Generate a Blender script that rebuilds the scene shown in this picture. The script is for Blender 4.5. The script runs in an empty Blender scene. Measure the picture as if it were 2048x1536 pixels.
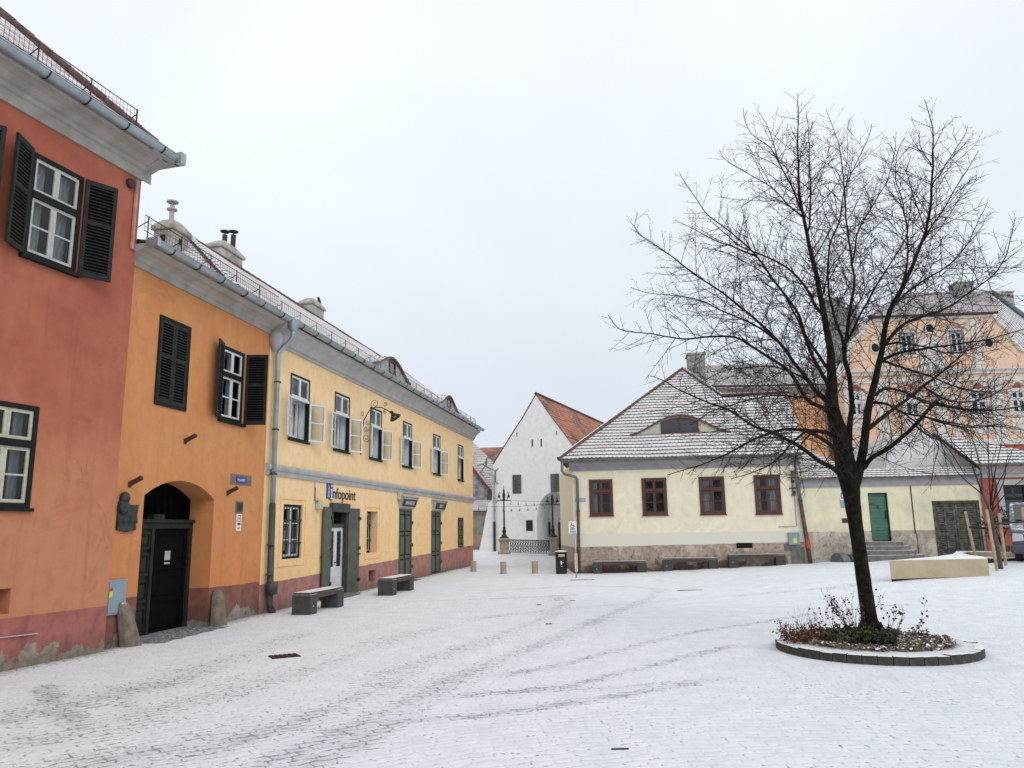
import bpy, math, random
import numpy as np
from mathutils import Matrix, Vector, noise as mnoise
random.seed(7)
SC = bpy.context.scene
# ------------------------------------------------------------------ camera, world, sun, exposure
PITCH, ROLL, EYE, FPX = math.radians(10.7), 0.015, 1.9, 1538.0
cF = Vector((0, math.cos(PITCH), math.sin(PITCH)))
_r0, _u0 = Vector((1, 0, 0)), Vector((0, -math.sin(PITCH), math.cos(PITCH)))
cR = math.cos(ROLL) * _r0 - math.sin(ROLL) * _u0
cU = math.cos(ROLL) * _u0 + math.sin(ROLL) * _r0
CP = Vector((0, 0, EYE))
cd = bpy.data.cameras.new("camera"); cam = bpy.data.objects.new("camera", cd)
SC.collection.objects.link(cam); SC.camera = cam
cd.sensor_width = 36.0; cd.lens = FPX / 2048 * 36.0; cd.clip_end = 2000; cd.clip_start = 0.05
m = Matrix.Identity(4)
for i in range(3):
    m[i][0], m[i][1], m[i][2], m[i][3] = cR[i], cU[i], -cF[i], CP[i]
cam.matrix_world = m
SUN_EL, SUN_AZ = math.radians(38), math.radians(150)      # high soft winter light behind thick cloud
w = bpy.data.worlds.new("World"); SC.world = w; w.use_nodes = True
nt = w.node_tree; nt.nodes.clear(); N = nt.nodes.new; L = nt.links.new
out = N('ShaderNodeOutputWorld'); bg = N('ShaderNodeBackground'); L(bg.outputs[0], out.inputs[0])
sky = N('ShaderNodeTexSky'); sky.sky_type = 'NISHITA'; sky.sun_disc = False
sky.sun_elevation = SUN_EL; sky.sun_rotation = SUN_AZ; sky.air_density = 1.0; sky.dust_density = 4.0
tc = N('ShaderNodeTexCoord'); sp = N('ShaderNodeSeparateXYZ'); L(tc.outputs['Generated'], sp.inputs[0])
rp = N('ShaderNodeValToRGB'); e = rp.color_ramp.elements
e[0].position = 0.0; e[0].color = (7.0, 7.6, 8.5, 1)      # in the sky's own units (x 0.1)
e[1].position = 0.55; e[1].color = (9.0, 9.5, 9.8, 1)
k = e.new(0.2); k.color = (7.6, 8.2, 8.95, 1)
L(sp.outputs[2], rp.inputs[0])
cn = N('ShaderNodeTexNoise'); cn.inputs['Scale'].default_value = 2.2; cn.inputs['Detail'].default_value = 6; cn.inputs['Distortion'].default_value = .4
L(tc.outputs['Generated'], cn.inputs['Vector'])
cm = N('ShaderNodeMapRange'); cm.inputs['From Min'].default_value = .3; cm.inputs['From Max'].default_value = .7
cm.inputs['To Min'].default_value = .94; cm.inputs['To Max'].default_value = 1.06; L(cn.outputs[0], cm.inputs[0])
vm = N('ShaderNodeVectorMath'); vm.operation = 'SCALE'; L(rp.outputs[0], vm.inputs[0]); L(cm.outputs[0], vm.inputs['Scale'])
mx = N('ShaderNodeMix'); mx.data_type = 'RGBA'; mx.inputs[0].default_value = 0.93
L(sky.outputs[0], mx.inputs[6]); L(vm.outputs[0], mx.inputs[7]); L(mx.outputs[2], bg.inputs[0])
bg.inputs[1].default_value = 0.1
sl = bpy.data.lights.new("sun", 'SUN'); sl.energy = 0.7; sl.angle = math.radians(25); sl.color = (1, .97, .93)
so = bpy.data.objects.new("sun", sl); SC.collection.objects.link(so)
so.rotation_euler = (math.radians(90) - SUN_EL, 0, math.pi - SUN_AZ)
SC.view_settings.view_transform = 'Standard'; SC.view_settings.look = 'None'
SC.view_settings.exposure = 0.12; SC.view_settings.gamma = 1
SC.cycles.use_denoising = True
SC.cycles.max_bounces = 6; SC.cycles.transparent_max_bounces = 12
SC.cycles.caustics_reflective = False; SC.cycles.caustics_refractive = False

# ------------------------------------------------------------------ survey helpers (photo pixel -> real point on a real plane)
def ray(px, py): return cF + (px - 1024) / FPX * cR + (768 - py) / FPX * cU
def gp(px, py, z=0.0):
    d = ray(px, py); return CP + d * ((z - EYE) / d.z)
def at(px, py, Y):
    d = ray(px, py); return CP + d * (Y / d.y)
class Frame:
    """a facade: local x along it, y into the building, z up"""
    def __init__(s, x, y, ang, z=0.0):
        a = math.radians(ang); s.O = Vector((x, y, z)); s.U = Vector((math.sin(a), math.cos(a), 0))
        s.V = Vector((-math.cos(a), math.sin(a), 0)); s.rz = math.radians(90 - ang)
    def w(s, x, y, z): return s.O + s.U * x + s.V * y + Vector((0, 0, z))
    def q(s, px, py, off=0.0):
        d = ray(px, py); t = (s.O + off * s.V - CP).dot(s.V) / d.dot(s.V); P = CP + t * d - s.O
        return P.dot(s.U), P.z
    def loc(s, P):
        P = Vector(P) - s.O; return P.dot(s.U), P.dot(s.V), P.z
    def slope(s, px, py, y0, z0, pitch):
        """hit the roof plane rising inward from (y0, z0); returns (x, v) with v up the slope"""
        n = s.V * -math.sin(pitch) + Vector((0, 0, math.cos(pitch)))
        p0 = s.w(0, y0, z0); d = ray(px, py); t = (p0 - CP).dot(n) / d.dot(n); P = CP + t * d - p0
        return P.dot(s.U), P.dot(s.V * math.cos(pitch) + Vector((0, 0, math.sin(pitch))))
FR = Frame(-6.87, 13.40, 16); FO = Frame(-6.99, 13.42, 10); FC = Frame(2.58, 33.9, 98)
FW = Frame(-2.26, 50, 112); FM = Frame(22.96, 52, 92)

# ------------------------------------------------------------------ ground height
GC = []
for k in range(0, 28, 3): p = FO.w(k, 0, 0); GC.append((p.x, p.y, .1 * k / 28))
for k, z in ((-3, 0), (-8, .05), (-14, .1)): p = FR.w(k, 0, 0); GC.append((p.x, p.y, z))
for k, z in ((0, .0), (1.5, .02), (3, .06), (4.5, .12), (6, .19), (7.5, .25), (9, .33), (11, .42), (13, .5), (16, .62), (19, .8)):
    p = FC.w(k, 0, 0); GC.append((p.x, p.y, z)); p = FC.w(k, -1, 0); GC.append((p.x, p.y, z - .01))
GC += [(-2.3, 50, .55), (1, 48, .55), (-.67, 44, .55), (2.1, 42, .5), (-3, 60, .6), (-1.5, 38, .07), (1, 38, .07), (0, 35, 0), (0, 0, 0), (-5, 4, 0), (5, 4, 0), (0, 8, 0),
       (0, 14, 0), (0, 20, 0), (0, 27, 0), (5.5, 12.4, 0), (4, 10.8, 0), (7, 11, 0), (8, 14, 0), (5, 20, 0), (5, 27, 0), (10, 20, .05), (12, 25, .3), (14.5, 24.6, .36),
       (18, 26, .62), (20, 30, .85), (12, 10, .05), (16, 16, .15), (25, 30, .9), (30, 50, 1.2), (5, 60, .7), (60, 60, 1.5), (-60, 60, .8), (-40, 0, 0), (40, 0, .3), (0, -30, 0)]
GA = np.array(GC)
def gz_np(X, Y):
    sh = X.shape; X = X.ravel(); Y = Y.ravel(); o = np.empty(len(X))
    for i in range(0, len(X), 20000):
        d2 = (X[i:i+20000, None] - GA[None, :, 0])**2 + (Y[i:i+20000, None] - GA[None, :, 1])**2 + .25
        wt = d2**-2.0; o[i:i+20000] = (wt * GA[None, :, 2]).sum(1) / wt.sum(1)
    return o.reshape(sh)
def gz(x, y): return float(gz_np(np.array([x]), np.array([y]))[0])

# ------------------------------------------------------------------ mesh builder
class MB:
    def __init__(s): s.v = []; s.f = []; s.mi = []; s.uv = []; s.T = None
    def _add(s, pts):
        b = len(s.v)
        if s.T is not None: pts = [s.T @ Vector(p) for p in pts]
        s.v.extend([tuple(p) for p in pts]); return b
    def poly(s, pts, m=0, uv=None):
        b = s._add(pts); s.f.append(tuple(range(b, b + len(pts)))); s.mi.append(m)
        s.uv.append(uv if uv else [(0, 0)] * len(pts))
    def faces(s, pts, fs, m=0):
        b = s._add(pts)
        for f in fs: s.f.append(tuple(b + i for i in f)); s.mi.append(m); s.uv.append([(0, 0)] * len(f))
    def box(s, x0, x1, y0, y1, z0, z1, m=0):
        s.faces([(x0,y0,z0),(x1,y0,z0),(x1,y1,z0),(x0,y1,z0),(x0,y0,z1),(x1,y0,z1),(x1,y1,z1),(x0,y1,z1)],
                [(0,3,2,1),(4,5,6,7),(0,1,5,4),(1,2,6,5),(2,3,7,6),(3,0,4,7)], m)
    def prism(s, pts, a, b, axis='y', m=0):
        """closed outline extruded from a to b; outline in the other two axes"""
        n = len(pts)
        def P(p, t): return (p[0], t, p[1]) if axis == 'y' else ((t, p[0], p[1]) if axis == 'x' else (p[0], p[1], t))
        V = [P(p, a) for p in pts] + [P(p, b) for p in pts]
        s.faces(V, [tuple(range(n - 1, -1, -1)), tuple(range(n, 2 * n))] + [(i, (i + 1) % n, n + (i + 1) % n, n + i) for i in range(n)], m)
    def tube(s, pts, r, n=8, m=0, caps=True):
        pts = [Vector(p) for p in pts]; k = len(pts); rs = r if isinstance(r, (list, tuple)) else [r] * k
        V = []; up = None
        for i, p in enumerate(pts):
            t = (pts[min(i + 1, k - 1)] - pts[max(i - 1, 0)])
            if t.length < 1e-9: t = Vector((0, 0, 1))
            t.normalize()
            if up is None: up = t.orthogonal().normalized()
            else:
                up = up - t * up.dot(t)
                up = up.normalized() if up.length > 1e-6 else t.orthogonal().normalized()
            b = t.cross(up)
            for j in range(n):
                a = 2 * math.pi * j / n; V.append(p + (up * math.cos(a) + b * math.sin(a)) * rs[i])
        F = [(i*n+j, i*n+(j+1)%n, (i+1)*n+(j+1)%n, (i+1)*n+j) for i in range(k-1) for j in range(n)]
        if caps: F += [tuple(range(n - 1, -1, -1)), tuple(range((k-1)*n, k*n))]
        s.faces(V, F, m)
    def lathe(s, prof, c=(0, 0, 0), n=16, m=0, a0=0, a1=2 * math.pi):
        V = []; full = abs(a1 - a0 - 2 * math.pi) < 1e-6; nn = n if full else n + 1
        for r, z in prof:
            for j in range(nn):
                a = a0 + (a1 - a0) * j / n; V.append((c[0] + r * math.cos(a), c[1] + r * math.sin(a), c[2] + z))
        F = []
        for i in range(len(prof) - 1):
            for j in range(n if full else n): F.append((i*nn+j, i*nn+(j+1)%nn if full else i*nn+j+1, (i+1)*nn+(j+1)%nn if full else (i+1)*nn+j+1, (i+1)*nn+j))
        s.faces(V, F, m)
    def mesh(s, name, mats, smooth=False):
        me = bpy.data.meshes.new(name); me.from_pydata(s.v, [], s.f)
        for mt in (mats if isinstance(mats, (list, tuple)) else [mats]): me.materials.append(mt)
        me.polygons.foreach_set('material_index', s.mi)
        if any(any(u != (0, 0) for u in q) for q in s.uv):
            ul = me.uv_layers.new(name='UVMap'); ul.data.foreach_set('uv', [c for q in s.uv for u in q for c in u])
        if smooth: me.polygons.foreach_set('use_smooth', [True] * len(me.polygons))
        me.update(); return me
def link(o, parent=None):
    SC.collection.objects.link(o)
    if parent is not None: o.parent = parent
    return o
def part(name, mb, mats, parent, label=None, bevel=0, smooth=False):
    o = link(bpy.data.objects.new(name, mb.mesh(name, mats, smooth)), parent)
    if label: o['label'] = label
    if bevel:
        b = o.modifiers.new('bevel', 'BEVEL'); b.width = bevel; b.segments = 2; b.limit_method = 'ANGLE'
    return o
def tag(o, label, cat, group=None, kind=None):
    if label: o['label'] = label
    if cat: o['category'] = cat
    if group: o['group'] = group
    if kind: o['kind'] = kind
    return o
def thing(name, label, cat, loc, rz=0.0, group=None):
    o = link(bpy.data.objects.new(name, None)); o.empty_display_size = .2
    o.location = loc; o.rotation_euler = (0, 0, rz); return tag(o, label, cat, group)
def solo(name, mb, mats, label, cat, loc, rz=0.0, group=None, bevel=0, smooth=False):
    o = part(name, mb, mats, None, None, bevel, smooth); o.location = loc; o.rotation_euler = (0, 0, rz)
    return tag(o, label, cat, group)
def copy_tree(o, parent=None):
    c = o.copy(); SC.collection.objects.link(c); c.parent = parent
    for ch in list(o.children): copy_tree(ch, c)
    return c

# ------------------------------------------------------------------ materials
def nd(t, kind, **kw):
    n = t.nodes.new(kind)
    for k_, v_ in kw.items():
        if hasattr(n, k_): setattr(n, k_, v_)
        else: n.inputs[k_].default_value = v_
    return n
class G:
    """tiny node-graph helper"""
    def __init__(s, name):
        s.m = bpy.data.materials.new(name); s.m.use_nodes = True; s.t = s.m.node_tree; s.t.nodes.clear()
        s.out = s.t.nodes.new('ShaderNodeOutputMaterial'); s.b = s.t.nodes.new('ShaderNodeBsdfPrincipled')
        s.t.links.new(s.b.outputs[0], s.out.inputs[0]); s.tc = s.t.nodes.new('ShaderNodeTexCoord')
        s.co = s.tc.outputs['Object']
    def ln(s, a, b):
        if hasattr(a, 'links') or hasattr(a, 'is_linked'): s.t.links.new(a, b)
        else: b.default_value = a
    def math(s, op, a, b=0.0, c=None, clamp=False):
        n = s.t.nodes.new('ShaderNodeMath'); n.operation = op; n.use_clamp = clamp
        s.ln(a, n.inputs[0]); s.ln(b, n.inputs[1])
        if c is not None: s.ln(c, n.inputs[2])
        return n.outputs[0]
    def noise(s, scale, detail=4, rough=.55, vec=None, dist=0.0):
        n = nd(s.t, 'ShaderNodeTexNoise'); n.inputs['Scale'].default_value = scale; n.inputs['Detail'].default_value = detail
        n.inputs['Roughness'].default_value = rough; n.inputs['Distortion'].default_value = dist
        s.ln(vec if vec is not None else s.co, n.inputs['Vector']); return n.outputs[0]
    def ramp(s, x, a, b, lo=0.0, hi=1.0):
        n = s.t.nodes.new('ShaderNodeMapRange'); n.interpolation_type = 'SMOOTHSTEP'
        s.ln(x, n.inputs[0]); s.ln(a, n.inputs[1]); s.ln(b, n.inputs[2]); s.ln(lo, n.inputs[3]); s.ln(hi, n.inputs[4]); return n.outputs[0]
    def mix(s, f, a, b, mode='MIX'):
        n = s.t.nodes.new('ShaderNodeMix'); n.data_type = 'RGBA'; n.blend_type = mode
        s.ln(f, n.inputs[0])
        for v_, i in ((a, 6), (b, 7)):
            if isinstance(v_, tuple): n.inputs[i].default_value = v_ + (1,) if len(v_) == 3 else v_
            else: s.t.links.new(v_, n.inputs[i])
        return n.outputs[2]
    def sep(s, v_):
        n = s.t.nodes.new('ShaderNodeSeparateXYZ'); s.t.links.new(v_, n.inputs[0]); return n.outputs
    def comb(s, x, y, z):
        n = s.t.nodes.new('ShaderNodeCombineXYZ'); s.ln(x, n.inputs[0]); s.ln(y, n.inputs[1]); s.ln(z, n.inputs[2]); return n.outputs[0]
    def vmul(s, v_, k3):
        n = s.t.nodes.new('ShaderNodeVectorMath'); n.operation = 'MULTIPLY'; s.t.links.new(v_, n.inputs[0]); n.inputs[1].default_value = k3; return n.outputs[0]
    def bump(s, h, strength=.3, dist=.01):
        n = s.t.nodes.new('ShaderNodeBump'); n.inputs['Strength'].default_value = strength; n.inputs['Distance'].default_value = dist
        s.t.links.new(h, n.inputs['Height']); s.t.links.new(n.outputs[0], s.b.inputs['Normal'])
    def fin(s, col, rough=.8, metal=0.0, spec=None):
        if isinstance(col, tuple): s.b.inputs['Base Color'].default_value = col + (1,)
        else: s.t.links.new(col, s.b.inputs['Base Color'])
        s.ln(rough, s.b.inputs['Roughness']); s.b.inputs['Metallic'].default_value = metal
        if spec is not None: s.b.inputs['Specular IOR Level'].default_value = spec
        return s.m
    def snowmask(s, amount, scale=6.0):
        g = s.t.nodes.new('ShaderNodeNewGeometry'); z = s.sep(g.outputs['Normal'])[2]
        up = s.ramp(z, .55, .8); nz = s.noise(scale, 5, .65)
        return s.math('MULTIPLY', up, s.ramp(nz, .62 - .4 * amount, .74 - .4 * amount))
SNOW = (.84, .86, .885)
def sc(c, k_): return tuple(min(1, x * k_) for x in c)
def M(name, col, rough=.75, var=.18, scale=4.0, bump=.25, metal=0.0, snow=0.0, grain=60.0, col2=None, spec=None):
    g = G(name); n1 = g.noise(scale, 6, .6); n2 = g.noise(grain, 3)
    c = g.mix(g.ramp(n1, .3, .7), sc(col, 1 - var), col2 if col2 else sc(col, 1 + var))
    c = g.mix(g.math('MULTIPLY', g.ramp(n2, .35, .75), .25), c, sc(col, .6))
    if snow > 0:
        sm = g.snowmask(snow); c = g.mix(sm, c, SNOW)
    if bump: g.bump(g.math('ADD', g.math('MULTIPLY', n1, .6), g.math('MULTIPLY', n2, .4)), bump, .01)
    return g.fin(c, rough, metal, spec)
def plaster(name, base, tint, plinth=None, pa=0.0, pb=0.0, low=None, lowz=(0, 0), peel=(.45, .40, .33), peelh=0.0, peelamt=.5,
            groove=None, groovec=None, base2=None, drips=.25, tintamt=1.0, band=None, bandz=0.0, bandc=None, plinthedge=.006, rough_plinth=False):
    g = G(name); P = g.sep(g.co); x, z = P[0], P[2]
    big = g.noise(.7, 5, .6); mid = g.noise(3.5, 6, .65); fine = g.noise(45, 3, .6)
    c = g.mix(g.math('MULTIPLY', g.ramp(big, .35, .68), tintamt), base, tint)
    if base2:      # repainted lower part of the wall, ragged edge
        zz = g.math('ADD', z, g.math('MULTIPLY', g.math('SUBTRACT', g.noise(.9, 5, .7), .5), 3.4))
        c = g.mix(g.ramp(zz, lowz[0], lowz[1], .85, 0.0), c, base2)
    c = g.mix(g.math('MULTIPLY', g.ramp(mid, .42, .75), .26), c, sc(base, .62))
    pt = g.noise(.8, 6, .62, dist=1.2); c = g.mix(g.math('MULTIPLY', g.ramp(pt, .60, .615), .22), c, sc(base, 1.25)); c = g.mix(g.math('MULTIPLY', g.ramp(pt, .37, .385, 1, 0), .18), c, sc(base, .6))
    ck = g.noise(1.3, 3, .5, dist=2.5); c = g.mix(g.math('MULTIPLY', g.ramp(g.math('ABSOLUTE', g.math('SUBTRACT', ck, .5)), .0, .0035, 1, 0), g.math('MULTIPLY', g.ramp(big, .5, .6), .45)), c, sc(base, .35))
    c = g.mix(g.math('MULTIPLY', g.ramp(mid, .5, .25), .16), c, sc(base, 1.35))
    sv = g.vmul(g.co, (5.0, 5.0, .35)); st = g.noise(1.0, 4, .6, vec=sv)   # rain streaks run down
    c = g.mix(g.math('MULTIPLY', g.ramp(st, .5, .8), drips), c, sc(base, .55))
    h = g.math('MULTIPLY', fine, .35)
    if groove:
        rh, bw = groove
        fz = g.math('FRACT', g.math('DIVIDE', z, rh)); row = g.math('FLOOR', g.math('DIVIDE', z, rh))
        fx = g.math('FRACT', g.math('ADD', g.math('DIVIDE', x, bw), g.math('MULTIPLY', row, .5)))
        gm = g.math('MAXIMUM', g.ramp(fz, .0, .035, 1, 0), g.math('MULTIPLY', g.ramp(fx, .0, .012, 1, 0), .55))
        gm = g.math('MULTIPLY', gm, g.ramp(g.noise(1.6, 3), .35, .6, .1, 1))
        c = g.mix(g.math('MULTIPLY', gm, .95), c, groovec or sc(base, 1.3)); h = g.math('SUBTRACT', h, g.math('MULTIPLY', gm, .8))
    if band:
        zz = g.math('ADD', z, g.math('MULTIPLY', g.math('SUBTRACT', g.noise(2.2, 4, .7), .5), .06))
        c = g.mix(g.ramp(zz, bandz - .02, bandz + .02, 1, 0), c, band)
    if plinth:
        pz = g.math('SUBTRACT', z, g.math('ADD', g.math('MULTIPLY', x, pb), pa))
        pz = g.math('ADD', pz, g.math('MULTIPLY', g.math('SUBTRACT', g.noise(1.5, 5, .7), .5), plinthedge * 10))
        pc = g.mix(g.ramp(mid, .4, .65), plinth, sc(plinth, .72)); pc = g.mix(g.math('MULTIPLY', g.ramp(st, .45, .8), .4), pc, sc(plinth, 1.3))
        if rough_plinth:
            rn = g.noise(5.5, 8, .75, dist=.8); rn2 = g.noise(1.7, 5, .7)
            pc = g.mix(g.ramp(rn, .52, .62), pc, sc(plinth, .5)); pc = g.mix(g.math('MULTIPLY', g.ramp(rn2, .52, .6), .7), pc, sc(plinth, 1.45)); h = g.math('ADD', h, g.math('MULTIPLY', g.math('MULTIPLY', rn, g.ramp(pz, -.01, .01, 1, 0)), 2.0))
        c = g.mix(g.ramp(pz, -plinthedge, plinthedge, 1, 0), c, pc)
    if peelh > 0:
        n = g.noise(1.9, 7, .62, dist=.4); hh = g.math('SUBTRACT', g.math('ADD', z, -peelh * .35), g.math('MULTIPLY', g.math('SUBTRACT', n, .5), peelh * 3.2))
        pm = g.math('MULTIPLY', g.ramp(hh, -.01, .02, 1, 0), peelamt)
        pn = g.noise(7, 5, .7); pcol = g.mix(g.ramp(pn, .35, .65), peel, sc(peel, .6))
        c = g.mix(pm, c, pcol); h = g.math('SUBTRACT', h, g.math('MULTIPLY', pm, .9))
        damp = g.ramp(g.math('ADD', z, g.math('MULTIPLY', mid, -.3)), -.1, .35, .45, 0); c = g.mix(damp, c, (.09, .08, .075))
    g.bump(g.math('ADD', h, g.math('MULTIPLY', mid, .5)), .35, .012)
    return g.fin(c, .9, spec=.25)
def tiles(name, tcol, snow=.9, rh=.16, tw=.18, edge=.26, moss=(.10, .09, .08)):
    g = G(name); P = g.sep(g.tc.outputs['UV']); u, v = P[0], P[1]
    row = g.math('FLOOR', g.math('DIVIDE', v, rh)); fv = g.math('FRACT', g.math('DIVIDE', v, rh))
    uu = g.math('ADD', g.math('DIVIDE', u, tw), g.math('MULTIPLY', row, .5)); col = g.math('FLOOR', uu); fu = g.math('FRACT', uu)
    arch = g.math('POWER', g.math('ABSOLUTE', g.math('MULTIPLY', g.math('SUBTRACT', fu, .5), 2.0)), 2.0)     # beaver-tail nose
    wn = g.t.nodes.new('ShaderNodeTexWhiteNoise'); wn.noise_dimensions = '2D'; g.t.links.new(g.comb(col, row, 0), wn.inputs['Vector'])
    rnd = wn.outputs['Value']; big = g.noise(.55, 5, .65); mid = g.noise(5.0, 5, .7)
    c = g.mix(rnd, sc(tcol, .9), sc(tcol, 1.8)); c = g.mix(g.ramp(big, .45, .7), c, moss)
    th = g.math('ADD', edge - .1, g.math('ADD', g.math('MULTIPLY', arch, .22), g.math('MULTIPLY', g.math('SUBTRACT', mid, .5), .5)))
    th = g.math('ADD', th, g.math('MULTIPLY', g.ramp(big, .48, .75), .35 if snow < .95 else .12))
    sm = g.ramp(g.math('SUBTRACT', fv, th), -.04, .12)
    seam = g.ramp(g.math('ABSOLUTE', g.math('SUBTRACT', fu, .5)), .42, .5, 1, .55)
    sm = g.math('MULTIPLY', g.math('MULTIPLY', sm, seam), snow)
    bare = g.ramp(g.math('ADD', rnd, g.math('MULTIPLY', mid, .4)), .12, .2); sm = g.math('MULTIPLY', sm, bare) if snow < .98 else sm
    thin = g.mix(g.ramp(g.noise(1.3, 5, .7), .3, .7), (.60, .595, .60), (.80, .80, .82)); c = g.mix(g.math('MULTIPLY', sm, g.ramp(mid, .2, .55, .72, 1)), c, thin); g.bump(g.math('ADD', sm, g.math('MULTIPLY', mid, .3)), .4, .015)
    return g.fin(c, .85, spec=.2)
def glass(name, tint=(.75, .8, .82), refl=1.0):
    g = G(name); t = g.t; t.nodes.remove(g.b)
    tr = t.nodes.new('ShaderNodeBsdfTransparent'); tr.inputs[0].default_value = tint + (1,)
    gl = t.nodes.new('ShaderNodeBsdfGlossy'); gl.inputs['Roughness'].default_value = .03
    fr = t.nodes.new('ShaderNodeFresnel'); fr.inputs[0].default_value = 1.6
    bn = t.nodes.new('ShaderNodeBump'); bn.inputs['Strength'].default_value = .06; bn.inputs['Distance'].default_value = .02
    t.links.new(g.noise(2.5, 2), bn.inputs['Height']); t.links.new(bn.outputs[0], gl.inputs['Normal'])
    f = g.math('MINIMUM', g.math('ADD', g.math('MULTIPLY', fr.outputs[0], .9 * refl), .0), .9)
    mxs = t.nodes.new('ShaderNodeMixShader'); t.links.new(f, mxs.inputs[0]); t.links.new(tr.outputs[0], mxs.inputs[1]); t.links.new(gl.outputs[0], mxs.inputs[2])
    t.links.new(mxs.outputs[0], g.out.inputs[0]); return g.m
def curtain_mat(name, col, amp=.4):
    g = G(name); P = g.sep(g.co); wv = g.math('SINE', g.math('MULTIPLY', g.math('ADD', P[0], g.math('MULTIPLY', g.noise(1.5), .4)), 70.0))
    return g.fin(g.mix(g.ramp(wv, -1, 1), sc(col, 1 - amp), col), .9)
mat = {}
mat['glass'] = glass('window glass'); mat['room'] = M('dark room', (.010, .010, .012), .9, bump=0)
mat['curtain'] = curtain_mat('pale curtain', (.68, .69, .68), .3); mat['dimcurtain'] = curtain_mat('dim curtain', (.22, .23, .23), .6)
mat['greenblack'] = M('dark green black paint', (.010, .012, .009), .6, .3, 8, spec=.2)
mat['shutter'] = M('black green shutter paint', (.017, .018, .0155), .6, .35, 6, snow=0, spec=.25)
mat['olive'] = M('weathered olive green paint', (.085, .10, .075), .6, .22, 5, bump=.3)
mat['olivedark'] = M('dark olive green paint', (.04, .048, .036), .6, .3, 5)
mat['whitepaint'] = M('white joinery paint', (.66, .69, .70), .45, .08, 6)
mat['oldwhite'] = M('aged white joinery paint', (.46, .47, .45), .5, .12, 8)
mat['creampaint'] = M('aged cream joinery paint', (.50, .50, .38), .5, .15, 8)
mat['zinc'] = M('zinc gutter', (.36, .42, .44), .38, .15, 3, metal=.55, bump=.1)
mat['zincdark'] = M('dull zinc', (.16, .19, .19), .45, .2, 3, metal=.4, bump=.1)
mat['zincgreen'] = M('grey green painted pipe', (.05, .055, .05), .5, .25, 5)
mat['iron'] = M('dark iron', (.022, .020, .020), .5, .3, 12)
mat['rust'] = M('rusty iron', (.06, .030, .022), .7, .4, 14)
mat['blackiron'] = M('black cast iron', (.012, .014, .015), .4, .3, 10)
mat['stucco'] = M('grey beige cornice stucco', (.35, .325, .285), .9, .12, 2.5, col2=(.43, .40, .36))
mat['stuccolight'] = M('pale grey stucco', (.43, .415, .41), .9, .12, 2.5)
mat['ridge'] = M('clay ridge tile', (.13, .075, .066), .85, .4, 9, snow=1.0)
mat['chimney'] = M('grey rendered chimney', (.38, .36, .32), .95, .3, 3, bump=.5)
mat['oldchimney'] = M('weathered chimney', (.26, .25, .225), .95, .45, 4, bump=.8, col2=(.42, .41, .38))
mat['stone'] = M('grey brown stone', (.19, .155, .12), .95, .3, 6, bump=.7, snow=.15)
mat['sandstone'] = M('sandstone', (.40, .35, .28), .9, .2, 5, bump=.4, snow=.75)
mat['concrete'] = M('beige concrete', (.46, .38, .25), .85, .08, 2.0, bump=.15, snow=1.3, col2=(.50, .42, .29))
mat['benchgrey'] = M('dark grey bench block', (.055, .057, .052), .75, .25, 8, snow=.9)
mat['benchwood'] = M('dark brown bench slat', (.07, .048, .04), .65, .3, 9, snow=1.15)
mat['bluebox'] = M('blue grey cabinet', (.25, .32, .38), .5, .06, 3)
mat['yellow'] = M('yellow label', (.75, .68, .05), .6, .05); mat['red'] = M('red label', (.5, .06, .04), .6)
mat['blue'] = M('blue enamel', (.02, .06, .28), .35, .05); mat['white'] = M('white lettering', (.8, .8, .8), .5, .03)
mat['black'] = M('black lettering', (.012, .012, .015), .4, .05); mat['paper'] = M('paper notice', (.42, .43, .44), .8, .05)
mat['bluegrey'] = M('faded blue plate', (.22, .38, .46), .5, .1); mat['bronze'] = M('patinated bronze', (.032, .033, .031), .55, .5, 9, metal=.4, col2=(.055, .075, .067), bump=.8)
mat['brownframe'] = M('red brown window paint', (.095, .028, .019), .55, .25, 7)
mat['greendoor'] = M('green painted boards', (.06, .17, .12), .5, .15, 5, bump=.2)
mat['oldwood'] = M('weathered dark boards', (.075, .078, .065), .85, .5, 7, bump=.8, col2=(.16, .165, .14))
mat['bark'] = None
mat['pitch'] = M('painted shade black', (.003, .003, .003), .9, 0, bump=0, spec=.05)  # near-black that paints shade into panel grooves, louvre gaps and the gateway top
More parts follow.
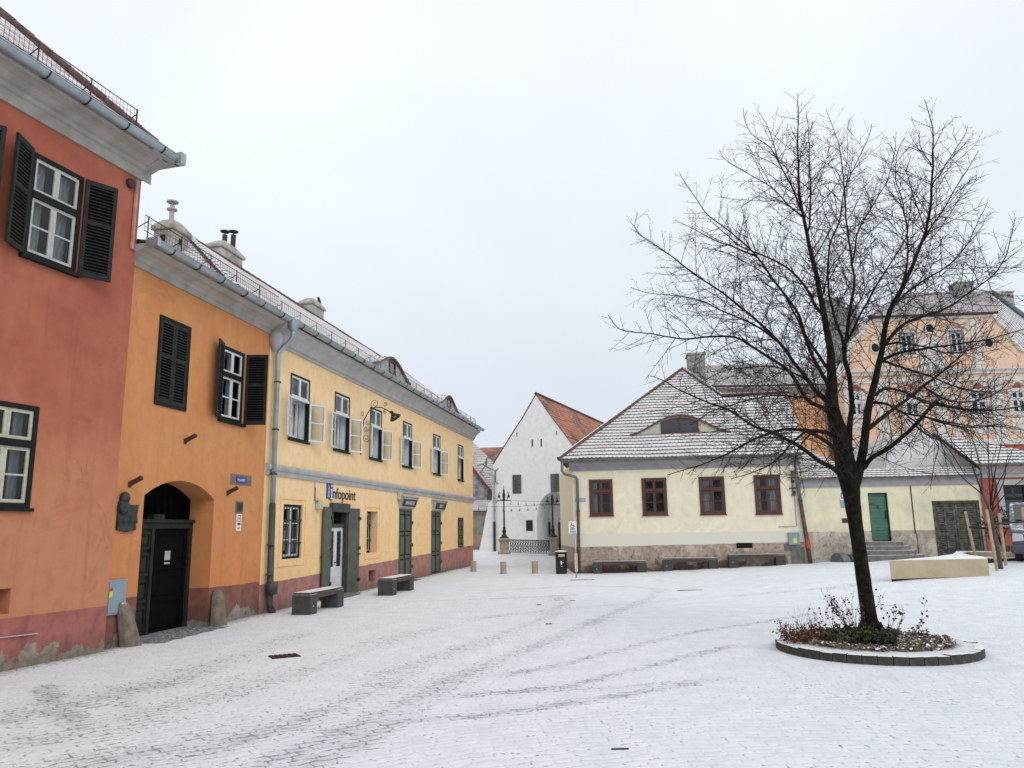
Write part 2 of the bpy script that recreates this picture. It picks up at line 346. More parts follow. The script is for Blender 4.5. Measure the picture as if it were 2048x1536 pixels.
# ------------------------------------------------------------------ building kit (all in facade coordinates)
def wall_mb(x0, x1, z0, z1, holes, depth=8.0, arch=None):
    """front face with real openings, reveals and dark rooms behind; slot 0 wall, slot 1 room"""
    mb = MB(); xs = sorted({x0, x1} | {h[0] for h in holes} | {h[1] for h in holes}); zs = sorted({z0, z1} | {h[2] for h in holes} | {h[3] for h in holes})
    for i in range(len(xs) - 1):
        for j in range(len(zs) - 1):
            cx, cz = (xs[i] + xs[i+1]) / 2, (zs[j] + zs[j+1]) / 2
            if any(h[0] < cx < h[1] and h[2] < cz < h[3] for h in holes): continue
            mb.poly([(xs[i],0,zs[j]),(xs[i+1],0,zs[j]),(xs[i+1],0,zs[j+1]),(xs[i],0,zs[j+1])])
    for h in holes:
        a, b, c, d = h[:4]; dr = h[4] if len(h) > 4 else .14; rm = h[5] if len(h) > 5 else .9
        mb.poly([(a,0,c),(a,0,d),(a,dr,d),(a,dr,c)]); mb.poly([(b,0,c),(b,dr,c),(b,dr,d),(b,0,d)])
        mb.poly([(a,0,c),(a,dr,c),(b,dr,c),(b,0,c)]); mb.poly([(a,0,d),(b,0,d),(b,dr,d),(a,dr,d)])
        if rm > 0:
            e_ = dr + rm
            mb.poly([(a,dr,c),(a,dr,d),(a,e_,d),(a,e_,c)], 1); mb.poly([(b,dr,c),(b,e_,c),(b,e_,d),(b,dr,d)], 1)
            mb.poly([(a,dr,c),(a,e_,c),(b,e_,c),(b,dr,c)], 1); mb.poly([(a,dr,d),(b,dr,d),(b,e_,d),(a,e_,d)], 1)
            mb.poly([(a,e_,c),(a,e_,d),(b,e_,d),(b,e_,c)], 1)
    mb.poly([(x0,0,z0),(x0,0,z1),(x0,depth,z1),(x0,depth,z0)]); mb.poly([(x1,0,z0),(x1,depth,z0),(x1,depth,z1),(x1,0,z1)])
    mb.poly([(x0,depth,z0),(x0,depth,z1),(x1,depth,z1),(x1,depth,z0)])
    return mb
def frame_boxes(mb, x0, x1, y0, y1, z0, z1, t, m=0, tb=None):
    tb = tb or t
    mb.box(x0, x0 + t, y0, y1, z0, z1, m); mb.box(x1 - t, x1, y0, y1, z0, z1, m)
    mb.box(x0 + t, x1 - t, y0, y1, z0, z0 + tb, m); mb.box(x0 + t, x1 - t, y0, y1, z1 - tb, z1, m)
def hinge(x, y, z, dx, dy):
    v_ = Vector((dx, dy, 0)).normalized(); u_ = Vector((0, 0, 1)).cross(v_); mt = Matrix.Identity(4)
    for i in range(3): mt[i][0], mt[i][1], mt[i][2], mt[i][3] = v_[i], u_[i], (0, 0, 1)[i], (x, y, z)[i]
    return mt
def shutter(root, x, y, z0, z1, wd, phi, side, mt='shutter', name='shutter'):
    """louvred leaf hinged at (x, y); side -1 opens left, +1 right; phi = angle off the wall"""
    h = z1 - z0; mb = MB(); mb.T = hinge(x, y, z0, side * math.cos(phi), -math.sin(phi)); s_ = .065
    mb.box(0, s_, -.02, .02, 0, h); mb.box(wd - s_, wd, -.02, .02, 0, h)
    zm = h * .56
    for a, b in ((0, .09), (zm - .035, zm + .035), (h - .08, h)): mb.box(s_, wd - s_, -.018, .018, a, b)
    for a, b in ((.09, zm - .035), (zm + .035, h - .08)):
        n = int((b - a) / .055)
        for i in range(n):
            zc = a + (i + .5) * (b - a) / n
            q = [(s_, -.016, zc - .022), (s_, .016, zc + .018), (wd - s_, .016, zc + .018), (wd - s_, -.016, zc - .022)]
            mb.faces(q + [(p[0], p[1] - .002, p[2] + .007) for p in q], [(0,1,2,3),(7,6,5,4),(0,3,7,4),(1,5,6,2)])
    mb.box(s_, wd - s_, -.003, .003, .09, h - .08, 1)
    return part(name, mb, [mat[mt], mat['pitch']], root)
def glazed(root, x0, x1, z0, z1, y, fr, sash, transom=.62, ft=.07, st=.045, lower_bars=1, upper_bars=0, curtain=None, mid=True, name='window', beam=.11):
    """window frame > sash bars, panes (and a curtain)"""
    mb = MB(); frame_boxes(mb, x0, x1, y - .045, y + .05, z0, z1, ft)
    zt = z0 + (z1 - z0) * transom if transom else None
    if zt: mb.box(x0 + ft, x1 - ft, y - .06, y + .045, zt - beam / 2, zt + beam / 2)
    o = part(name, mb, mat[fr], root); sb = MB(); gb = MB(); xc = (x0 + x1) / 2
    cells = []
    for za, zb, nb in (((z0 + ft, zt - beam / 2, lower_bars), (zt + beam / 2, z1 - ft, upper_bars)) if zt else ((z0 + ft, z1 - ft, lower_bars),)):
        for xa, xb in (((x0 + ft, xc), (xc, x1 - ft)) if mid else ((x0 + ft, x1 - ft),)):
            frame_boxes(sb, xa + .002, xb - .002, y - .022, y + .022, za + .002, zb - .002, st)
            for i in range(nb):
                zz = za + (zb - za) * (i + 1) / (nb + 1); sb.box(xa + st, xb - st, y - .014, y + .014, zz - .014, zz + .014)
            gb.poly([(xa, y + .003, za), (xb, y + .003, za), (xb, y + .003, zb), (xa, y + .003, zb)])
    part('sash', sb, mat[sash], o); part('pane', gb, mat['glass'], o)
    if curtain:
        cb = MB(); w_ = (x1 - x0 - 2 * ft)
        for f0, f1 in curtain:
            n = 14
            for i in range(n):
                xa, xb = x0 + ft + w_ * (f0 + (f1 - f0) * i / n), x0 + ft + w_ * (f0 + (f1 - f0) * (i + 1) / n)
                cb.poly([(xa, y + .17 + .02 * (i % 2), z0 + .08), (xb, y + .17 + .02 * ((i + 1) % 2), z0 + .08), (xb, y + .17 + .02 * ((i + 1) % 2), z1 - .06), (xa, y + .17 + .02 * (i % 2), z1 - .06)])
        part('curtain', cb, mat['curtain'], o)
    return o
def open_sash(root, x, y, z0, z1, wd, phi, side, mt='whitepaint'):
    mb = MB(); mb.T = hinge(x, y, z0, side * math.cos(phi), -math.sin(phi)); h = z1 - z0
    frame_boxes(mb, 0, wd, -.02, .02, 0, h, .05); mb.box(.05, wd - .05, -.012, .012, h * .5 - .014, h * .5 + .014)
    o = part('open_sash', mb, mat[mt], root); gb = MB(); gb.T = mb.T
    gb.poly([(.04, 0, .04), (wd - .04, 0, .04), (wd - .04, 0, h - .04), (.04, 0, h - .04)]); part('pane', gb, mat['glass'], o); return o
def gutter(root, xa, xb, y, zt, r=.09, mt='zinc', step=.85, brackets=True):
    r *= .88
    mb = MB(); n = 10
    o_ = [(y - r * math.cos(math.pi * i / n), zt - r * math.sin(math.pi * i / n)) for i in range(n + 1)]
    i_ = [(y - (r - .012) * math.cos(math.pi * i / n), zt - (r - .012) * math.sin(math.pi * i / n)) for i in range(n + 1)]
    mb.prism(o_ + i_[::-1], xa, xb, 'x'); 
    for xe in (xa, xb): mb.prism(o_, xe - .006, xe + .006, 'x')
    mb.tube([(xa, y - r, zt + .006), (xb, y - r, zt + .006)], .014, 6)
    if brackets:
        k = int((xb - xa) / step)
        for i in range(k):
            x = xa + (i + .5) * (xb - xa) / k + random.uniform(-.05, .05)
            mb.tube([(x, y - (r + .008) * math.cos(math.pi * j / 8), zt - (r + .008) * math.sin(math.pi * j / 8)) for j in range(9)], .012, 4, 1)
            mb.box(x - .02, x + .02, y - r, y - r + .03, zt, zt + .016, 1)
    for x in np.arange(xa + 1.9, xb, 2.1): mb.prism([(p[0] - .004 if p[0] < y else p[0] + .004, p[1] - .004) for p in o_], x - .02, x + .02, 'x')
    return part('gutter', mb, [mat[mt], mat['blackiron']], root, smooth=False)
def clip_row(poly, v0, v1):
    """x-interval of a convex polygon at height v"""
    def iv(v_):
        xs = []
        for i in range(len(poly)):
            (ua, va), (ub, vb) = poly[i], poly[(i + 1) % len(poly)]
            if abs(va - vb) < 1e-9:
                if abs(va - v_) < 1e-6: xs += [ua, ub]
            elif min(va, vb) - 1e-6 <= v_ <= max(va, vb) + 1e-6: xs.append(ua + (ub - ua) * (v_ - va) / (vb - va))
        return (min(xs), max(xs)) if xs else None
    return iv(v0), iv(v1)
def roof_rows(mb, P0, U, V, poly, rh=.16, lift=.028, wave=.012, seg=1.2, skip=None, m=0):
    """courses of tiles laid on the plane P0 + u U + v V, each course lapping the one below"""
    U = Vector(U); V = Vector(V); P0 = Vector(P0); Nn = U.cross(V).normalized()
    if Nn.z < 0: Nn = -Nn
    vmin = min(p[1] for p in poly); vmax = max(p[1] for p in poly); k0 = int(math.floor(vmin / rh))
    k = k0
    while k * rh < vmax - 1e-6:
        a, b = max(k * rh, vmin), min((k + 1) * rh, vmax); ia, ib = clip_row(poly, a + 1e-5, b - 1e-5); k += 1
        if not ia or not ib: continue
        n = max(1, int(max(ia[1] - ia[0], ib[1] - ib[0]) / seg))
        for i in range(n):
            ua, ub = ia[0] + (ia[1] - ia[0]) * i / n, ia[0] + (ia[1] - ia[0]) * (i + 1) / n
            uc, ud = ib[0] + (ib[1] - ib[0]) * i / n, ib[0] + (ib[1] - ib[0]) * (i + 1) / n
            if skip and skip((ua + ub) / 2, (a + b) / 2): continue
            def P(u, v_, l): 
                wv = wave * math.sin(u * 1.3 + v_ * .7) + wave * .8 * math.sin(u * .47 - v_ * 1.9 + 2)
                return P0 + U * u + V * v_ + Nn * (l + wv)
            mb.poly([P(ua, a, lift), P(ub, a, lift), P(ud, b, .004), P(uc, b, .004)], m, [(ua, a), (ub, a), (ud, b), (uc, b)])
            mb.poly([P(ua, a, 0), P(ub, a, 0), P(ub, a, lift), P(ua, a, lift)], m, [(ua, a + .004), (ub, a + .004), (ub, a + .005), (ua, a + .005)])
def ridge_caps(mb, A, B, r=.10, step=.34, m=0):
    A = Vector(A); B = Vector(B); d = (B - A); n = max(1, int(d.length / step)); d /= n
    for i in range(n):
        p = A + d * i; q = A + d * (i + 1.12); mb.tube([p, q], [r * 1.12, r * .92], 8, m)
def snow_guard(root, P0, U, V, Nn, xa, xb, v, h0=.10, h1=.38, step=.10, mt='rust'):
    mb = MB(); P0 = Vector(P0); U = Vector(U); V = Vector(V); up = Vector((0, 0, 1)); base = lambda x: P0 + U * x + V * v
    for hh in (h0, h1): mb.tube([base(xa) + up * hh, base(xb) + up * hh], .009 if hh == h1 else .007, 4)
    if mt == 'rust':
        for hh in (h0 + .09, h0 + .18): mb.tube([base(xa) + up * hh, base(xb) + up * hh], .004, 3)
    x = xa
    while x < xb: mb.tube([base(x) + up * h0, base(x) + up * h1], .0042, 3, caps=False); x += step
    x = xa + .1
    while x < xb:
        p = base(x); mb.tube([p - up * .02, p + up * (h1 + .02)], .012, 4); mb.tube([p + up * h1 * .8, p + V * .32], .009, 4); x += 1.05
    return part('snow_guard', mb, mat[mt], root)
def cornice(root, xa, xb, prof, mt='stucco', name='cornice'):
    mb = MB(); mb.prism(prof, xa, xb, 'x'); return part(name, mb, mat[mt], root)
def eyebrow(root, fr, y0, z0, pitch, u0, vf, wd, H, win, rmat, name='roof_dormer', rise=.12, wallm='stuccolight', wmat='brownframe'):
    """eyebrow dormer on a roof plane of facade frame coordinates"""
    cp, sp_ = math.cos(pitch), math.sin(pitch); yb, zb = y0 + vf * cp, z0 + vf * sp_; n = 24; tp = math.tan(pitch)
    us = [u0 - wd / 2 + wd * i / n for i in range(n + 1)]; hs = [H * (.5 + .5 * math.cos(2 * math.pi * (u - u0) / wd)) ** .8 for u in us]
    mb = MB(); wl = MB()
    for i in range(n):
        rows = max(2, int(hs[n // 2] / (tp - rise) / .16)); pts = []
        for u, h in ((us[i], hs[i]), (us[i+1], hs[i+1])):
            D = h / (tp - rise); col = []
            for k in range(rows + 1):
                t = k / rows; yy = yb - .10 + (D + .10) * t; zz = zb + h + rise * (D * t) + .03 - (.0 if t < 1 else .02); zz = max(zz, zb + (yy - yb) * tp + .01); col.append((u, yy, zz))
            pts.append(col)
        for k in range(rows):
            a, b, c, d = pts[0][k], pts[1][k], pts[1][k+1], pts[0][k+1]; a = (a[0], a[1], a[2] + .02); b = (b[0], b[1], b[2] + .02)
            mb.poly([a, b, c, d], 0, [(a[0], k * .16), (b[0], k * .16), (b[0], (k + 1) * .16), (a[0], (k + 1) * .16)])
        mb.poly([(us[i], yb - .10, zb + hs[i] - .03), (us[i+1], yb - .10, zb + hs[i+1] - .03), (us[i+1], yb - .10, zb + hs[i+1] + .05), (us[i], yb - .10, zb + hs[i] + .05)], 1)
        mb.poly([(us[i], yb - .10, zb + hs[i] - .03), (us[i], yb + .1, zb + hs[i] - .03), (us[i+1], yb + .1, zb + hs[i+1] - .03), (us[i+1], yb - .10, zb + hs[i+1] - .03)], 1)
        wl.poly([(us[i], yb, zb - .05), (us[i+1], yb, zb - .05), (us[i+1], yb, zb + hs[i+1]), (us[i], yb, zb + hs[i])])
    o = part(name, mb, [rmat, mat['ridge']], root); part('dormer_wall', wl, mat[wallm], o)
    wb = MB(); wr = MB(); x0, x1 = u0 - win / 2, u0 + win / 2; ns = 10
    top = lambda u: zb + H * (.5 + .5 * math.cos(2 * math.pi * (u - u0) / wd)) ** .8 - .09
    base = zb + .06; arc = [(x0 + (x1 - x0) * i / ns) for i in range(ns + 1)]
    for i in range(ns):
        a, b = arc[i], arc[i+1]; wb.prism([(a, top(a) - .06), (b, top(b) - .06), (b, top(b)), (a, top(a))], yb - .05, yb + .02)
        wr.poly([(a, yb - .012, base), (b, yb - .012, base), (b, yb - .012, top(b) - .03), (a, yb - .012, top(a) - .03)], 0)
    wb.box(x0 - .05, x0, yb - .05, yb + .02, base, top(x0)); wb.box(x1, x1 + .05, yb - .05, yb + .02, base, top(x1))
    wb.box(x0 - .05, x1 + .05, yb - .06, yb + .02, base - .06, base)
    if win > .9: wb.box(u0 - .035, u0 + .035, yb - .045, yb + .01, base, top(u0) - .06)
    part('dormer_window', wb, mat[wmat], o); part('dark_pane', wr, mat['darkpane'], o); return o
g_ = G('dark reflecting pane'); mat['darkpane'] = g_.fin((.03, .035, .04), .06, spec=.9)
def chimney(root, x0, x1, y0, y1, z0, z1, mt='chimney', cap=True, holes=True):
    mb = MB(); mb.box(x0, x1, y0, y1, z0, z1)
    cx, cy = (x0 + x1) / 2, (y0 + y1) / 2; o = .07; h = (z1 - z0)
    if cap:
        e = (x1 - x0) * .5 + o; f = (y1 - y0) * .5 + o; zc = z1
        V = [(cx-e,cy-f,zc),(cx+e,cy-f,zc),(cx+e,cy+f,zc),(cx-e,cy+f,zc),(cx-e,cy-f,zc+.1),(cx+e,cy-f,zc+.1),(cx+e,cy+f,zc+.1),(cx-e,cy+f,zc+.1),
             (cx-e*.5,cy-f*.5,zc+.34),(cx+e*.5,cy-f*.5,zc+.34),(cx+e*.5,cy+f*.5,zc+.34),(cx-e*.5,cy+f*.5,zc+.34)]
        mb.faces(V, [(0,3,2,1),(0,1,5,4),(1,2,6,5),(2,3,7,6),(3,0,4,7),(4,5,9,8),(5,6,10,9),(6,7,11,10),(7,4,8,11),(8,9,10,11)])
    else:
        mb.box(x0 - .06, x1 + .06, y0 - .06, y1 + .06, z1, z1 + .12)
    o_ = part('chimney', mb, mat[mt], root, bevel=.03)
    if holes:
        for q in ((cx - .08, cx + .08, y0 - .008, y0 + .05), (x0 - .008, x0 + .05, cy - .08, cy + .08), (x1 - .05, x1 + .008, cy - .08, cy + .08)):
            hb = MB(); hb.box(*q, z1 - .34, z1 - .16); part('smoke_hole', hb, mat['room'], o_)
    return o_
def text_part(s_, size, mt, parent, x, y, z, rot=0.0, depth=.006, sx=1.0, bold=.0, name='lettering', align='LEFT'):
    cu = bpy.data.curves.new('txt', 'FONT'); cu.body = s_; cu.size = size; cu.extrude = depth; cu.offset = bold; cu.align_x = align
    ob = bpy.data.objects.new('txt', cu); SC.collection.objects.link(ob); dg = bpy.context.evaluated_depsgraph_get(); dg.update()
    me = bpy.data.meshes.new_from_object(ob.evaluated_get(dg)); bpy.data.objects.remove(ob); bpy.data.curves.remove(cu)
    me.transform(Matrix.Translation((x, y, z)) @ Matrix.Rotation(math.pi / 2, 4, 'X') @ Matrix.Rotation(rot, 4, 'Z') @ Matrix.Diagonal((sx, 1, 1, 1)))
    me.materials.clear(); me.materials.append(mat[mt]); me.name = name
    return link(bpy.data.objects.new(name, me), parent)
# ------------------------------------------------------------------ ground: snow over cobbles, worn by wheel tracks
def axis(lo, hi, step, far):
    a = list(np.arange(lo, hi + 1e-6, step)); s_ = step; x = lo
    l = []; 
    while x > -far: s_ *= 1.25; x -= s_; l.append(x)
    r = []; x = hi; s_ = step
    while x < far: s_ *= 1.25; x += s_; r.append(x)
    return np.array(l[::-1] + a + r)
gxs, gys = axis(-8.5, 15, .085, 500), axis(4.5, 36, .085, 500)
XX, YY = np.meshgrid(gxs, gys); ZZ = gz_np(XX, YY)
P4 = lambda l: [gp(800 + x / 2.56, 1100 + y / 2.56) for x, y in l]
P3 = lambda l: [gp(x / 2.56, 1100 + y / 2.56) for x, y in l]
tracks = [(P4([(-800,1180),(-300,960),(0,820),(300,640),(600,530),(900,420),(1150,300),(1300,240),(1330,205),(1200,190),(900,185),(450,210)]), .34, .62),
 (P4([(-700,1200),(-200,960),(100,770),(400,610),(700,490),(950,380),(1180,290)]), .3, .6),
 (P4([(-900,1000),(-300,800),(0,620),(400,480),(700,370),(850,280),(800,240)]), .36, .6),
 (P4([(-900,760),(-400,600),(0,450),(400,350),(830,300),(1200,275),(1500,245),(2000,225),(2600,200)]), .32, .55),
 (P4([(560,640),(900,570),(1200,490),(1500,420),(1800,380),(2100,330),(2600,290)]), .17, .75),
 (P4([(350,745),(850,700),(1300,590),(1700,490)]), .17, .8),
 (P4([(-200,885),(100,870),(400,850),(900,780),(1400,700),(1650,655)]), .17, .75),
 (P4([(500,735),(900,715),(1300,690),(1600,660)]), .14, .6),
 (P4([(150,262),(500,250),(900,232)]), .12, .8), (P4([(1500,190),(2048,185),(2700,170)]), .2, .5),
 (P3([(230,700),(280,800),(350,870),(420,900)]), .22, .8), (P3([(600,700),(640,780),(700,830)]), .2, .5), (P3([(-50,900),(400,780),(800,690),(1300,520),(1500,440)]), .5, .55),
 (P3([(0,1010),(600,900),(1200,700),(1700,540),(2100,420)]), .5, .4), (P3([(300,1130),(1000,1010),(1500,880),(2048,690)]), .5, .45)]
wear = np.zeros_like(XX)
for pl, wd, am in tracks:
    for a, b in zip(pl[:-1], pl[1:]):
        ax, ay, bx, by = a.x, a.y, b.x, b.y; dx, dy = bx - ax, by - ay; l2 = dx * dx + dy * dy
        x0, x1, y0, y1 = min(ax, bx) - 2, max(ax, bx) + 2, min(ay, by) - 2, max(ay, by) + 2
        ix = np.where((gxs > x0) & (gxs < x1))[0]; iy = np.where((gys > y0) & (gys < y1))[0]
        if not len(ix) or not len(iy): continue
        s1 = slice(iy[0], iy[-1] + 1), slice(ix[0], ix[-1] + 1); X, Y = XX[s1], YY[s1]
        t = np.clip(((X - ax) * dx + (Y - ay) * dy) / l2, 0, 1); d = np.hypot(X - ax - t * dx, Y - ay - t * dy)
        wear[s1] = np.maximum(wear[s1], am * np.clip(1.3 - d / wd, 0, 1) * (.8 + .25 * np.sin(X * 7 + Y * 5) * np.sin(Y * 9 - X * 3)))
d_f = None   # sheltered strip below the facades, nearly free of snow
for fr, xa, xb in ((FR, -14, 0), (FO, 0, 27.5), (FC, 0, 17)):
    X = (XX - fr.O.x) * fr.U.x + (YY - fr.O.y) * fr.U.y; D = -((XX - fr.O.x) * fr.V.x + (YY - fr.O.y) * fr.V.y)
    ins = (X > xa) & (X < xb); s_ = np.where(ins, np.clip(1.15 - np.abs(D) / (.38 if fr is FC else .45), 0, 1), 0) * (.9 if fr is not FC else .7)
    wear = np.maximum(wear, s_)
    if fr is FO:
        wear = np.maximum(wear, np.where((X > .9) & (X < 3.3) & (D < .55) & (D > -1.5), 1.15, 0))
mb = None
me = bpy.data.meshes.new('ground'); ny, nx = XX.shape
co = np.stack([XX.ravel(), YY.ravel(), ZZ.ravel()], 1); idx = np.arange(ny * nx).reshape(ny, nx)
fs = np.stack([idx[:-1, :-1].ravel(), idx[:-1, 1:].ravel(), idx[1:, 1:].ravel(), idx[1:, :-1].ravel()], 1)
me.vertices.add(len(co)); me.vertices.foreach_set('co', co.ravel()); me.loops.add(fs.size); me.loops.foreach_set('vertex_index', fs.ravel())
me.polygons.add(len(fs)); me.polygons.foreach_set('loop_start', np.arange(0, fs.size, 4)); me.polygons.foreach_set('loop_total', np.full(len(fs), 4))
me.polygons.foreach_set('use_smooth', np.ones(len(fs), bool))
at_ = me.attributes.new('wear', 'FLOAT', 'POINT'); at_.data.foreach_set('value', wear.ravel().astype(np.float32)); me.update(); me.validate()
g = G('snow dusted cobbles'); P = g.co
an = g.t.nodes.new('ShaderNodeAttribute'); an.attribute_name = 'wear'; wr = an.outputs['Fac']
PX = g.sep(P); wb1 = g.math('MULTIPLY', g.math('SUBTRACT', g.noise(1.4, 3), .5), .34); wb2 = g.math('MULTIPLY', g.math('SUBTRACT', g.noise(6.0, 3, .6), .5), .15)
dxc, dyc = g.math('SUBTRACT', PX[0], 2.5), g.math('ADD', PX[1], .5)      # courses laid in wide arcs
rr_ = g.math('ADD', g.math('SQRT', g.math('ADD', g.math('POWER', g.math('ABSOLUTE', dxc), 2.0), g.math('POWER', g.math('ABSOLUTE', dyc), 2.0))), g.math('ADD', wb1, wb2))
rv = g.math('MULTIPLY', rr_, 7.6); rowi = g.math('FLOOR', rv); fv_ = g.math('FRACT', rv)
th_ = g.math('MULTIPLY', g.math('ARCTAN2', dxc, dyc), g.math('MULTIPLY', rowi, .62)); wn1 = g.t.nodes.new('ShaderNodeTexWhiteNoise'); wn1.noise_dimensions = '1D'; g.t.links.new(rowi, wn1.inputs['W'])
tu = g.math('ADD', g.math('ADD', th_, g.math('MULTIPLY', wn1.outputs['Value'], 7.0)), g.math('MULTIPLY', g.noise(4.0, 2), .6)); coli = g.math('FLOOR', tu); fu_ = g.math('FRACT', tu)
wn2 = g.t.nodes.new('ShaderNodeTexWhiteNoise'); wn2.noise_dimensions = '2D'; g.t.links.new(g.comb(coli, rowi, 0), wn2.inputs['Vector']); rnd = wn2.outputs['Value']
ev = g.math('DIVIDE', g.math('SUBTRACT', .5, g.math('ABSOLUTE', g.math('SUBTRACT', fv_, .5))), 7.6)      # metres to the nearest joint
eu = g.math('DIVIDE', g.math('SUBTRACT', .5, g.math('ABSOLUTE', g.math('SUBTRACT', fu_, .5))), 4.7)
ed = g.math('MULTIPLY', g.math('MINIMUM', ev, g.math('MULTIPLY', eu, 1.3)), 6.0)
n_big = g.noise(.35, 5, .6); n_mid = g.noise(2.2, 6, .7); n_fine = g.noise(14, 5, .7); n_grit = g.noise(60, 3, .6)
G_x, G_y, _ = g.sep(P)
leftness = g.ramp(g.math('ADD', G_x, g.math('MULTIPLY', G_y, .12)), -3.5, 5.0, .075, .04)     # thinner snow towards the left
near = g.ramp(G_y, 6.0, 13.0, .12, 0)
expo = g.math('ADD', g.math('ADD', g.math('MULTIPLY', wr, .66), g.math('ADD', leftness, near)), g.math('MULTIPLY', g.math('SUBTRACT', n_big, .5), .7))
expo = g.math('ADD', expo, g.math('MULTIPLY', g.math('SUBTRACT', n_mid, .5), 1.05))
joint = g.ramp(ed, .03, .12, 1, 0)
jm = g.math('MULTIPLY', joint, g.ramp(g.math('ADD', expo, g.math('MULTIPLY', g.math('SUBTRACT', n_fine, .5), 2.6)), .26, .52))
topm = g.ramp(g.math('ADD', g.math('ADD', expo, g.math('MULTIPLY', g.math('SUBTRACT', n_fine, .5), .9)), g.math('MULTIPLY', g.math('SUBTRACT', n_grit, .5), 1.1)), .28, .72)
topm = g.math('MULTIPLY', topm, .64)
shel = g.ramp(wr, .75, 1.1)
stone = g.mix(rnd, (.085, .082, .085), (.21, .20, .20)); stone = g.mix(g.ramp(n_grit, .3, .7), stone, sc((.13, .13, .13), 1.2)); 
snowc = g.mix(g.ramp(n_mid, .3, .7), (.70, .725, .765), (.82, .84, .87))
ice = g.mix(topm, snowc, g.mix(.62, stone, (.56, .57, .60)))
c = g.mix(g.math('MULTIPLY', jm, .62), ice, (.085, .083, .09)); c = g.mix(g.math('MULTIPLY', shel, g.ramp(n_fine, .3, .6)), c, g.mix(joint, stone, (.05, .05, .05)))
h = g.math('ADD', g.math('MULTIPLY', g.ramp(ed, 0, .22), .6), g.math('ADD', g.math('MULTIPLY', n_fine, .25), g.math('MULTIPLY', topm, -.3)))
h = g.math('ADD', h, g.math('MULTIPLY', g.math('MULTIPLY', wr, g.noise(24, 3)), .6))
g.bump(h, .5, .018); me.materials.append(g.fin(c, .75, spec=.25))
gr = link(bpy.data.objects.new('ground', me)); tag(gr, 'cobbled square under a thin cover of snow with wheel tracks', 'ground', kind='structure')
# ------------------------------------------------------------------ red corner house (left edge)
TAN = math.tan
mat['redwall'] = plaster('terracotta plaster', (.37, .105, .066), (.43, .145, .09), plinth=(.38, .135, .115), pa=.74, base2=(.55, .245, .125), lowz=(1.6, 5.2), peel=(.42, .36, .27), peelh=.42, peelamt=.9, drips=.25)
mat['orangewall'] = plaster('orange plaster', (.60, .245, .095), (.62, .285, .12), plinth=(.25, .11, .08), pa=.82, pb=-.01, base2=(.60, .22, .085), lowz=(.2, 3.0), peel=(.46, .42, .34), peelh=.46, peelamt=.9, drips=.27)
mat['yellowwall'] = plaster('ochre yellow plaster', (.86, .60, .325), (.88, .65, .39), plinth=(.41, .20, .175), pa=.60, pb=.0185, groove=(.62, 2.9), groovec=(.86, .70, .48), base2=(.87, .58, .28), lowz=(1.2, 3.6), peel=(.30, .21, .15), peelh=.03, peelamt=.4, drips=.13)
mat['tileredsnow'] = tiles('red clay tiles under snow', (.20, .085, .07), .985, .25, .18, .10)
mat['tilebrownsnow'] = tiles('old tiles under snow', (.10, .065, .055), .97, .25, .18, .21)
mat['tilefar'] = tiles('dusted old tiles', (.12, .08, .075), .86, .25, .20, .22)
H = thing('red_house', 'terracotta red plastered house at the left edge with black green louvred shutters', 'house', FR.w(0, 0, 0), FR.rz)
wu = (-2.27, -1.27, 6.17, 7.88); wl_ = (-2.72, -1.70, 2.32, 3.87)
holes = [wu + (.12,), (wu[0] - 2.17, wu[1] - 2.17, wu[2], wu[3], .12), wl_ + (.10,), (-2.72, -1.86, .80, 1.16, .35, .3), (-5.1, -4.1, 2.32, 3.87, .1)]
part('wall', wall_mb(-14, 0, -.5, 8.5, holes, 9), [mat['redwall'], mat['room']], H)
cornice(H, -14, .02, [(0, 8.40), (-.04, 8.40), (-.04, 8.58), (-.08, 8.60), (-.10, 8.66), (-.16, 8.68), (-.26, 8.74), (-.36, 8.77), (-.44, 8.78), (-.44, 8.84), (0, 8.84)])
mb = MB(); mb.prism([(0, 8.42), (-.02, 8.42), (-.02, 8.62), (-.40, 8.78), (0, 8.78)], -.01, .22, 'x'); mb.box(-.3, .40, -.5, 4, 8.80, 8.86); part('eave_return', mb, mat['stucco'], H)
glazed(H, wu[0], wu[1], wu[2], wu[3], .04, 'greenblack', 'oldwhite', .60, .075, .05, 1, 0, curtain=[(.0, .42), (.7, 1.)])
glazed(H, wu[0] - 2.17, wu[1] - 2.17, wu[2], wu[3], .04, 'greenblack', 'whitepaint', .60, .075, .05, 1, 0)
glazed(H, wl_[0], wl_[1], wl_[2], wl_[3], .03, 'greenblack', 'creampaint', .62, .075, .05, 1, 0, curtain=[(.80, 1.0), (.0, .2)])
shutter(H, wu[0] - .02, -.03, wu[2], wu[3] + .02, .52, math.radians(24), -1); shutter(H, wu[1] + .02, -.03, wu[2] - .02, wu[3] - .02, .52, math.radians(24), 1)
shutter(H, wu[0] - 2.19, -.03, wu[2], wu[3], .52, math.radians(20), -1); shutter(H, wu[1] - 2.15, -.03, wu[2], wu[3], .52, math.radians(24), 1)
mb = MB(); mb.box(wu[0] - .06, wu[1] + .06, -.09, .05, wu[2] - .06, wu[2]); part('sill', mb, mat['greenblack'], H)
mb = MB(); mb.box(wl_[0] - .05, wl_[1] + .05, -.05, .05, wl_[2] - .05, wl_[2]); part('sill', mb, mat['greenblack'], H)
mb = MB(); mb.tube([(-.13, -.03, 8.35), (-.13, -.03, 7.02), (.05, -.03, 7.02)], .035, 6); part('cable_duct', mb, M('pale pink duct', (.48, .27, .22), .7), H)
mb = MB(); mb.lathe([(.0, 0), (.09, .0), (.09, .06), (.05, .09), (0, .09)], (0, 0, 0), 12); mb.v = [(p[0] - .28, -p[2], p[1] + 8.22) for p in mb.v]; part('vent_cap', mb, mat['rust'], H)
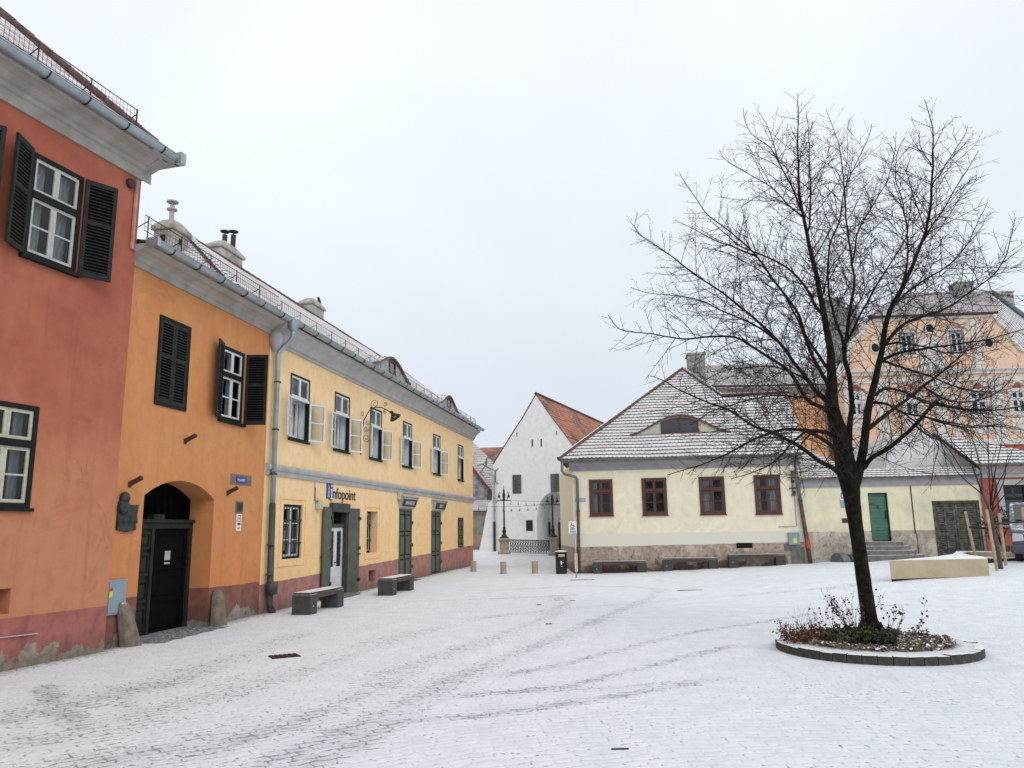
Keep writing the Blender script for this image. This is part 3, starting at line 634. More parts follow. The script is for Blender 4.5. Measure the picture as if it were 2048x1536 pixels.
mb = MB(); mb.tube([(-6, -.02, .62), (-1.35, -.02, .46)], .012, 4); part('cable', mb, mat['stuccolight'], H)
gutter(H, -14, .28, -.50, 8.93, .115, 'zinc', .8)
mb = MB(); mb.box(.26, .40, -.63, -.46, 8.80, 9.02); part('gutter_end', mb, mat['zinc'], H)
pr = math.radians(45); U_ = Vector((1, 0, 0)); V_ = Vector((0, math.cos(pr), math.sin(pr))); P0 = Vector((.28, -.42, 8.90))
mb = MB(); L_ = 7.0; roof_rows(mb, P0, U_, V_, [(-15, 0), (0, 0), (-L_ * math.cos(pr), L_), (-15, L_)], .25, .006)
Vh = Vector((-math.cos(pr), 0, math.sin(pr))); roof_rows(mb, P0, Vector((0, 1, 0)), Vh, [(0, 0), (10, 0), (5.2, L_), (L_ * math.cos(pr), L_)], .25)
part('roof', mb, mat['tileredsnow'], H)
mb = MB(); ridge_caps(mb, P0 + Vector((0, 0, .06)), P0 + U_ * (-L_ * math.cos(pr)) + V_ * L_ + Vector((0, 0, .06)), .075, .36); part('ridge_cap', mb, mat['ridge'], H)
snow_guard(H, P0, U_, V_, None, -14.4, -.62, .42, .12, .42, .085)

# ------------------------------------------------------------------ orange house with the carriage gateway
H = thing('orange_house', 'orange plastered house with an arched carriage gateway and black green shutters', 'house', FO.w(0, 0, 0), FO.rz)
gx0, gx1, zs_, zc_ = .93, 3.27, 2.62, 2.95
hol = [(1.04, 1.98, 4.38, 6.06, .1, .5), (3.30, 4.24, 4.38, 6.04, .13), (gx0, gx1, -.5, 3.0, .55, 0)]
wb = wall_mb(.0, 5.42, -.5, 7.0, hol, 8.0)
narc = 16; R_ = ((gx1 - gx0) ** 2 / 4 + (zc_ - zs_) ** 2) / (2 * (zc_ - zs_)); xc_ = (gx0 + gx1) / 2
arc = lambda x: zc_ - R_ + math.sqrt(R_ * R_ - (x - xc_) ** 2)
for i in range(narc):
    a, b = gx0 + (gx1 - gx0) * i / narc, gx0 + (gx1 - gx0) * (i + 1) / narc
    wb.poly([(a, 0, arc(a)), (b, 0, arc(b)), (b, 0, 3.0), (a, 0, 3.0)]); wb.poly([(a, 0, arc(a)), (a, .55, arc(a)), (b, .55, arc(b)), (b, 0, arc(b))])
wb.poly([(gx0 - .4, .62, -.4), (gx1 + .4, .62, -.4), (gx1 + .4, .62, 3.2), (gx0 - .4, .62, 3.2)], 1)
part('wall', wb, [mat['orangewall'], mat['room']], H)
gm = MB(); y0 = .46     # gate: frame, fixed panelled leaf on the left, beam, dark wicket
gm.box(gx0, gx1, y0, y0 + .12, 2.02, 2.14); gm.box(gx0, gx1, y0 - .05, y0 + .1, 2.14, 2.20); gm.box(gx0, gx0 + .1, y0, y0 + .1, -.3, 2.02); gm.box(gx1 - .10, gx1, y0, y0 + .1, -.3, 2.02)
gm.box(xc_ - .25, xc_ + .1, y0 - .05, y0 + .1, 2.20, 2.30)
mat['gateolive'] = M('dark gate paint', (.022, .026, .020), .7, .3, 5, spec=.2); G_ = part('carriage_gate', gm, mat['gateolive'], H)
lf = MB(); lx0, lx1 = gx0 + .1, gx0 + .98; lf.box(lx0, lx1, y0 + .03, y0 + .08, -.3, 2.02)
for a, b in ((.02, .55), (.62, 1.05), (1.12, 1.55), (1.62, 1.96)):
    for i, xx in enumerate((lx0 + .06, (lx0 + lx1) / 2 + .03)):
        frame_boxes(lf, xx, xx + .37, y0, y0 + .04, a, b, .05); lf.box(xx + .09, xx + .28, y0 + .01, y0 + .04, a + .09, b - .09)
lf.box(lx1 - .05, lx1 + .04, y0 - .03, y0 + .07, -.3, 2.02); part('gate_leaf', lf, mat['gateolive'], G_)
wk = MB(); wx0, wx1 = lx1 + .05, gx1 - .10; wk.box(wx0, wx1, y0 + .05, y0 + .09, -.3, 2.02)
for a, b in ((.10, .62), (.72, 1.25), (1.35, 1.92)): frame_boxes(wk, wx0 + .1, wx1 - .1, y0 + .03, y0 + .05, a, b, .04)
mat['gateblack'] = M('black gate paint', (.004, .004, .004), .85, .3, bump=.1, spec=.08); part('wicket_door', wk, mat['gateblack'], G_)
gl_ = MB(); 
for i in range(11):
    xx = gx0 + (i + .5) * (gx1 - gx0) / 11; gl_.box(xx - .006, xx + .006, y0 + .10, y0 + .11, 2.18, arc(xx) - .0)
for zz in (2.4, 2.6): gl_.box(gx0, gx1, y0 + .09, y0 + .10, zz, zz + .015)
part('fanlight_grille', gl_, mat['pitch'], G_); gl_ = MB(); gl_.box(gx0 - .2, gx1 + .2, y0 + .13, y0 + .14, 2.1, 3.1); part('fanlight_shade_panel', gl_, mat['pitch'], G_)  # black sheet stands in for the unlit depth behind the arch
a, z = FO.q(337, 1115, y0); solo('paper_notice', (lambda q: (q.box(-.09, .09, -.004, .004, -.13, .13), q)[1])(MB()), mat['paper'], 'small pale paper notice stuck on the black gateway door', 'notice', FO.w(a + .02, y0 + .042, z), FO.rz)
cornice(H, -.05, 5.50, [(0, 6.80), (-.04, 6.80), (-.04, 6.90), (-.08, 6.92), (-.12, 6.97), (-.22, 7.02), (-.30, 7.04), (-.40, 7.10), (-.40, 7.14), (0, 7.14)])
glazed(H, 3.30, 4.24, 4.38, 6.04, .05, 'greenblack', 'whitepaint', .62, .07, .045, 1, 0, curtain=[(.0, .2), (.6, 1.)])
shutter(H, 3.28, -.03, 4.38, 6.06, .48, math.radians(19), -1); shutter(H, 4.27, -.03, 4.36, 6.02, .50, math.radians(78), 1)
mb = MB(); frame_boxes(mb, 1.0, 2.02, -.03, .06, 4.34, 6.10, .05); part('window_frame', mb, mat['greenblack'], H)
shutter(H, 1.05, .0, 4.40, 6.05, .455, math.radians(180), -1); shutter(H, 1.97, .0, 4.40, 6.05, .455, math.radians(180), 1)
mb = MB(); mb.box(3.22, 4.32, -.07, .05, 4.31, 4.37); part('sill', mb, mat['greenblack'], H)
gutter(H, .02, 5.40, -.48, 7.20, .105, 'zinc', .8)
mb = MB(); mb.box(-.06, .03, -.60, -.36, 7.08, 7.24); part('gutter_end', mb, mat['zinc'], H)
pr = math.radians(38); V_ = Vector((0, math.cos(pr), math.sin(pr))); EY, EZ = -.40, 7.20; P0 = Vector((0, EY, EZ))
snow_guard(H, P0, U_, V_, None, .05, 5.3, .22, .10, .40, .095)
mb = MB(); V2 = Vector((0, math.cos(.14), math.sin(.14))); roof_rows(mb, P0, U_, V2, [(0, 0), (5.42, 0), (5.42, 4), (0, 4)], .25, .006); part('roof', mb, mat['tileredsnow'], H)
def chim_at(root, fr, px0, px1, pyt, pyb, off, dep, **kw):
    x0, zt = fr.q(px0, pyt, off); x1, _ = fr.q(px1, pyt, off); _, zb = fr.q((px0 + px1) / 2, pyb, off); return x0, x1, zb, zt
x0, zt = FO.q(345, 462, 3.0); x1 = x0 + .75
c_ = chimney(H, x0, x1, 3.0, 3.55, 7.2, zt + .08)
xx, zz = FO.q(340, 404, 3.4); mb = MB(); mb.tube([(x0 + .35, 3.3, zt + .2), (x0 + .35, 3.3, zz - .12)], .065, 10); mb.lathe([(.065, 0), (.14, .0), (.14, .03), (.03, .05)], (x0 + .35, 3.3, zz - .26), 12); mb.lathe([(.15, 0), (.16, .03), (.02, .08)], (x0 + .35, 3.3, zz - .04), 12); mb.tube([(x0 + .35, 3.3, zz - .14), (x0 + .35, 3.3, zz)], .02, 6)
part('flue_pipe', mb, mat['stuccolight'], c_)
# ties, plates and lamp hung on this wall
for i, (px, py, lb) in enumerate(((265, 962, 'short rusty iron bar sticking out left of the gateway arch'), (376, 876, 'short rusty iron bar sticking out above the gateway arch'), (461, 980, 'short rusty iron bar sticking out below the blue street plate'))):
    x, z = FO.q(px - 6, py + 4, 0); mb = MB(); mb.tube([(0, .02, -.03), (0, -.24, .09)], .045, 6); mb.box(-.04, .04, -.012, .0, -.08, .02); solo('iron_bracket', mb, mat['rust'], lb, 'wall bracket', FO.w(x, 0, z), FO.rz, 'rusty iron stubs on the orange wall')
x0, z1 = FO.q(236, 1005, -.05); x1, z0 = FO.q(275, 1062, -.05); t = thing('bronze_plaque', 'green patinated bronze relief plaque beside the gateway arch', 'plaque', FO.w(x0 + .05, 0, z0), FO.rz)
W_, H_ = x1 - x0 - .05, z1 - z0
mb = MB(); ol = [(0, .02), (W_ * .5, -.02), (W_ * .95, .02), (W_ * .9, H_ * .25), (W_, H_ * .3), (W_ * .94, H_ * .6), (W_, H_ * .97), (W_ * .88, H_ * .92), (W_ * .5, H_ * .95), (W_ * .36, H_ * 1.05), (W_ * .1, H_ * 1.02), (.0, H_ * .6)]
mb.prism(ol, -.05, 0); part('tablet', mb, mat['bronze'], t, bevel=.012)
mb = MB(); mb.lathe([(0, -.10), (.07, -.07), (.095, 0), (.075, .07), (.03, .11), (0, .12)], (W_ * .2, -.06, H_ * 1.16), 12); mb.lathe([(.04, .08), (.10, 0), (.12, -.14), (.08, -.2), (.02, -.22)], (W_ * .2, -.03, H_ * 1.02), 12); part('portrait_relief', mb, mat['bronze'], t, smooth=True)
mb = MB(); mb.box(-.004, W_ * .0 + .0, -.01, 0, 0, .01)
x0, z1 = FO.q(224, 1160, -.02); x1, z0 = FO.q(248, 1226, -.02); t = thing('meter_cabinet', 'pale blue grey meter cabinet on the wall left of the gateway', 'cabinet', FO.w(.07, 0, z0), FO.rz)
mb = MB(); mb.box(0, .50, -.05, .0, 0, z1 - z0); mb.box(.03, .47, -.062, -.05, .03, z1 - z0 - .03); part('cabinet_body', mb, mat['bluebox'], t, bevel=.006)
mb = MB(); mb.box(.035, .11, -.066, -.0625, .30, .40); part('warning_label', mb, mat['yellow'], t); mb = MB(); mb.box(.035, .11, -.066, -.0625, .40, .455); part('red_label', mb, mat['red'], t)
x, z = FO.q(482, 961, 0); t = thing('street_plate', 'small blue enamel street name plate above the notice on the orange wall', 'street sign', FO.w(x - .46, 0, z - .09), FO.rz)
mb = MB(); mb.box(0, .92, -.006, 0, -.02, .22); part('bare_plaster_patch', mb, mat['stone'], t); mb = MB(); mb.box(.24, .68, -.022, -.006, .03, .17); part('plate', mb, mat['blue'], t, bevel=.003); text_part('Piața HUET', .085, 'white', t, .27, -.024, .07, sx=.86, depth=.001)
x, z = FO.q(478, 1015, 0); t = thing('small_plaque', 'small dark grey green square plaque right of the gateway', 'plaque', FO.w(x - .15, 0, z - .13), FO.rz)
mb = MB(); mb.box(0, .30, -.02, 0, 0, .27); part('plaque_plate', mb, mat['zincdark'], t, bevel=.004); mb = MB(); mb.box(.03, .27, -.024, -.0205, .03, .24); part('plaque_face', mb, mat['bronze'], t)
t = thing('monument_sign', 'white monument notice with a dark red emblem under the small plaque', 'sign', FO.w(x - .09, 0, z - .52), FO.rz)
mb = MB(); mb.box(0, .20, -.012, 0, 0, .38); part('sign_board', mb, mat['white'], t)
mat['maroon'] = M('maroon print', (.10, .03, .05), .6, .05); mb = MB()
frame_boxes(mb, .035, .165, -.014, -.0125, .20, .345, .016); mb.box(.08, .12, -.014, -.0125, .25, .295); mb.box(.035, .165, -.014, -.0125, .125, .175); part('emblem_print', mb, mat['maroon'], t)
mb = MB(); mb.box(.035, .165, -.014, -.0125, .04, .08); part('blue_print', mb, mat['bluegrey'], t)
# guard stones at the gateway
def guard_stone(x, lean, lb, h=.95, wd=.34, sk=0):
    t = MB(); n = 10
    for i in range(1): pass
    prof = [(.20, -.25), (.19, .05), (.16, h * .5), (.135, h * .82), (.10, h * .96), (.04, h)]
    V = []; ns = 8
    for r, z in prof:
        for j in range(ns):
            a = 2 * math.pi * (j + .5) / ns; rr = r * (1 + .10 * math.sin(j * 2.3 + z * 3)); V.append((rr * math.cos(a) + lean * z, rr * math.sin(a) * .9 + .10 * z, z))
    F = [(i*ns+j, i*ns+(j+1)%ns, (i+1)*ns+(j+1)%ns, (i+1)*ns+j) for i in range(len(prof)-1) for j in range(ns)] + [tuple(range((len(prof)-1)*ns, len(prof)*ns))]
    t.faces(V, F); p = FO.w(x, -.16, 0); p.z = gz(p.x, p.y)
    return solo('guard_stone', t, mat['stone'], lb, 'guard stone', p, FO.rz, 'guard stones flanking the gateway', bevel=.03)
guard_stone(.62, -.22, 'slanting grey guard stone at the left foot of the gateway', .76); guard_stone(3.42, .05, 'thick upright guard stone at the right foot of the gateway', .72, .4)
# ------------------------------------------------------------------ long yellow house
H = thing('yellow_house', 'long ochre yellow house with open white casements and olive doors', 'house', FO.w(0, 0, 0), FO.rz)
X0, X1 = 5.42, 27.9
wins = [(6.60, 7.76), (9.52, 10.68), (12.52, 13.66), (16.06, 17.18), (20.26, 21.38), (24.62, 25.74)]; ZA, ZB, ZT = 4.32, 6.06, 5.46
hol = [(a, b, ZA, ZB, .10, 1.2) for a, b in wins] + [(6.50, 7.60, 1.24, 2.62, .16, .8), (9.42, 10.66, -.3, 2.62, .30, 0.9), (12.42, 13.44, 1.20, 2.56, .38, .6), (15.72, 17.26, -.3, 2.70, .10, 0), (20.0, 21.5, -.3, 2.70, .10, 0), (24.62, 25.70, 1.08, 2.50, .08, .5), (12.68, 13.30, .28, .64, .3, .3)]
part('wall', wall_mb(X0, X1, -.5, 7.0, hol, 8.0), [mat['yellowwall'], mat['room']], H)
cornice(H, X0, X1 + .12, [(0, 6.60), (-.05, 6.60), (-.05, 6.67), (-.10, 6.69), (-.13, 6.78), (-.20, 6.88), (-.32, 6.98), (-.38, 7.02), (-.40, 7.08), (-.40, 7.12), (0, 7.12)], 'stuccolight')
cornice(H, X0 + .02, X1 + .05, [(0, 3.30), (-.035, 3.30), (-.05, 3.37), (-.05, 3.41), (-.09, 3.44), (-.11, 3.50), (-.11, 3.54), (-.06, 3.58), (0, 3.585)], 'stuccolight', 'string_course')
gutter(H, X0 + .25, X1 + .32, -.50, 7.20, .105, 'zinc', .86)
for i, (a, b) in enumerate(wins):
    mb = MB(); frame_boxes(mb, a, b, -.02, .09, ZA, ZB, .045); mb.box(a - .04, b + .04, -.06, .02, ZA - .05, ZA); W = part('window', mb, mat['greenblack'], H)
    sb = MB(); xc = (a + b) / 2; frame_boxes(sb, a + .05, xc, .0, .05, ZT, ZB - .05, .05); frame_boxes(sb, xc, b - .05, .0, .05, ZT, ZB - .05, .05); sb.box(a + .045, b - .045, -.03, .06, ZT - .06, ZT)
    part('transom_light', sb, mat['whitepaint'], W); gb = MB(); gb.poly([(a + .05, .03, ZT), (b - .05, .03, ZT), (b - .05, .03, ZB - .05), (a + .05, .03, ZB - .05)]); part('pane', gb, mat['glass'], W)
    # inner casement, closed, with pale reveals
    ib = MB(); yi = .30; frame_boxes(ib, a + .03, b - .03, yi, yi + .05, ZA + .03, ZB - .03, .09)
    frame_boxes(ib, a + .12, xc, yi - .02, yi + .02, ZA + .12, ZT - .02, .06); frame_boxes(ib, xc, b - .12, yi - .02, yi + .02, ZA + .12, ZT - .02, .06); ib.box(a, b, yi - .02, yi + .05, ZT - .05, ZT + .04)
    ib.poly([(a + .001, .1, ZA), (a + .001, yi, ZA), (a + .001, yi, ZB), (a + .001, .1, ZB)]); ib.poly([(b - .001, .1, ZA), (b - .001, .1, ZB), (b - .001, yi, ZB), (b - .001, yi, ZA)]); ib.poly([(a, .1, ZA + .002), (b, .1, ZA + .002), (b, yi, ZA + .002), (a, yi, ZA + .002)])
    part('inner_casement', ib, mat['whitepaint'], W); cb = MB()
    for k in range(16):
        xa_, xb_ = a + .1 + (b - a - .2) * k / 16, a + .1 + (b - a - .2) * (k + 1) / 16; cb.poly([(xa_, yi + .06 + .02 * (k % 2), ZA + .1), (xb_, yi + .06 + .02 * ((k + 1) % 2), ZA + .1), (xb_, yi + .06 + .02 * ((k + 1) % 2), ZB - .1), (xa_, yi + .06 + .02 * (k % 2), ZB - .1)])
    part('curtain', cb, mat['curtain'], W)
    if i < 5:
        j1, j2 = [(20, 29), (14, 27), (26, 24), (11, 26), (9, 25)][i]
        open_sash(W, a + .02, -.03, ZA + .03, ZT - .06, .53, math.radians(j1), -1); open_sash(W, b - .02, -.03, ZA + .03, ZT - .06, .53, math.radians(j2), 1)
# ground-floor openings
W = glazed(H, 6.50, 7.60, 1.24, 2.62, .10, 'greenblack', 'whitepaint', None, .06, .05, 2, curtain=[(0, .35), (.65, 1)])
mb = MB()
for k in range(7): mb.tube([(6.58 + k * .158, .03, 1.26), (6.58 + k * .158, .03, 2.60)], .011, 5)
for z in (1.62, 2.2): mb.box(6.5, 7.6, .015, .03, z, z + .03)
part('window_grille', mb, mat['blackiron'], W)
pb = MB(); pb.box(6.72, 6.95, .135, .14, 1.45, 1.95); pb.box(7.18, 7.42, .135, .14, 1.40, 1.75); part('poster', pb, mat['paper'], W)
for q in ((6.30, 7.80, -.02, 0, 1.06, 2.80), (12.24, 13.62, -.02, 0, 1.02, 2.74)): mb = MB(); frame_boxes(mb, *q, .05); part('plaster_surround', mb, mat['yellowwall'], H)
W = glazed(H, 12.42, 13.44, 1.20, 2.56, .30, 'greenblack', 'whitepaint', None, .06, .05, 2); mb = MB()
for k in range(6): mb.tube([(12.5 + k * .17, .24, 1.22), (12.5 + k * .17, .24, 2.54)], .011, 5)
for z in (1.6, 2.1): mb.box(12.42, 13.44, .225, .24, z, z + .03)
part('window_grille', mb, mat['blackiron'], W)
def panel_door(root, xa, xb, z0, z1, y, mt, rails, name='door_leaf'):
    mb = MB(); mb.box(xa, xb, y, y + .04, z0, z1)
    for a, b in rails:
        frame_boxes(mb, xa + .09, xb - .09, y - .008, y, z0 + a, z0 + b, .03, 1); mb.box(xa + .14, xb - .14, y - .022, y, z0 + a + .05, z0 + b - .05)  # dark frames paint the groove shade around each panel
    return part(name, mb, [mat[mt], mat['pitch']], root)
# infopoint door: dark lining, transom light, two white leaves with grilles, solid leaves folded open
mb = MB(); frame_boxes(mb, 9.42, 10.66, -.02, .30, -.3, 2.62, .06); mb.box(9.36, 10.72, -.10, .0, 2.48, 2.74); mb.box(9.48, 10.60, .04, .16, 2.04, 2.14)
D = part('entrance_door', mb, mat['olivedark'], H)
gb = MB(); gb.poly([(9.48, .17, 2.14), (10.6, .17, 2.14), (10.6, .17, 2.5), (9.48, .17, 2.5)]); part('transom_pane', gb, mat['glass'], D)
mb = MB(); mb.box(9.52, 9.9, .22, .23, 2.16, 2.46); part('transom_poster', mb, M('blue brown poster', (.10, .13, .22), .6, .5, 6, col2=(.35, .2, .12)), D)
for xa, xb in ((9.50, 10.04), (10.05, 10.60)):
    mb = MB(); mb.box(xa, xb, .08, .13, -.3, .78); frame_boxes(mb, xa, xb, .08, .13, .78, 2.03, .11); frame_boxes(mb, xa + .08, xb - .08, .068, .08, .10, .62, .03); mb.box(xa + .15, xb - .15, .07, .08, .18, .54)
    l_ = part('door_leaf', mb, mat['whitepaint'], D, bevel=.004); gb = MB(); gb.poly([(xa + .1, .11, .88), (xb - .1, .11, .88), (xb - .1, .11, 1.93), (xa + .1, .11, 1.93)]); part('dark_pane', gb, mat['darkpane'], l_)
    mb = MB()
    for r_ in range(9):
        for c_ in range(2):
            cx, cz = xa + .19 + c_ * .17, .95 + r_ * .118; mb.tube([(cx + .055 * math.cos(q), .085, cz + .055 * math.sin(q)) for q in [math.pi * 2 * j / 8 for j in range(9)]], .008, 4)
    for zz in (1.2, 1.6): mb.box(xa + .11, xb - .11, .08, .092, zz, zz + .02)
    part('grille', mb, mat['blackiron'], l_)
mb = MB(); mb.box(10.0, 10.03, .02, .08, 1.0, 1.03); mb.box(9.92, 10.03, .01, .03, 1.0, 1.025); part('door_handle', mb, mat['blackiron'], D)
for hx, sd, ph in ((9.40, -1, 3), (10.68, 1, 13)):
    mb = MB(); mb.T = hinge(hx, -.05, .05, sd * math.cos(math.radians(ph)), -math.sin(math.radians(ph))); mb.box(0, .60, -.025, .025, 0, 2.56)
    s_ = part('outer_leaf', mb, mat['olive'], D, bevel=.006); 
    for z in (.35, 1.3, 2.2): ib = MB(); ib.T = mb.T; ib.box(.52 if sd > 0 else -.02, .64 if sd > 0 else .08, -.05, .05, z, z + .10); part('hinge_strap', ib, mat['blackiron'], s_)
    ib = MB(); ib.T = mb.T; ib.box(.45, .66, -.045, -.025, 1.15, 1.19); part('bolt', ib, mat['blackiron'], s_)
mb = MB(); mb.box(9.3, 10.8, -.45, .3, -.3, .10); part('door_step', mb, mat['stone'], H, bevel=.02)
for xa, xb in ((15.72, 17.26), (20.0, 21.5)):
    mb = MB(); frame_boxes(mb, xa, xb, -.02, .12, -.3, 2.72, .07); D = part('double_door', mb, mat['olive'], H); xc = (xa + xb) / 2
    for a, b in ((xa + .08, xc), (xc, xb - .08)): panel_door(D, a, b, .02, 2.64, .03, 'olive', [(.12, .85), (.98, 1.72), (1.84, 2.5)])
    mb = MB(); mb.box(xc - .03, xc + .03, -.0, .03, .02, 2.64); part('cover_strip', mb, mat['olivedark'], D)
    for z in (.5, 1.3, 2.15): mb = MB(); mb.box(xb - .02, xb + .05, -.06, .02, z, z + .12); part('hinge_strap', mb, mat['olivedark'], D)
    mb = MB(); mb.box(xa - .1, xb + .1, -.42, .05, -.3, .07); part('door_step', mb, mat['stone'], H, bevel=.02)
mb = MB(); frame_boxes(mb, 24.62, 25.70, -.02, .05, 1.08, 2.50, .05); W = part('shuttered_window', mb, mat['olivedark'], H)
for a, b in ((24.67, 25.16), (25.16, 25.65)): panel_door(W, a, b, 1.13, 2.45, .0, 'olive', [(.08, .42), (.48, .84), (.90, 1.25)], 'closed_shutter')
mb = MB(); mb.box(12.68, 13.30, .25, .28, .28, .64); part('cellar_hatch', mb, M('dark red hatch', (.07, .03, .025), .7), H)
mb = MB(); mb.box(13.7, 14.4, -.03, 0, -.1, .12); part('bare_masonry', mb, mat['stone'], H)
for px, py in ((918, 1094), (934, 1093)):
    x, z = FO.q(px, py); mb = MB(); mb.tube([(x, 0, z), (x, -.12, z), (x + .05, -.14, z - .05)], .014, 5); part('shutter_stay', mb, mat['rust'], H)
# roof of the yellow house
PR = math.radians(38); V_ = Vector((0, math.cos(PR), math.sin(PR))); Nn = Vector((0, -math.sin(PR), math.cos(PR)))
rt = (4.4) / math.cos(PR); ax, av = FO.slope(402, 489, EY, EZ, PR); bx_, bv = FO.slope(477, 561, EY, EZ, PR)
bx_ = 3.0
mb = MB(); P0 = Vector((0, EY, EZ)); apx = bx_ + 4.6
dorm = []
for pl, pr_, pb, pt in ((655, 712, 712, 655), (792, 842, 776, 742)):
    xa, va = FO.slope(pl + 8, pb - 20, EY, EZ, PR); dorm.append((FO.slope((pl + pr_) / 2, pb - 14, EY, EZ, PR)))
roof_rows(mb, P0, U_, V_, [(bx_, 0), (X1 + .1, 0), (X1 + .1, rt), (apx, rt)], .25, .006)
hipA = P0 + U_ * bx_; hipB = P0 + U_ * apx + V_ * rt; hv = (hipB - hipA)
hp = Vector((apx - bx_, 0, rt * math.sin(PR))).normalized(); roof_rows(mb, hipA, Vector((0, 1, 0)), hp, [(0, 0), (8.8, 0), (4.4, (Vector((apx - bx_, 0, rt * math.sin(PR)))).length)], .25, .006)
zr = EZ + rt * math.sin(PR); yr = EY + rt * math.cos(PR)
mb.poly([(apx, yr, zr), (X1 + .1, yr, zr), (X1 + .1, yr + 4.4, EZ), (bx_, yr + 4.4, EZ)], 0, [(0, 0), (1, 0), (1, 1), (0, 1)])
mb.poly([(X1 + .05, EY, EZ), (X1 + .05, yr + 4.4, EZ), (X1 + .05, yr, zr - .02)], 1)
part('roof', mb, [mat['tileredsnow'], mat['stuccolight']], H)
mb = MB(); ridge_caps(mb, hipA + Vector((0, 0, .05)), hipB + Vector((0, 0, .05)), .085, .36); ridge_caps(mb, (apx, yr, zr + .0), (X1 + .1, yr, zr + .0), .065, .38); ridge_caps(mb, P0 + U_ * (X1 + .1), P0 + U_ * (X1 + .1) + V_ * rt, .05, .38); part('ridge_cap', mb, mat['ridge'], H)
snow_guard(H, P0, U_, V_, None, 5.4, X1 - .3, .22, .08, .33, .115, 'zincdark')
eyebrow(H, FO, EY, EZ, PR, 15.9, 1.05, 4.4, .62, .62, mat['tileredsnow'])
eyebrow(H, FO, EY, EZ, PR, 24.2, .95, 3.6, .58, .6, mat['tileredsnow'])
for nm, (pl, pr_, pt, pb) in {'a': (440, 484, 512, 548), 'b': (618, 648, 620, 645)}.items():
    off = yr + .3; x0, zt = FO.q(pl, pt, off); x1, zb = FO.q(pr_, pb, off); wd = 1.35 if nm == 'a' else 1.2; xm = (x0 + x1) / 2 - .3
    c_ = chimney(H, xm - wd / 2, xm + wd / 2, yr + .1, yr + .65, zr - .8, zt + .22, holes=False)
    if nm == 'a':
        for px in (450, 467):
            xx, z1 = FO.q(px, 470, yr + .5); fb = MB(); fb.tube([(xx, yr + .5, zt), (xx, yr + .5, z1)], .085, 10); fb.lathe([(.15, 0), (.17, .03), (.02, .07)], (xx, yr + .5, z1 + .10), 12); fb.tube([(xx, yr + .5, z1), (xx, yr + .5, z1 + .12)], .015, 4); part('flue_pipe', fb, mat['zincdark'] if 0 else mat['blackiron'], c_)
    else:
        xx, z1 = FO.q(631, 594, yr + .5); fb = MB(); fb.tube([(xx, yr + .5, zt), (xx, yr + .5, zt + .35), (xx + .15, yr + .4, zt + .55), (xx + .2, yr + .4, z1 - .2), (xx + .05, yr + .4, z1)], [.07, .07, .08, .08, .05], 8); part('flue_pipe', fb, mat['blackiron'], c_)
# downpipe between the two houses
dp = MB(); xg, zg = 5.62, 7.12
dp.tube([(xg, -.50, zg), (xg, -.50, 6.75), (xg + .02, -.38, 6.62), (xg - .0, -.16, 6.42), (xg, -.12, 6.3), (xg + .04, -.12, 2.6)], .065, 10, 0); dp.lathe([(.075, 0), (.12, .06), (.14, .22), (.15, .3)], (xg, -.5, 6.9), 10, 0)
dp.tube([(xg + .04, -.12, 2.6), (xg + .10, -.12, .25), (xg + .12, -.16, .05)], .078, 10, 1); dp.box(xg, xg + .2, -.26, -.06, .45, .75, 1); dp.tube([(xg + .12, -.16, .12), (xg + .14, -.2, 0)], .08, 8, 2)
for z in (5.6, 4.4, 3.3, 1.6, .9): dp.tube([(xg + .03, -.12, z), (xg + .03, -.12, z + .04)], .09, 10, 1)
part('downpipe', dp, [mat['zinc'], mat['zincgreen'], mat['rust']], H, smooth=True)
mb = MB(); mb.lathe([(0, .26), (.12, .2), (.19, .05), (.18, -.12), (.10, -.26), (.03, -.34)], (5.50, -.10, 6.72), 14); part('cornice_scroll', mb, mat['stuccolight'], H, smooth=True)
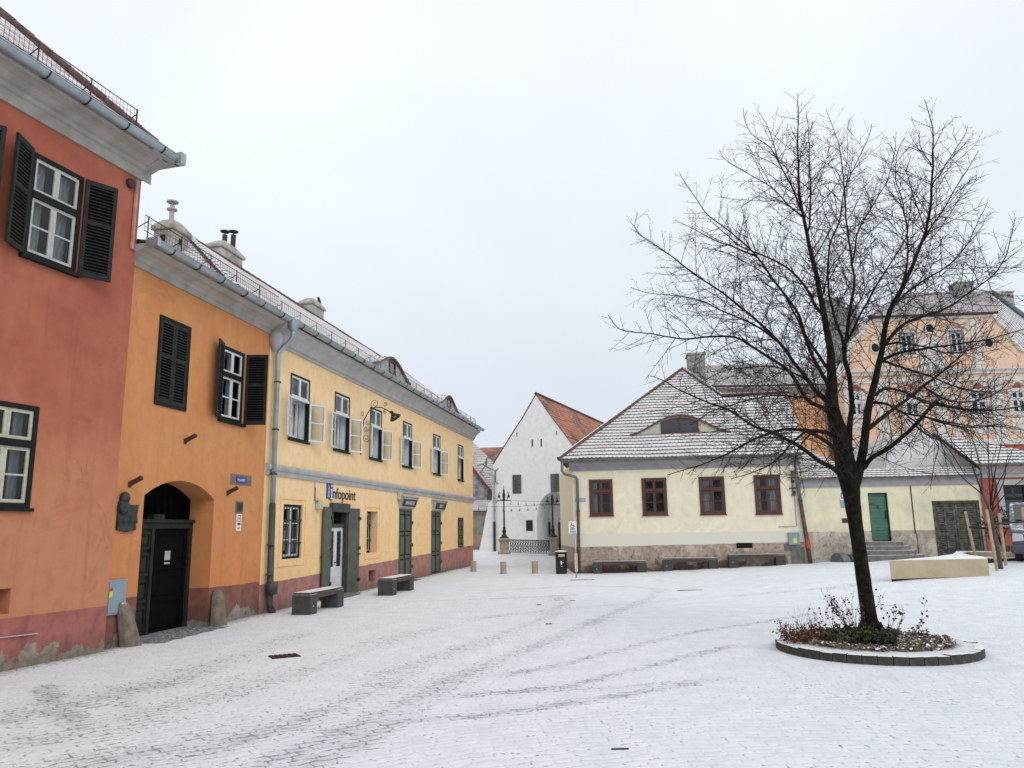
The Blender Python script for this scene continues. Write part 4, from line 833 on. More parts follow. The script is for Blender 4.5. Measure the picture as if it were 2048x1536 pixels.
# signs, lamps and boxes on the yellow wall
x, z = FO.q(652, 1000, -.05); t = thing('infopoint_sign', 'black infopoint lettering with a blue and white letter i over the white door', 'shop sign', FO.w(9.10, 0, 2.84), FO.rz)
mb = MB(); mb.box(0, .20, -.03, -.0, .02, .46); mb.box(.22, .40, -.034, 0, -.02, .46); part('blue_block', mb, mat['blue'], t)
text_part('SIBIU', .155, 'white', t, .165, -.032, .045, rot=math.pi / 2, depth=.001, sx=1.0)
mb = MB(); mb.box(.275, .345, -.038, -.0345, .02, .30); mb.box(.275, .345, -.038, -.0345, .35, .42); mb.box(.235, .275, -.038, -.0345, .25, .30); mb.box(.235, .385, -.038, -.0345, -.0, .04); part('letter_i', mb, mat['white'], t)
text_part('nfopoint', .46, 'black', t, .43, -.012, .03, depth=.004, sx=1.16, bold=.002)
for (xa, xb), s_, mm, lb in (((15.55, 17.50), 'KRIYA HOLISTIC', 'first', 'black board lettered in white over the olive double door nearer the white door'), ((20.05, 21.95), 'PUIOTA', 'second', 'black board lettered in white over the far olive double door')):
    t = thing('hood_sign', lb, 'shop sign', FO.w(xa, 0, 2.74), FO.rz); mb = MB(); W_ = xb - xa
    mb.prism([(-.0, .0), (-.05, .0), (-.10, .06), (-.20, .36), (-.20, .42), (0, .42)], .12, W_ - .12, 'x'); mb.faces([(.12, 0, 0), (.12, -.06, 0), (0, -.22, .42), (0, 0, .42)], [(0, 1, 2, 3)]); mb.faces([(W_ - .12, 0, 0), (W_ - .12, -.06, 0), (W_, -.22, .42), (W_, 0, .42)], [(3, 2, 1, 0)])
    mb.prism([(0, .42), (-.24, .42), (-.24, .46), (0, .46)], -.04, W_ + .04, 'x'); part('hood', mb, mat['stuccolight'], t)
    q = math.atan2(.10, .30); bb = MB(); bb.T = Matrix.Translation((.16, -.112, .075)) @ Matrix.Rotation(q, 4, 'X'); bb.box(.0, W_ - .32, -.02, 0, 0, .27); bo = part('board', bb, mat['black'], t)
    tx = text_part(s_, .20, 'white', t, 0, 0, 0, depth=.002, sx=.78, align='CENTER'); tx.matrix_local = Matrix.Translation((W_ / 2, -.158, .135)) @ Matrix.Rotation(q, 4, 'X')
for px, py, lb, nm in ((634, 1009, 'round cream alarm box beside the open olive door leaf', 'alarm_box'), (796, 992, 'pale lamp box left of the first lettered board', 'lamp_box')):
    x, z = FO.q(px, py); mb = MB(); mb.box(-.13, .13, -.14, 0, -.14, .14); solo(nm, mb, mat['creampaint'], lb, 'wall box', FO.w(x, 0, z), FO.rz, bevel=.03)
x, z = FO.q(629, 968); mb = MB(); mb.box(-.03, .03, -.02, 0, -.55, 0, 1); mb.tube([(0, -.03, -.2), (0, -.03, -.55), (.1, -.1, -.6)], .012, 5); solo('wire_bracket', mb, [mat['blackiron'], mat['stuccolight']], 'thin iron wire bracket on the yellow wall above the alarm box', 'bracket', FO.w(x, 0, z + .1), FO.rz)
x, z = FO.q(721, 907); t = thing('wall_lamp', 'scrolled wrought iron lamp bracket with a black bell shade on the yellow wall', 'wall lamp', FO.w(x, 0, z), FO.rz)
mb = MB(); Hh = 1.25; arm = [(0, -.02, -.02), (0, -.04, .5), (0, -.05, .95), (.0, -.12, 1.35), (0, -.34, 1.72), (0, -.62, 1.88), (0, -.92, 1.86), (0, -1.22, 1.72), (0, -1.42, 1.58)]
mb.tube(arm, .022, 6); mb.box(-.03, .03, -.03, 0, -.05, .9)
def spiral(mb, cx, cz, r, a0, turns, r_=.010, sgn=1):
    pts = []; n = int(18 * turns)
    for i in range(n + 1):
        a = a0 + sgn * 2 * math.pi * turns * i / n; rr = r * (1 - .8 * i / n); pts.append((0, cx + rr * math.cos(a), cz + rr * math.sin(a)))
    mb.tube(pts, r_, 4)
for cx, cz, r, a0, sg in ((-.25, .62, .17, math.pi, 1), (-.22, .98, .12, math.pi, 1), (-.32, 1.25, .11, math.pi, 1), (-.02, 1.62, .13, 4.7, 1), (-.62, 2.02, .20, 4.7, 1), (-1.12, 1.98, .10, 4.7, 1), (-1.1, 1.66, .09, 1.5, -1), (-.55, 1.62, .16, 1.5, -1)): spiral(mb, cx, cz, r, a0, 1.6, .011, sg)
mb.v = [(p[0], p[1] * .74, p[2] * .80) for p in mb.v]; part('scrolled_arm', mb, mat['blackiron'], t)
mb = MB(); mb.lathe([(.035, .16), (.06, .12), (.05, .06), (.10, .0), (.19, -.10), (.20, -.13), (.17, -.11), (.04, -.02)], (0, 0, 0), 14); Tm = Matrix.Translation((0, -1.10, 1.22)) @ Matrix.Rotation(math.radians(-35), 4, 'X'); mb.v = [tuple(Tm @ Vector(p)) for p in mb.v]; s_ = part('lamp_shade', mb, mat['blackiron'], t, smooth=True)
mb = MB(); mb.lathe([(0, -.09), (.05, -.07), (.06, -.03), (.02, .02)], (0, 0, 0), 10); mb.v = [tuple(Tm @ Vector(p)) for p in mb.v]; part('bulb', mb, mat['white'], t, smooth=True)
mat['lilacgrey'] = M('lilac grey frieze', (.33, .32, .345), .9, .12, 3)
# ------------------------------------------------------------------ white gabled house at the end of the street
mat['whitewall'] = plaster('lime white plaster', (.83, .84, .82), (.80, .82, .80), drips=.08, peelh=.0)
mat['tilebrown'] = tiles('bare brown tiles', (.30, .115, .07), .14, .17, .18, .5)
mat['tilepink'] = tiles('old tiles thin snow', (.30, .20, .19), .95, .17, .18, .2)
H = thing('white_gabled_house', 'white plastered house with a steep gable and an arched passage', 'house', FW.w(0, 0, 0), FW.rz)
Q = lambda px, py: FW.q(px, py)
gab = [Q(*p) for p in ((958, 1103), (964, 1075), (972, 1030), (977, 1007), (984, 1000), (986, 930), (1016, 882), (1045, 837), (1072, 790))]; ax_ = gab[-1][0]
right = [(2 * ax_ - x, z) for x, z in gab[:-1][::-1]]; right = [p for p in right if p[1] > 5.0] + [(2 * ax_ - gab[5][0], -.3)]
outl = [(gab[0][0], -.3)] + gab + right
ac, ah, asp = Q(1105, 985)[0] + .05, Q(1105, 984)[1], 2.45; arw = ac - Q(1074, 1060)[0]
# front face with the arched opening cut out: fan columns
mb = MB(); n = 14; axs = [ac - arw + 2 * arw * i / n for i in range(n + 1)]; azs = lambda x: asp + (ah - asp) * math.sqrt(max(0, 1 - ((x - ac) / arw) ** 2))
def topz(x):
    for i in range(len(outl) - 1):
        (xa, za), (xb, zb) = outl[i], outl[i+1]
        if xa <= x <= xb and xb > xa: return za + (zb - za) * (x - xa) / (xb - xa)
    return 5
xl = sorted({p[0] for p in outl} | set(axs))
for a, b in zip(xl[:-1], xl[1:]):
    if b - a < 1e-4: continue
    ta, tb = topz(a + 1e-4), topz(b - 1e-4); inside = ac - arw - 1e-6 <= a and b <= ac + arw + 1e-6
    za, zb = (azs(a), azs(b)) if inside else (-.3, -.3)
    mb.poly([(a, 0, za), (b, 0, zb), (b, 0, tb), (a, 0, ta)])
    if inside: mb.poly([(a, 0, za), (a, 2.2, za), (b, 2.2, zb), (b, 0, zb)])
for s_ in (-1, 1): mb.poly([(ac + s_ * arw, 0, -.3), (ac + s_ * arw, 2.2, -.3), (ac + s_ * arw, 2.2, asp), (ac + s_ * arw, 0, asp)])
mb.poly([(ac - arw - .3, 2.2, -.3), (ac + arw + .3, 2.2, -.3), (ac + arw + .3, 2.2, 4.4), (ac - arw - .3, 2.2, 4.4)])
mb.poly([(outl[0][0], 0, -.3), (outl[0][0], 14, -.3), (gab[3][0], 14, gab[3][1]), (gab[3][0], 0, gab[3][1])]); mb.poly([(gab[4][0], 0, gab[4][1]), (gab[4][0], 14, gab[4][1]), (gab[5][0], 14, gab[5][1]), (gab[5][0], 0, gab[5][1])])
mb.poly([(right[-1][0], 0, -.3), (right[-1][0], 16, -.3), (right[-2][0], 16, right[-2][1]), (right[-2][0], 0, right[-2][1])])
part('wall', mb, mat['whitewall'], H)
rb = MB()
for side in (0, 1):
    seq = gab[5:] if side == 0 else [(2 * ax_ - x, z) for x, z in gab[5:]]; v0 = 0
    for (xa, za), (xb, zb) in zip(seq[:-1], seq[1:]):
        e_ = Vector((xb - xa, 0, zb - za)); l_ = e_.length; roof_rows(rb, (xa, -.06, za + .05), (0, 1, 0), e_.normalized(), [(0, 0), (19.5, 0), (19.5, l_), (0, l_)], .25, .02)
rb.T = None; part('roof', rb, mat['tilebrown'], H)
mb = MB(); ridge_caps(mb, (ax_, -.05, gab[-1][1] + .1), (ax_, 19.5, gab[-1][1] + .1), .09, .4); part('ridge_cap', mb, mat['ridge'], H)
for (pa, pb, pc, pd) in ((1025, 950, 1043, 987), (1101, 948, 1119, 984)):
    xa, zt = Q(pa, pb); xb, zb = Q(pc, pd); mb = MB(); frame_boxes(mb, xa, xb, -.03, .04, zb, zt, .05); mb.box((xa + xb) / 2 - .02, (xa + xb) / 2 + .02, -.03, .03, zb, zt); mb.box(xa, xb, .0, .04, zb, zt)
    for k in range(14):
        zz = zb + .08 + (zt - zb - .16) * k / 13; mb.box(xa + .05, xb - .05, -.02, .0, zz - .018, zz + .012)
    part('closed_shutters', mb, M('grey green shutter', (.11, .125, .115), .6), H)
for pa in ((1063, 879, 1066, 893), (1081, 878, 1084, 893)):
    xa, zt = Q(pa[0], pa[1]); xb, zb = Q(pa[2], pa[3]); mb = MB(); mb.box(xa, xb, -.006, .1, zb, zt); part('vent_slit', mb, mat['room'], H)
for px, py in ((1034, 868), (1113, 865)):
    x, z = Q(px, py); mb = MB(); mb.box(x - .02, x + .02, -.03, 0, z - .15, z + .1); part('wall_tie', mb, mat['zincdark'], H)
x, z = Q(1059, 1051); mb = MB(); mb.box(x - .22, x + .22, -.03, 0, z - .33, z + .33); solo('dark_plaque', (lambda q: (q.box(-.22, .22, -.03, 0, -.33, .33), q)[1])(MB()), mat['black'], 'dark rectangular plaque on the white house beside its archway', 'plaque', FW.w(x, 0, z), FW.rz, bevel=.01)
for px in (1083, 1117, 1129):
    d_ = 2.18; xa, zt = FW.q(px, 1044, d_); mb = MB(); mb.box(xa, xa + .62, d_ - .06, d_, .4, zt); part('barred_window' if px != 1117 else 'arcade_door', mb, mat['darkpane'], H)
    gb = MB()
    for k in range(4): gb.box(xa + k * .2, xa + k * .2 + .03, d_ - .09, d_ - .06, .4, zt)
    for k in range(6): gb.box(xa, xa + .63, d_ - .088, d_ - .062, .7 + k * .36, .73 + k * .36)
    part('window_bars', gb, mat['brownframe'] if px != 1117 else mat['black'], H)
mb = MB(); x, _ = Q(986, 1000); mb.tube([(x - .7, -.2, 5.6), (x + .05, -.12, 5.35), (x + .12, -.10, 5.0), (x + .12, -.10, 2.4)], .06, 8, 0); mb.tube([(x + .12, -.10, 2.4), (x + .12, -.10, .2)], .085, 8, 1); part('downpipe', mb, [mat['zinc'], mat['blackiron']], H)
x, z = Q(991, 952); mb = MB(); mb.tube([(x - .22, -.04, z + .45), (x, -.04, z + .3), (x + .22, -.04, z + .45)], .02, 5); mb.tube([(x, -.04, z + .3), (x, -.04, z - .35)], .03, 5); mb.tube([(x - .22, -.04, z - .5), (x, -.04, z - .35), (x + .22, -.04, z - .5)], .02, 5); part('wall_anchor', mb, mat['blackiron'], H)
x, z = Q(974, 940); mb = MB(); mb.tube([(0, 0, 0), (-.5, -.2, .35), (-.9, -.3, .3)], .04, 5); mb.tube([(-.35, -.1, .2), (-.3, -.1, .75), (-.15, -.1, .8)], .05, 5); mb.tube([(-.4, -.1, .25), (-.75, -.15, -.15), (-.5, -.15, -.4)], .045, 5); mb.lathe([(.02, .1), (.12, .05), (.05, -.1)], (-.35, -.1, .45), 8)
solo('dragon_spout', mb, mat['zincdark'], 'sculpted sheet metal rain spout on the left corner of the white gabled house', 'rain spout', FW.w(x + .35, -.05, z), FW.rz)

# ------------------------------------------------------------------ houses behind, between the yellow and the white house
FB = Frame(-4.2, 56, 90)
B = lambda px, py, off=0: FB.q(px, py, off)
H = thing('grey_gabled_house', 'grey rendered house with a snow dusted pink tiled roof behind the yellow house', 'house', FB.w(0, 0, 0), FB.rz)
p1, p2 = B(940, 925), B(989, 992); mb = MB(); V = [(p1[0], p1[1]), (p2[0], p2[1]), (p2[0], 2.5), (p1[0], 2.5)]; mb.prism(V, 0, 6); part('wall', mb, M('stained grey render', (.27, .265, .265), .95, .55, 2.2, bump=.5, col2=(.46, .45, .45)), H)
mb = MB(); mb.tube([(p1[0] - .5, -.1, p1[1] + .4), (p2[0], -.1, p2[1] + .02)], .09, 6); part('verge_board', mb, M('dark red verge', (.16, .05, .05), .7), H)
a, b, c = B(940, 878), B(984, 925), B(990, 992); mb = MB(); s_ = Vector((b[0] - p1[0], 0, 0))
mb.prism([(p1[0], p1[1] + .05), (c[0], c[1] + .05), (c[0] + .1, c[1] + .3), (b[0] + .15, b[1]), (a[0], a[1])], .3, .5)
for q in range(1): pass
mb.uv = [[(v_[0], v_[2]) for v_ in [mb.v[i] for i in f]] for f in mb.f]; part('roof', mb, mat['tilepink'], H)
x0, z0 = B(974, 1003); x1, z1 = B(983, 981); mb = MB(); mb.box(x0, x1, -.03, .1, z0, z1); part('closed_shutters', mb, mat['oldwood'], H)
a, b = B(940, 1008), B(976, 1022); mb = MB(); roof_rows(mb, (a[0] - 1, -1.6, B(960, 1022, -1.6)[1]), (1, 0, 0), Vector((0, 1.6, B(960, 1000)[1] - B(960, 1022, -1.6)[1])).normalized(), [(0, 0), (4.5, 0), (4.5, 1.9), (0, 1.9)], .25, .02); part('lean_to_roof', mb, mat['tilepink'], H)
zt = B(960, 1024, -1.4)[1]; mb = MB(); mb.box(a[0] - 1, a[0] + 3.5, -1.4, 0, -.3, zt); part('ground_floor_wall', mb, M('dusty beige render', (.40, .27, .215), .9, .2, 2), H)
mb = MB(); mb.box(a[0] - 1, a[0] + 3.5, -1.65, -1.4, zt - .12, zt + .02); part('eave_board', mb, mat['zincdark'], H)
x0, zz1 = B(954, 1040, -1.4); x1, zz0 = B(965, 1067, -1.4); mb = MB(); frame_boxes(mb, x0, x1, -1.46, -1.4, zz0, zz1, .06); mb.box((x0 + x1) / 2 - .03, (x0 + x1) / 2 + .03, -1.46, -1.4, zz0, zz1); mb.box(x0, x1, -1.42, -1.401, zz0, zz1); part('window', mb, M('pale green joinery', (.30, .40, .34), .6), H)
FB2 = Frame(-6, 64, 90); H = thing('brick_red_roof_house', 'house with a bare brown tiled roof seen over the grey gabled house', 'house', FB2.w(0, 0, 0), FB2.rz)
a, b, c, d = FB2.q(935, 886), FB2.q(1030, 880), FB2.q(1030, 960), FB2.q(935, 960); rb = MB(); sl_ = math.hypot(6, a[1] - d[1])
mb = MB(); mb.box(d[0], c[0], .1, 9, -.3, d[1]); part('wall', mb, mat['stuccolight'], H)
n_ = Vector((0, 6, a[1] - d[1])).normalized(); P0_ = Vector((d[0] - .6, 0, d[1])); wdt = c[0] - d[0] + 1.4
roof_rows(rb, P0_, (1, 0, 0), n_, [(0, 0), (wdt, 0), (wdt, sl_ * 1.12), (0, sl_ * 1.06)], .25, .022); part('roof', rb, mat['tilebrown'], H)

# ------------------------------------------------------------------ cream house with four brown windows
mat['creamwall'] = plaster('cream plaster', (.84, .775, .60), (.80, .735, .565), plinth=(.42, .34, .28), pa=1.10, pb=.012, band=(.72, .70, .60), bandz=1.66, rough_plinth=True, peel=(.17, .085, .055), peelh=.85, peelamt=.7, drips=.12, plinthedge=.012)
mat['creamwall2'] = plaster('patchy cream plaster', (.82, .77, .55), (.70, .66, .50), plinth=(.46, .41, .35), pa=1.62, pb=.0, rough_plinth=True, peel=(.28, .09, .05), peelh=.75, peelamt=.35, drips=.2, plinthedge=.016)
H = thing('cream_house', 'low cream plastered house with four red brown windows and a snowy hipped roof', 'house', FC.w(0, 0, 0), FC.rz)
cw = [(.72, 1.74, 2.42, 3.98), (2.98, 4.04, 2.41, 3.99), (5.40, 6.46, 2.40, 3.99), (7.68, 8.74, 2.38, 4.0)]
wx1 = 9.55; part('wall', wall_mb(0, wx1, -.5, 4.66, [w_ + (.06,) for w_ in cw] + [(6.78, 7.45, .98, 1.20, .2, .3)], 9), [mat['creamwall'], mat['room']], H)
sb = MB(); lx = -1.05; sb.poly([(0, 0, -.5), (0, 0, 4.66), (lx, 6, 4.66), (lx, 6, -.5)]); part('side_wall', sb, mat['creamwall'], H)
cornice(H, -.12, wx1 + .05, [(0, 4.36), (-.05, 4.36), (-.05, 4.44), (-.12, 4.50), (-.12, 4.56), (-.28, 4.66), (-.34, 4.66), (-.34, 4.74), (0, 4.74)], 'lilacgrey')
curt = [[(.0, .30)], None, [(.0, .5)], [(.5, 1.), (0, .2)]]
for (a, b, c, d), cu in zip(cw, curt):
    W = glazed(H, a, b, c, d, .0, 'brownframe', 'brownframe', .66, .09, .055, 1, 0, curtain=cu, beam=.07)
    mb = MB(); mb.box(a - .03, b + .03, -.07, .03, c - .04, c); part('sill', mb, mat['brownframe'], W)
mb = MB()
for k in range(9): mb.box(6.80 + k * .075, 6.82 + k * .075, .02, .04, .98, 1.20)
mb.box(6.78, 7.45, .02, .035, 1.08, 1.10); part('cellar_grille', mb, mat['blackiron'], H)
gutter(H, -.45, wx1 + .05, -.46, 4.82, .085, 'zincdark', .95)
CPR = math.radians(40); CY, CZ = -.42, 4.84
S = lambda px, py: FC.slope(px, py, CY, CZ, CPR)
pk = S(1365, 738); r1 = S(1443, 792); r2 = S(1577, 786); Uc = Vector((1, 0, 0)); Vc = Vector((0, math.cos(CPR), math.sin(CPR))); P0 = Vector((0, CY, CZ))
mb = MB(); roof_rows(mb, P0, Uc, Vc, [(-.55, 0), (r1[0], 0), (r1[0], r1[1]), (pk[0], pk[1])], .25, .022, wave=.022); roof_rows(mb, P0, Uc, Vc, [(r1[0], 0), (9.75, 0), (r2[0], r2[1]), (r1[0], r1[1])], .25, .022, wave=.022)
peak = P0 + Uc * pk[0] + Vc * pk[1]; hc = P0 + Uc * -.55; r1p = P0 + Uc * r1[0] + Vc * r1[1]; r2p = P0 + Uc * r2[0] + Vc * r2[1]; re = P0 + Uc * 9.75
bk = Vector((-.55, 2 * peak.y - CY, CZ)); mb.poly([hc, peak, bk], 0, [(0, 0), (3, 5), (6, 0)])
mb.poly([peak, r1p, Vector((r1p.x, 2 * peak.y - r1p.y + 2, CZ)), bk], 0, [(0, 0), (1, 0), (1, 1), (0, 1)]); mb.poly([r1p, r2p, Vector((r2p.x, r2p.y + 5, CZ)), Vector((r1p.x, r1p.y + 5, CZ))], 0, [(0, 0), (1, 0), (1, 1), (0, 1)])
mb.poly([re, r2p, Vector((r2p.x, r2p.y + 5, CZ)), Vector((9.75, 9, CZ))], 0, [(0, 0), (1, 0), (1, 1), (0, 1)])
part('roof', mb, mat['tilebrownsnow'], H)
mb = MB(); up_ = Vector((0, 0, .05)); ridge_caps(mb, hc + up_, peak + up_, .085, .36); ridge_caps(mb, peak + up_, r1p + up_, .085, .36); ridge_caps(mb, r1p + up_, r2p + up_, .07, .36); part('ridge_cap', mb, mat['ridge'], H)
dcx, dcv = S(1360, 868); eyebrow(H, FC, CY, CZ, CPR, dcx, dcv + .03, 4.4, .82, 1.55, mat['tilebrownsnow'], wallm='creamflat' if 'creamflat' in mat else 'creampaint')
x0, zt = FC.q(1375, 712, peak.y + .4); x1, _ = FC.q(1409, 712, peak.y + .4); chimney(H, x0, x1, peak.y + .2, peak.y + 1.2, peak.z - 2.2, zt, 'oldchimney', cap=False, holes=False)
def downpipe(root, pts_top, pts_bot, r=.06, mt='zincdark', mb2='brownpipe'):
    mb = MB(); mb.tube(pts_top, r, 10, 0); mb.tube(pts_bot, r * 1.12, 10, 1)
    for p in pts_bot[:1] + pts_top[-1:]: mb.tube([p, (p[0], p[1], p[2] + .05)], r * 1.35, 10, 0)
    part('downpipe', mb, [mat[mt], mat[mb2]], root, smooth=True)
mat['brownpipe'] = M('peeling brown pipe paint', (.095, .045, .045), .6, .5, 8, col2=(.17, .08, .075))
downpipe(H, [(-.40, -.46, 4.8), (-.40, -.46, 4.35), (-.30, -.38, 4.22), (.16, -.16, 4.10), (.22, -.12, 4.0), (.22, -.12, 2.62)], [(.22, -.12, 2.62), (.18, -.12, .05)])
x0, _ = FC.q(1598, 930); downpipe(H, [(9.45, -.44, 4.85), (9.45, -.44, 4.45), (9.36, -.2, 4.30), (9.40, -.12, 4.1), (9.48, -.12, 2.9)], [(9.48, -.12, 2.9), (9.62, -.12, 1.2), (9.68, -.14, .35)], .075)
mb = MB(); mb.tube([(9.62, -.13, 1.32), (9.65, -.13, .95)], .1, 8); part('red_collar', mb, mat['red'], H)
mb = MB(); mb.tube([(9.28, -.02, 4.3), (9.28, -.02, 1.86), (8.55, -.02, 1.84)], .02, 5); part('cable', mb, mat['stuccolight'], H)
mb = MB(); mb.box(8.95, 9.5, -.012, 0, .3, 1.0); mb.box(8.7, 9.2, -.014, 0, .85, 1.15); part('cement_patch', mb, M('grey cement patch', (.17, .165, .16), .95, .3, 6, bump=.6), H, bevel=.01)
# things on and beside the cream wall
x, z = FC.q(1582, 936); t = thing('star_lamp', 'round white spot lamp over a black iron stem, right end of the cream house', 'wall lamp', FC.w(x, 0, z), FC.rz)
mb = MB(); mb.lathe([(0, -.05), (.10, -.05), (.12, 0), (.10, .06), (0, .08)], (0, 0, 0), 14); mb.v = [(p[0], -.2 + p[2], p[1]) for p in mb.v]; part('lamp_head', mb, mat['white'], t, smooth=True)
mb = MB(); mb.tube([(0, -.1, 0), (-.03, -.06, -.3), (-.02, -.05, -1.15)], .018, 5); mb.box(-.20, .16, -.07, -.04, -.42, -.385); mb.box(-.16, .18, -.07, -.04, -.87, -.835); mb.tube([(-.1, -.05, -1.12), (-.0, -.05, -1.16), (.08, -.05, -1.12)], .02, 5); mb.tube([(.06, -.12, -.05), (.04, -.05, -.38)], .01, 4); part('iron_stem', mb, mat['blackiron'], t)
for px, py in ((1585, 963), (1588, 985)):
    a, b = FC.q(px, py); mb = MB(); mb.lathe([(.03, 0), (.07, .0), (.07, .04), (0, .05)], (0, 0, 0), 10); mb.v = [(p[0] + a - x, -p[2], p[1] + b - z) for p in mb.v]; part('bell_knob', mb, mat['rust'], t)
x, z = FC.q(1160, 1000); t = thing('faded_street_plate', 'faded pale blue street plate left of the first brown window', 'street sign', FC.w(x - .21, 0, z - .07), FC.rz)
mb = MB(); mb.box(0, .45, -.02, 0, 0, .15); part('plate', mb, mat['bluegrey'], t); text_part('STR. AVRAM', .085, 'white', t, .03, -.0215, .04, sx=.72, depth=.0008)
a, za = FC.q(1575, 1067); b, zb = FC.q(1597, 1087); t = thing('utility_cabinet', 'blue grey utility cabinet with a yellow label low on the cream house', 'cabinet', FC.w(a, 0, zb - .05), FC.rz)
mb = MB(); mb.box(0, .46, -.09, 0, 0, .50); mb.box(.02, .44, -.10, -.09, .02, .48); part('cabinet_body', mb, mat['bluebox'], t, bevel=.006); mb = MB(); mb.box(.20, .33, -.105, -.1005, .08, .28); part('warning_label', mb, mat['yellow'], t)

# ------------------------------------------------------------------ low cream annexe with green door and wooden gate
H = thing('cream_annexe', 'patchy cream annexe with a green plank door and weathered wooden gate', 'annexe', FC.w(9.6, 0, 0), FC.rz)
def A(px, py, off=0): x_, z_ = FC.q(px, py, off); return x_ - 9.6, z_
dx0, dz1 = A(1735, 986); dx1, dz0 = A(1784, 1080); gx0_, gz1_ = A(1863, 1002); gx1_, _ = A(1958, 1002); wE = 6.95
part('wall', wall_mb(-.05, wE, -.4, 3.62, [(dx0, dx1, dz0 - .1, dz1, .22, 0), (gx0_, gx1_, .1, gz1_, .18, 0)], 4.2), [mat['creamwall2'], mat['room']], H)
mb = MB(); mb.box(-.04, wE + .04, -.05, .0, 3.44, 3.80); part('grey_frieze', mb, mat['lilacgrey'], H)
mb = MB(); roof_rows(mb, (-.1, -.22, 3.80), (1, 0, 0), Vector((0, math.cos(.4), math.sin(.4))), [(0, 0), (wE + .15, 0), (wE + .15, 1.0), (0, 1.0)], .25, .022); mb.poly([(-.1, -.22, 3.78), (wE + .05, -.22, 3.78), (wE + .05, .8, 3.78), (-.1, .8, 3.78)], 1)
roof_rows(mb, (-.1, .70, 4.17), (1, 0, 0), Vector((0, math.cos(.5), math.sin(.5))), [(0, 0), (2.35, 0), (.4, 3.6), (0, 3.6)], .25, .022)
part('roof', mb, [mat['tilebrownsnow'], mat['stuccolight']], H)
mb = MB(); n = 15
for k in range(n):
    za_, zb_ = dz0 + (dz1 - dz0) * k / n, dz0 + (dz1 - dz0) * (k + 1) / n - .012; mb.box(dx0 + .03, dx1 - .03, .14, .17 + .004 * (k % 2), za_, zb_)
D = part('plank_door', mb, mat['greendoor'], H, bevel=.004); mb = MB(); frame_boxes(mb, dx0, dx1, .10, .22, dz0 - .1, dz1, .045); part('door_frame', mb, mat['greenblack'], D)
mb = MB(); mb.box((dx0 + dx1) / 2 - .05, (dx0 + dx1) / 2 + .04, .125, .14, dz1 - .62, dz1 - .54); part('latch_plate', mb, mat['blackiron'], D); mb = MB(); mb.box(dx0 + .05, dx0 + .26, .125, .14, dz1 - .46, dz1 - .43); part('hinge_strap', mb, mat['blackiron'], D); mb = MB(); mb.box(dx1 - .12, dx1 - .09, .08, .14, dz0 + .85, dz0 + 1.2); part('door_handle', mb, mat['blackiron'], D)
mb = MB(); frame_boxes(mb, gx0_, gx1_, .05, .17, .1, gz1_, .10); gm_ = (gx0_ + gx1_) / 2; Gt = part('wooden_gate', mb, mat['oldwood'], H)
for a, b in ((gx0_ + .10, gm_ - .01), (gm_ + .01, gx1_ - .10)):
    mb = MB(); k = 0; z_ = .45
    frame_boxes(mb, a, b, .10, .15, .45, gz1_ - .12, .08); mb.box((a + b) / 2 - .04, (a + b) / 2 + .04, .09, .15, .45, gz1_ - .12)
    while z_ < gz1_ - .2:
        for c0, c1 in ((a + .07, (a + b) / 2 - .04), ((a + b) / 2 + .04, b - .07)): mb.box(c0, c1, .11 + .01 * (k % 2), .16, z_, z_ + .075)
        z_ += .092; k += 1
    part('gate_leaf', mb, mat['oldwood'], Gt)
mb = MB(); sgz = gz(*FC.w(12.8, -.8, 0).xy)
sxc = (dx0 + dx1) / 2
for k in range(4):
    top = dz0 - .05 - k * (dz0 - sgz) / 4.4; wd = .52 + .22 * k; dd = .33 + .25 * k; n = 10
    ol = [(sxc - wd, .0)] + [(sxc - .0 + (wd + .25) * math.cos(math.pi + math.pi * j / n) * 1.0, -dd * math.sin(math.pi * j / n) ** .6 - .05) for j in range(n + 1)] + [(sxc + wd, .0)]
    mb.prism(ol[1:-1], sgz - .2, top, 'z')
part('stone_steps', mb, M('worn grey step stone', (.20, .185, .17), .9, .25, 5, bump=.5, snow=.6), H, bevel=.015)
x, z = A(1820, 965); mb = MB(); mb.box(x - .03, x + .01, -.02, 0, 1.5, z + .1); mb.box(x + .03, x + .05, -.02, 0, .7, 1.5); part('rusty_strip', mb, mat['rust'], H)
t = thing('annexe_monument_sign', 'white and dark red monument notice half hidden behind the big tree trunk', 'sign', FC.w(9.6, 0, 0) + FC.U * A(1686, 1000)[0] + Vector((0, 0, A(1686, 1000)[1])), FC.rz)
mb = MB(); mb.box(-.12, .18, -.015, 0, -.32, 0); part('lower_board', mb, mat['bluegrey'], t); mb = MB(); mb.box(-.12, .18, -.015, 0, .0, .34); part('upper_board', mb, mat['white'], t); mb = MB(); frame_boxes(mb, -.08, .15, -.018, -.0155, .06, .3, .04); mb.box(0, .07, -.018, -.0155, .14, .22); part('emblem_print', mb, mat['maroon'], t)
a, z = A(1690, 1041); mb = MB(); mb.box(-.12, .22, -.02, 0, -.09, .09); mb.box(.0, .1, -.03, -.02, -.05, .05); solo('small_vent', mb, mat['rust'], 'small brown vent plate low on the annexe wall left of the green door', 'vent plate', FC.w(9.6 + a, 0, z), FC.rz)

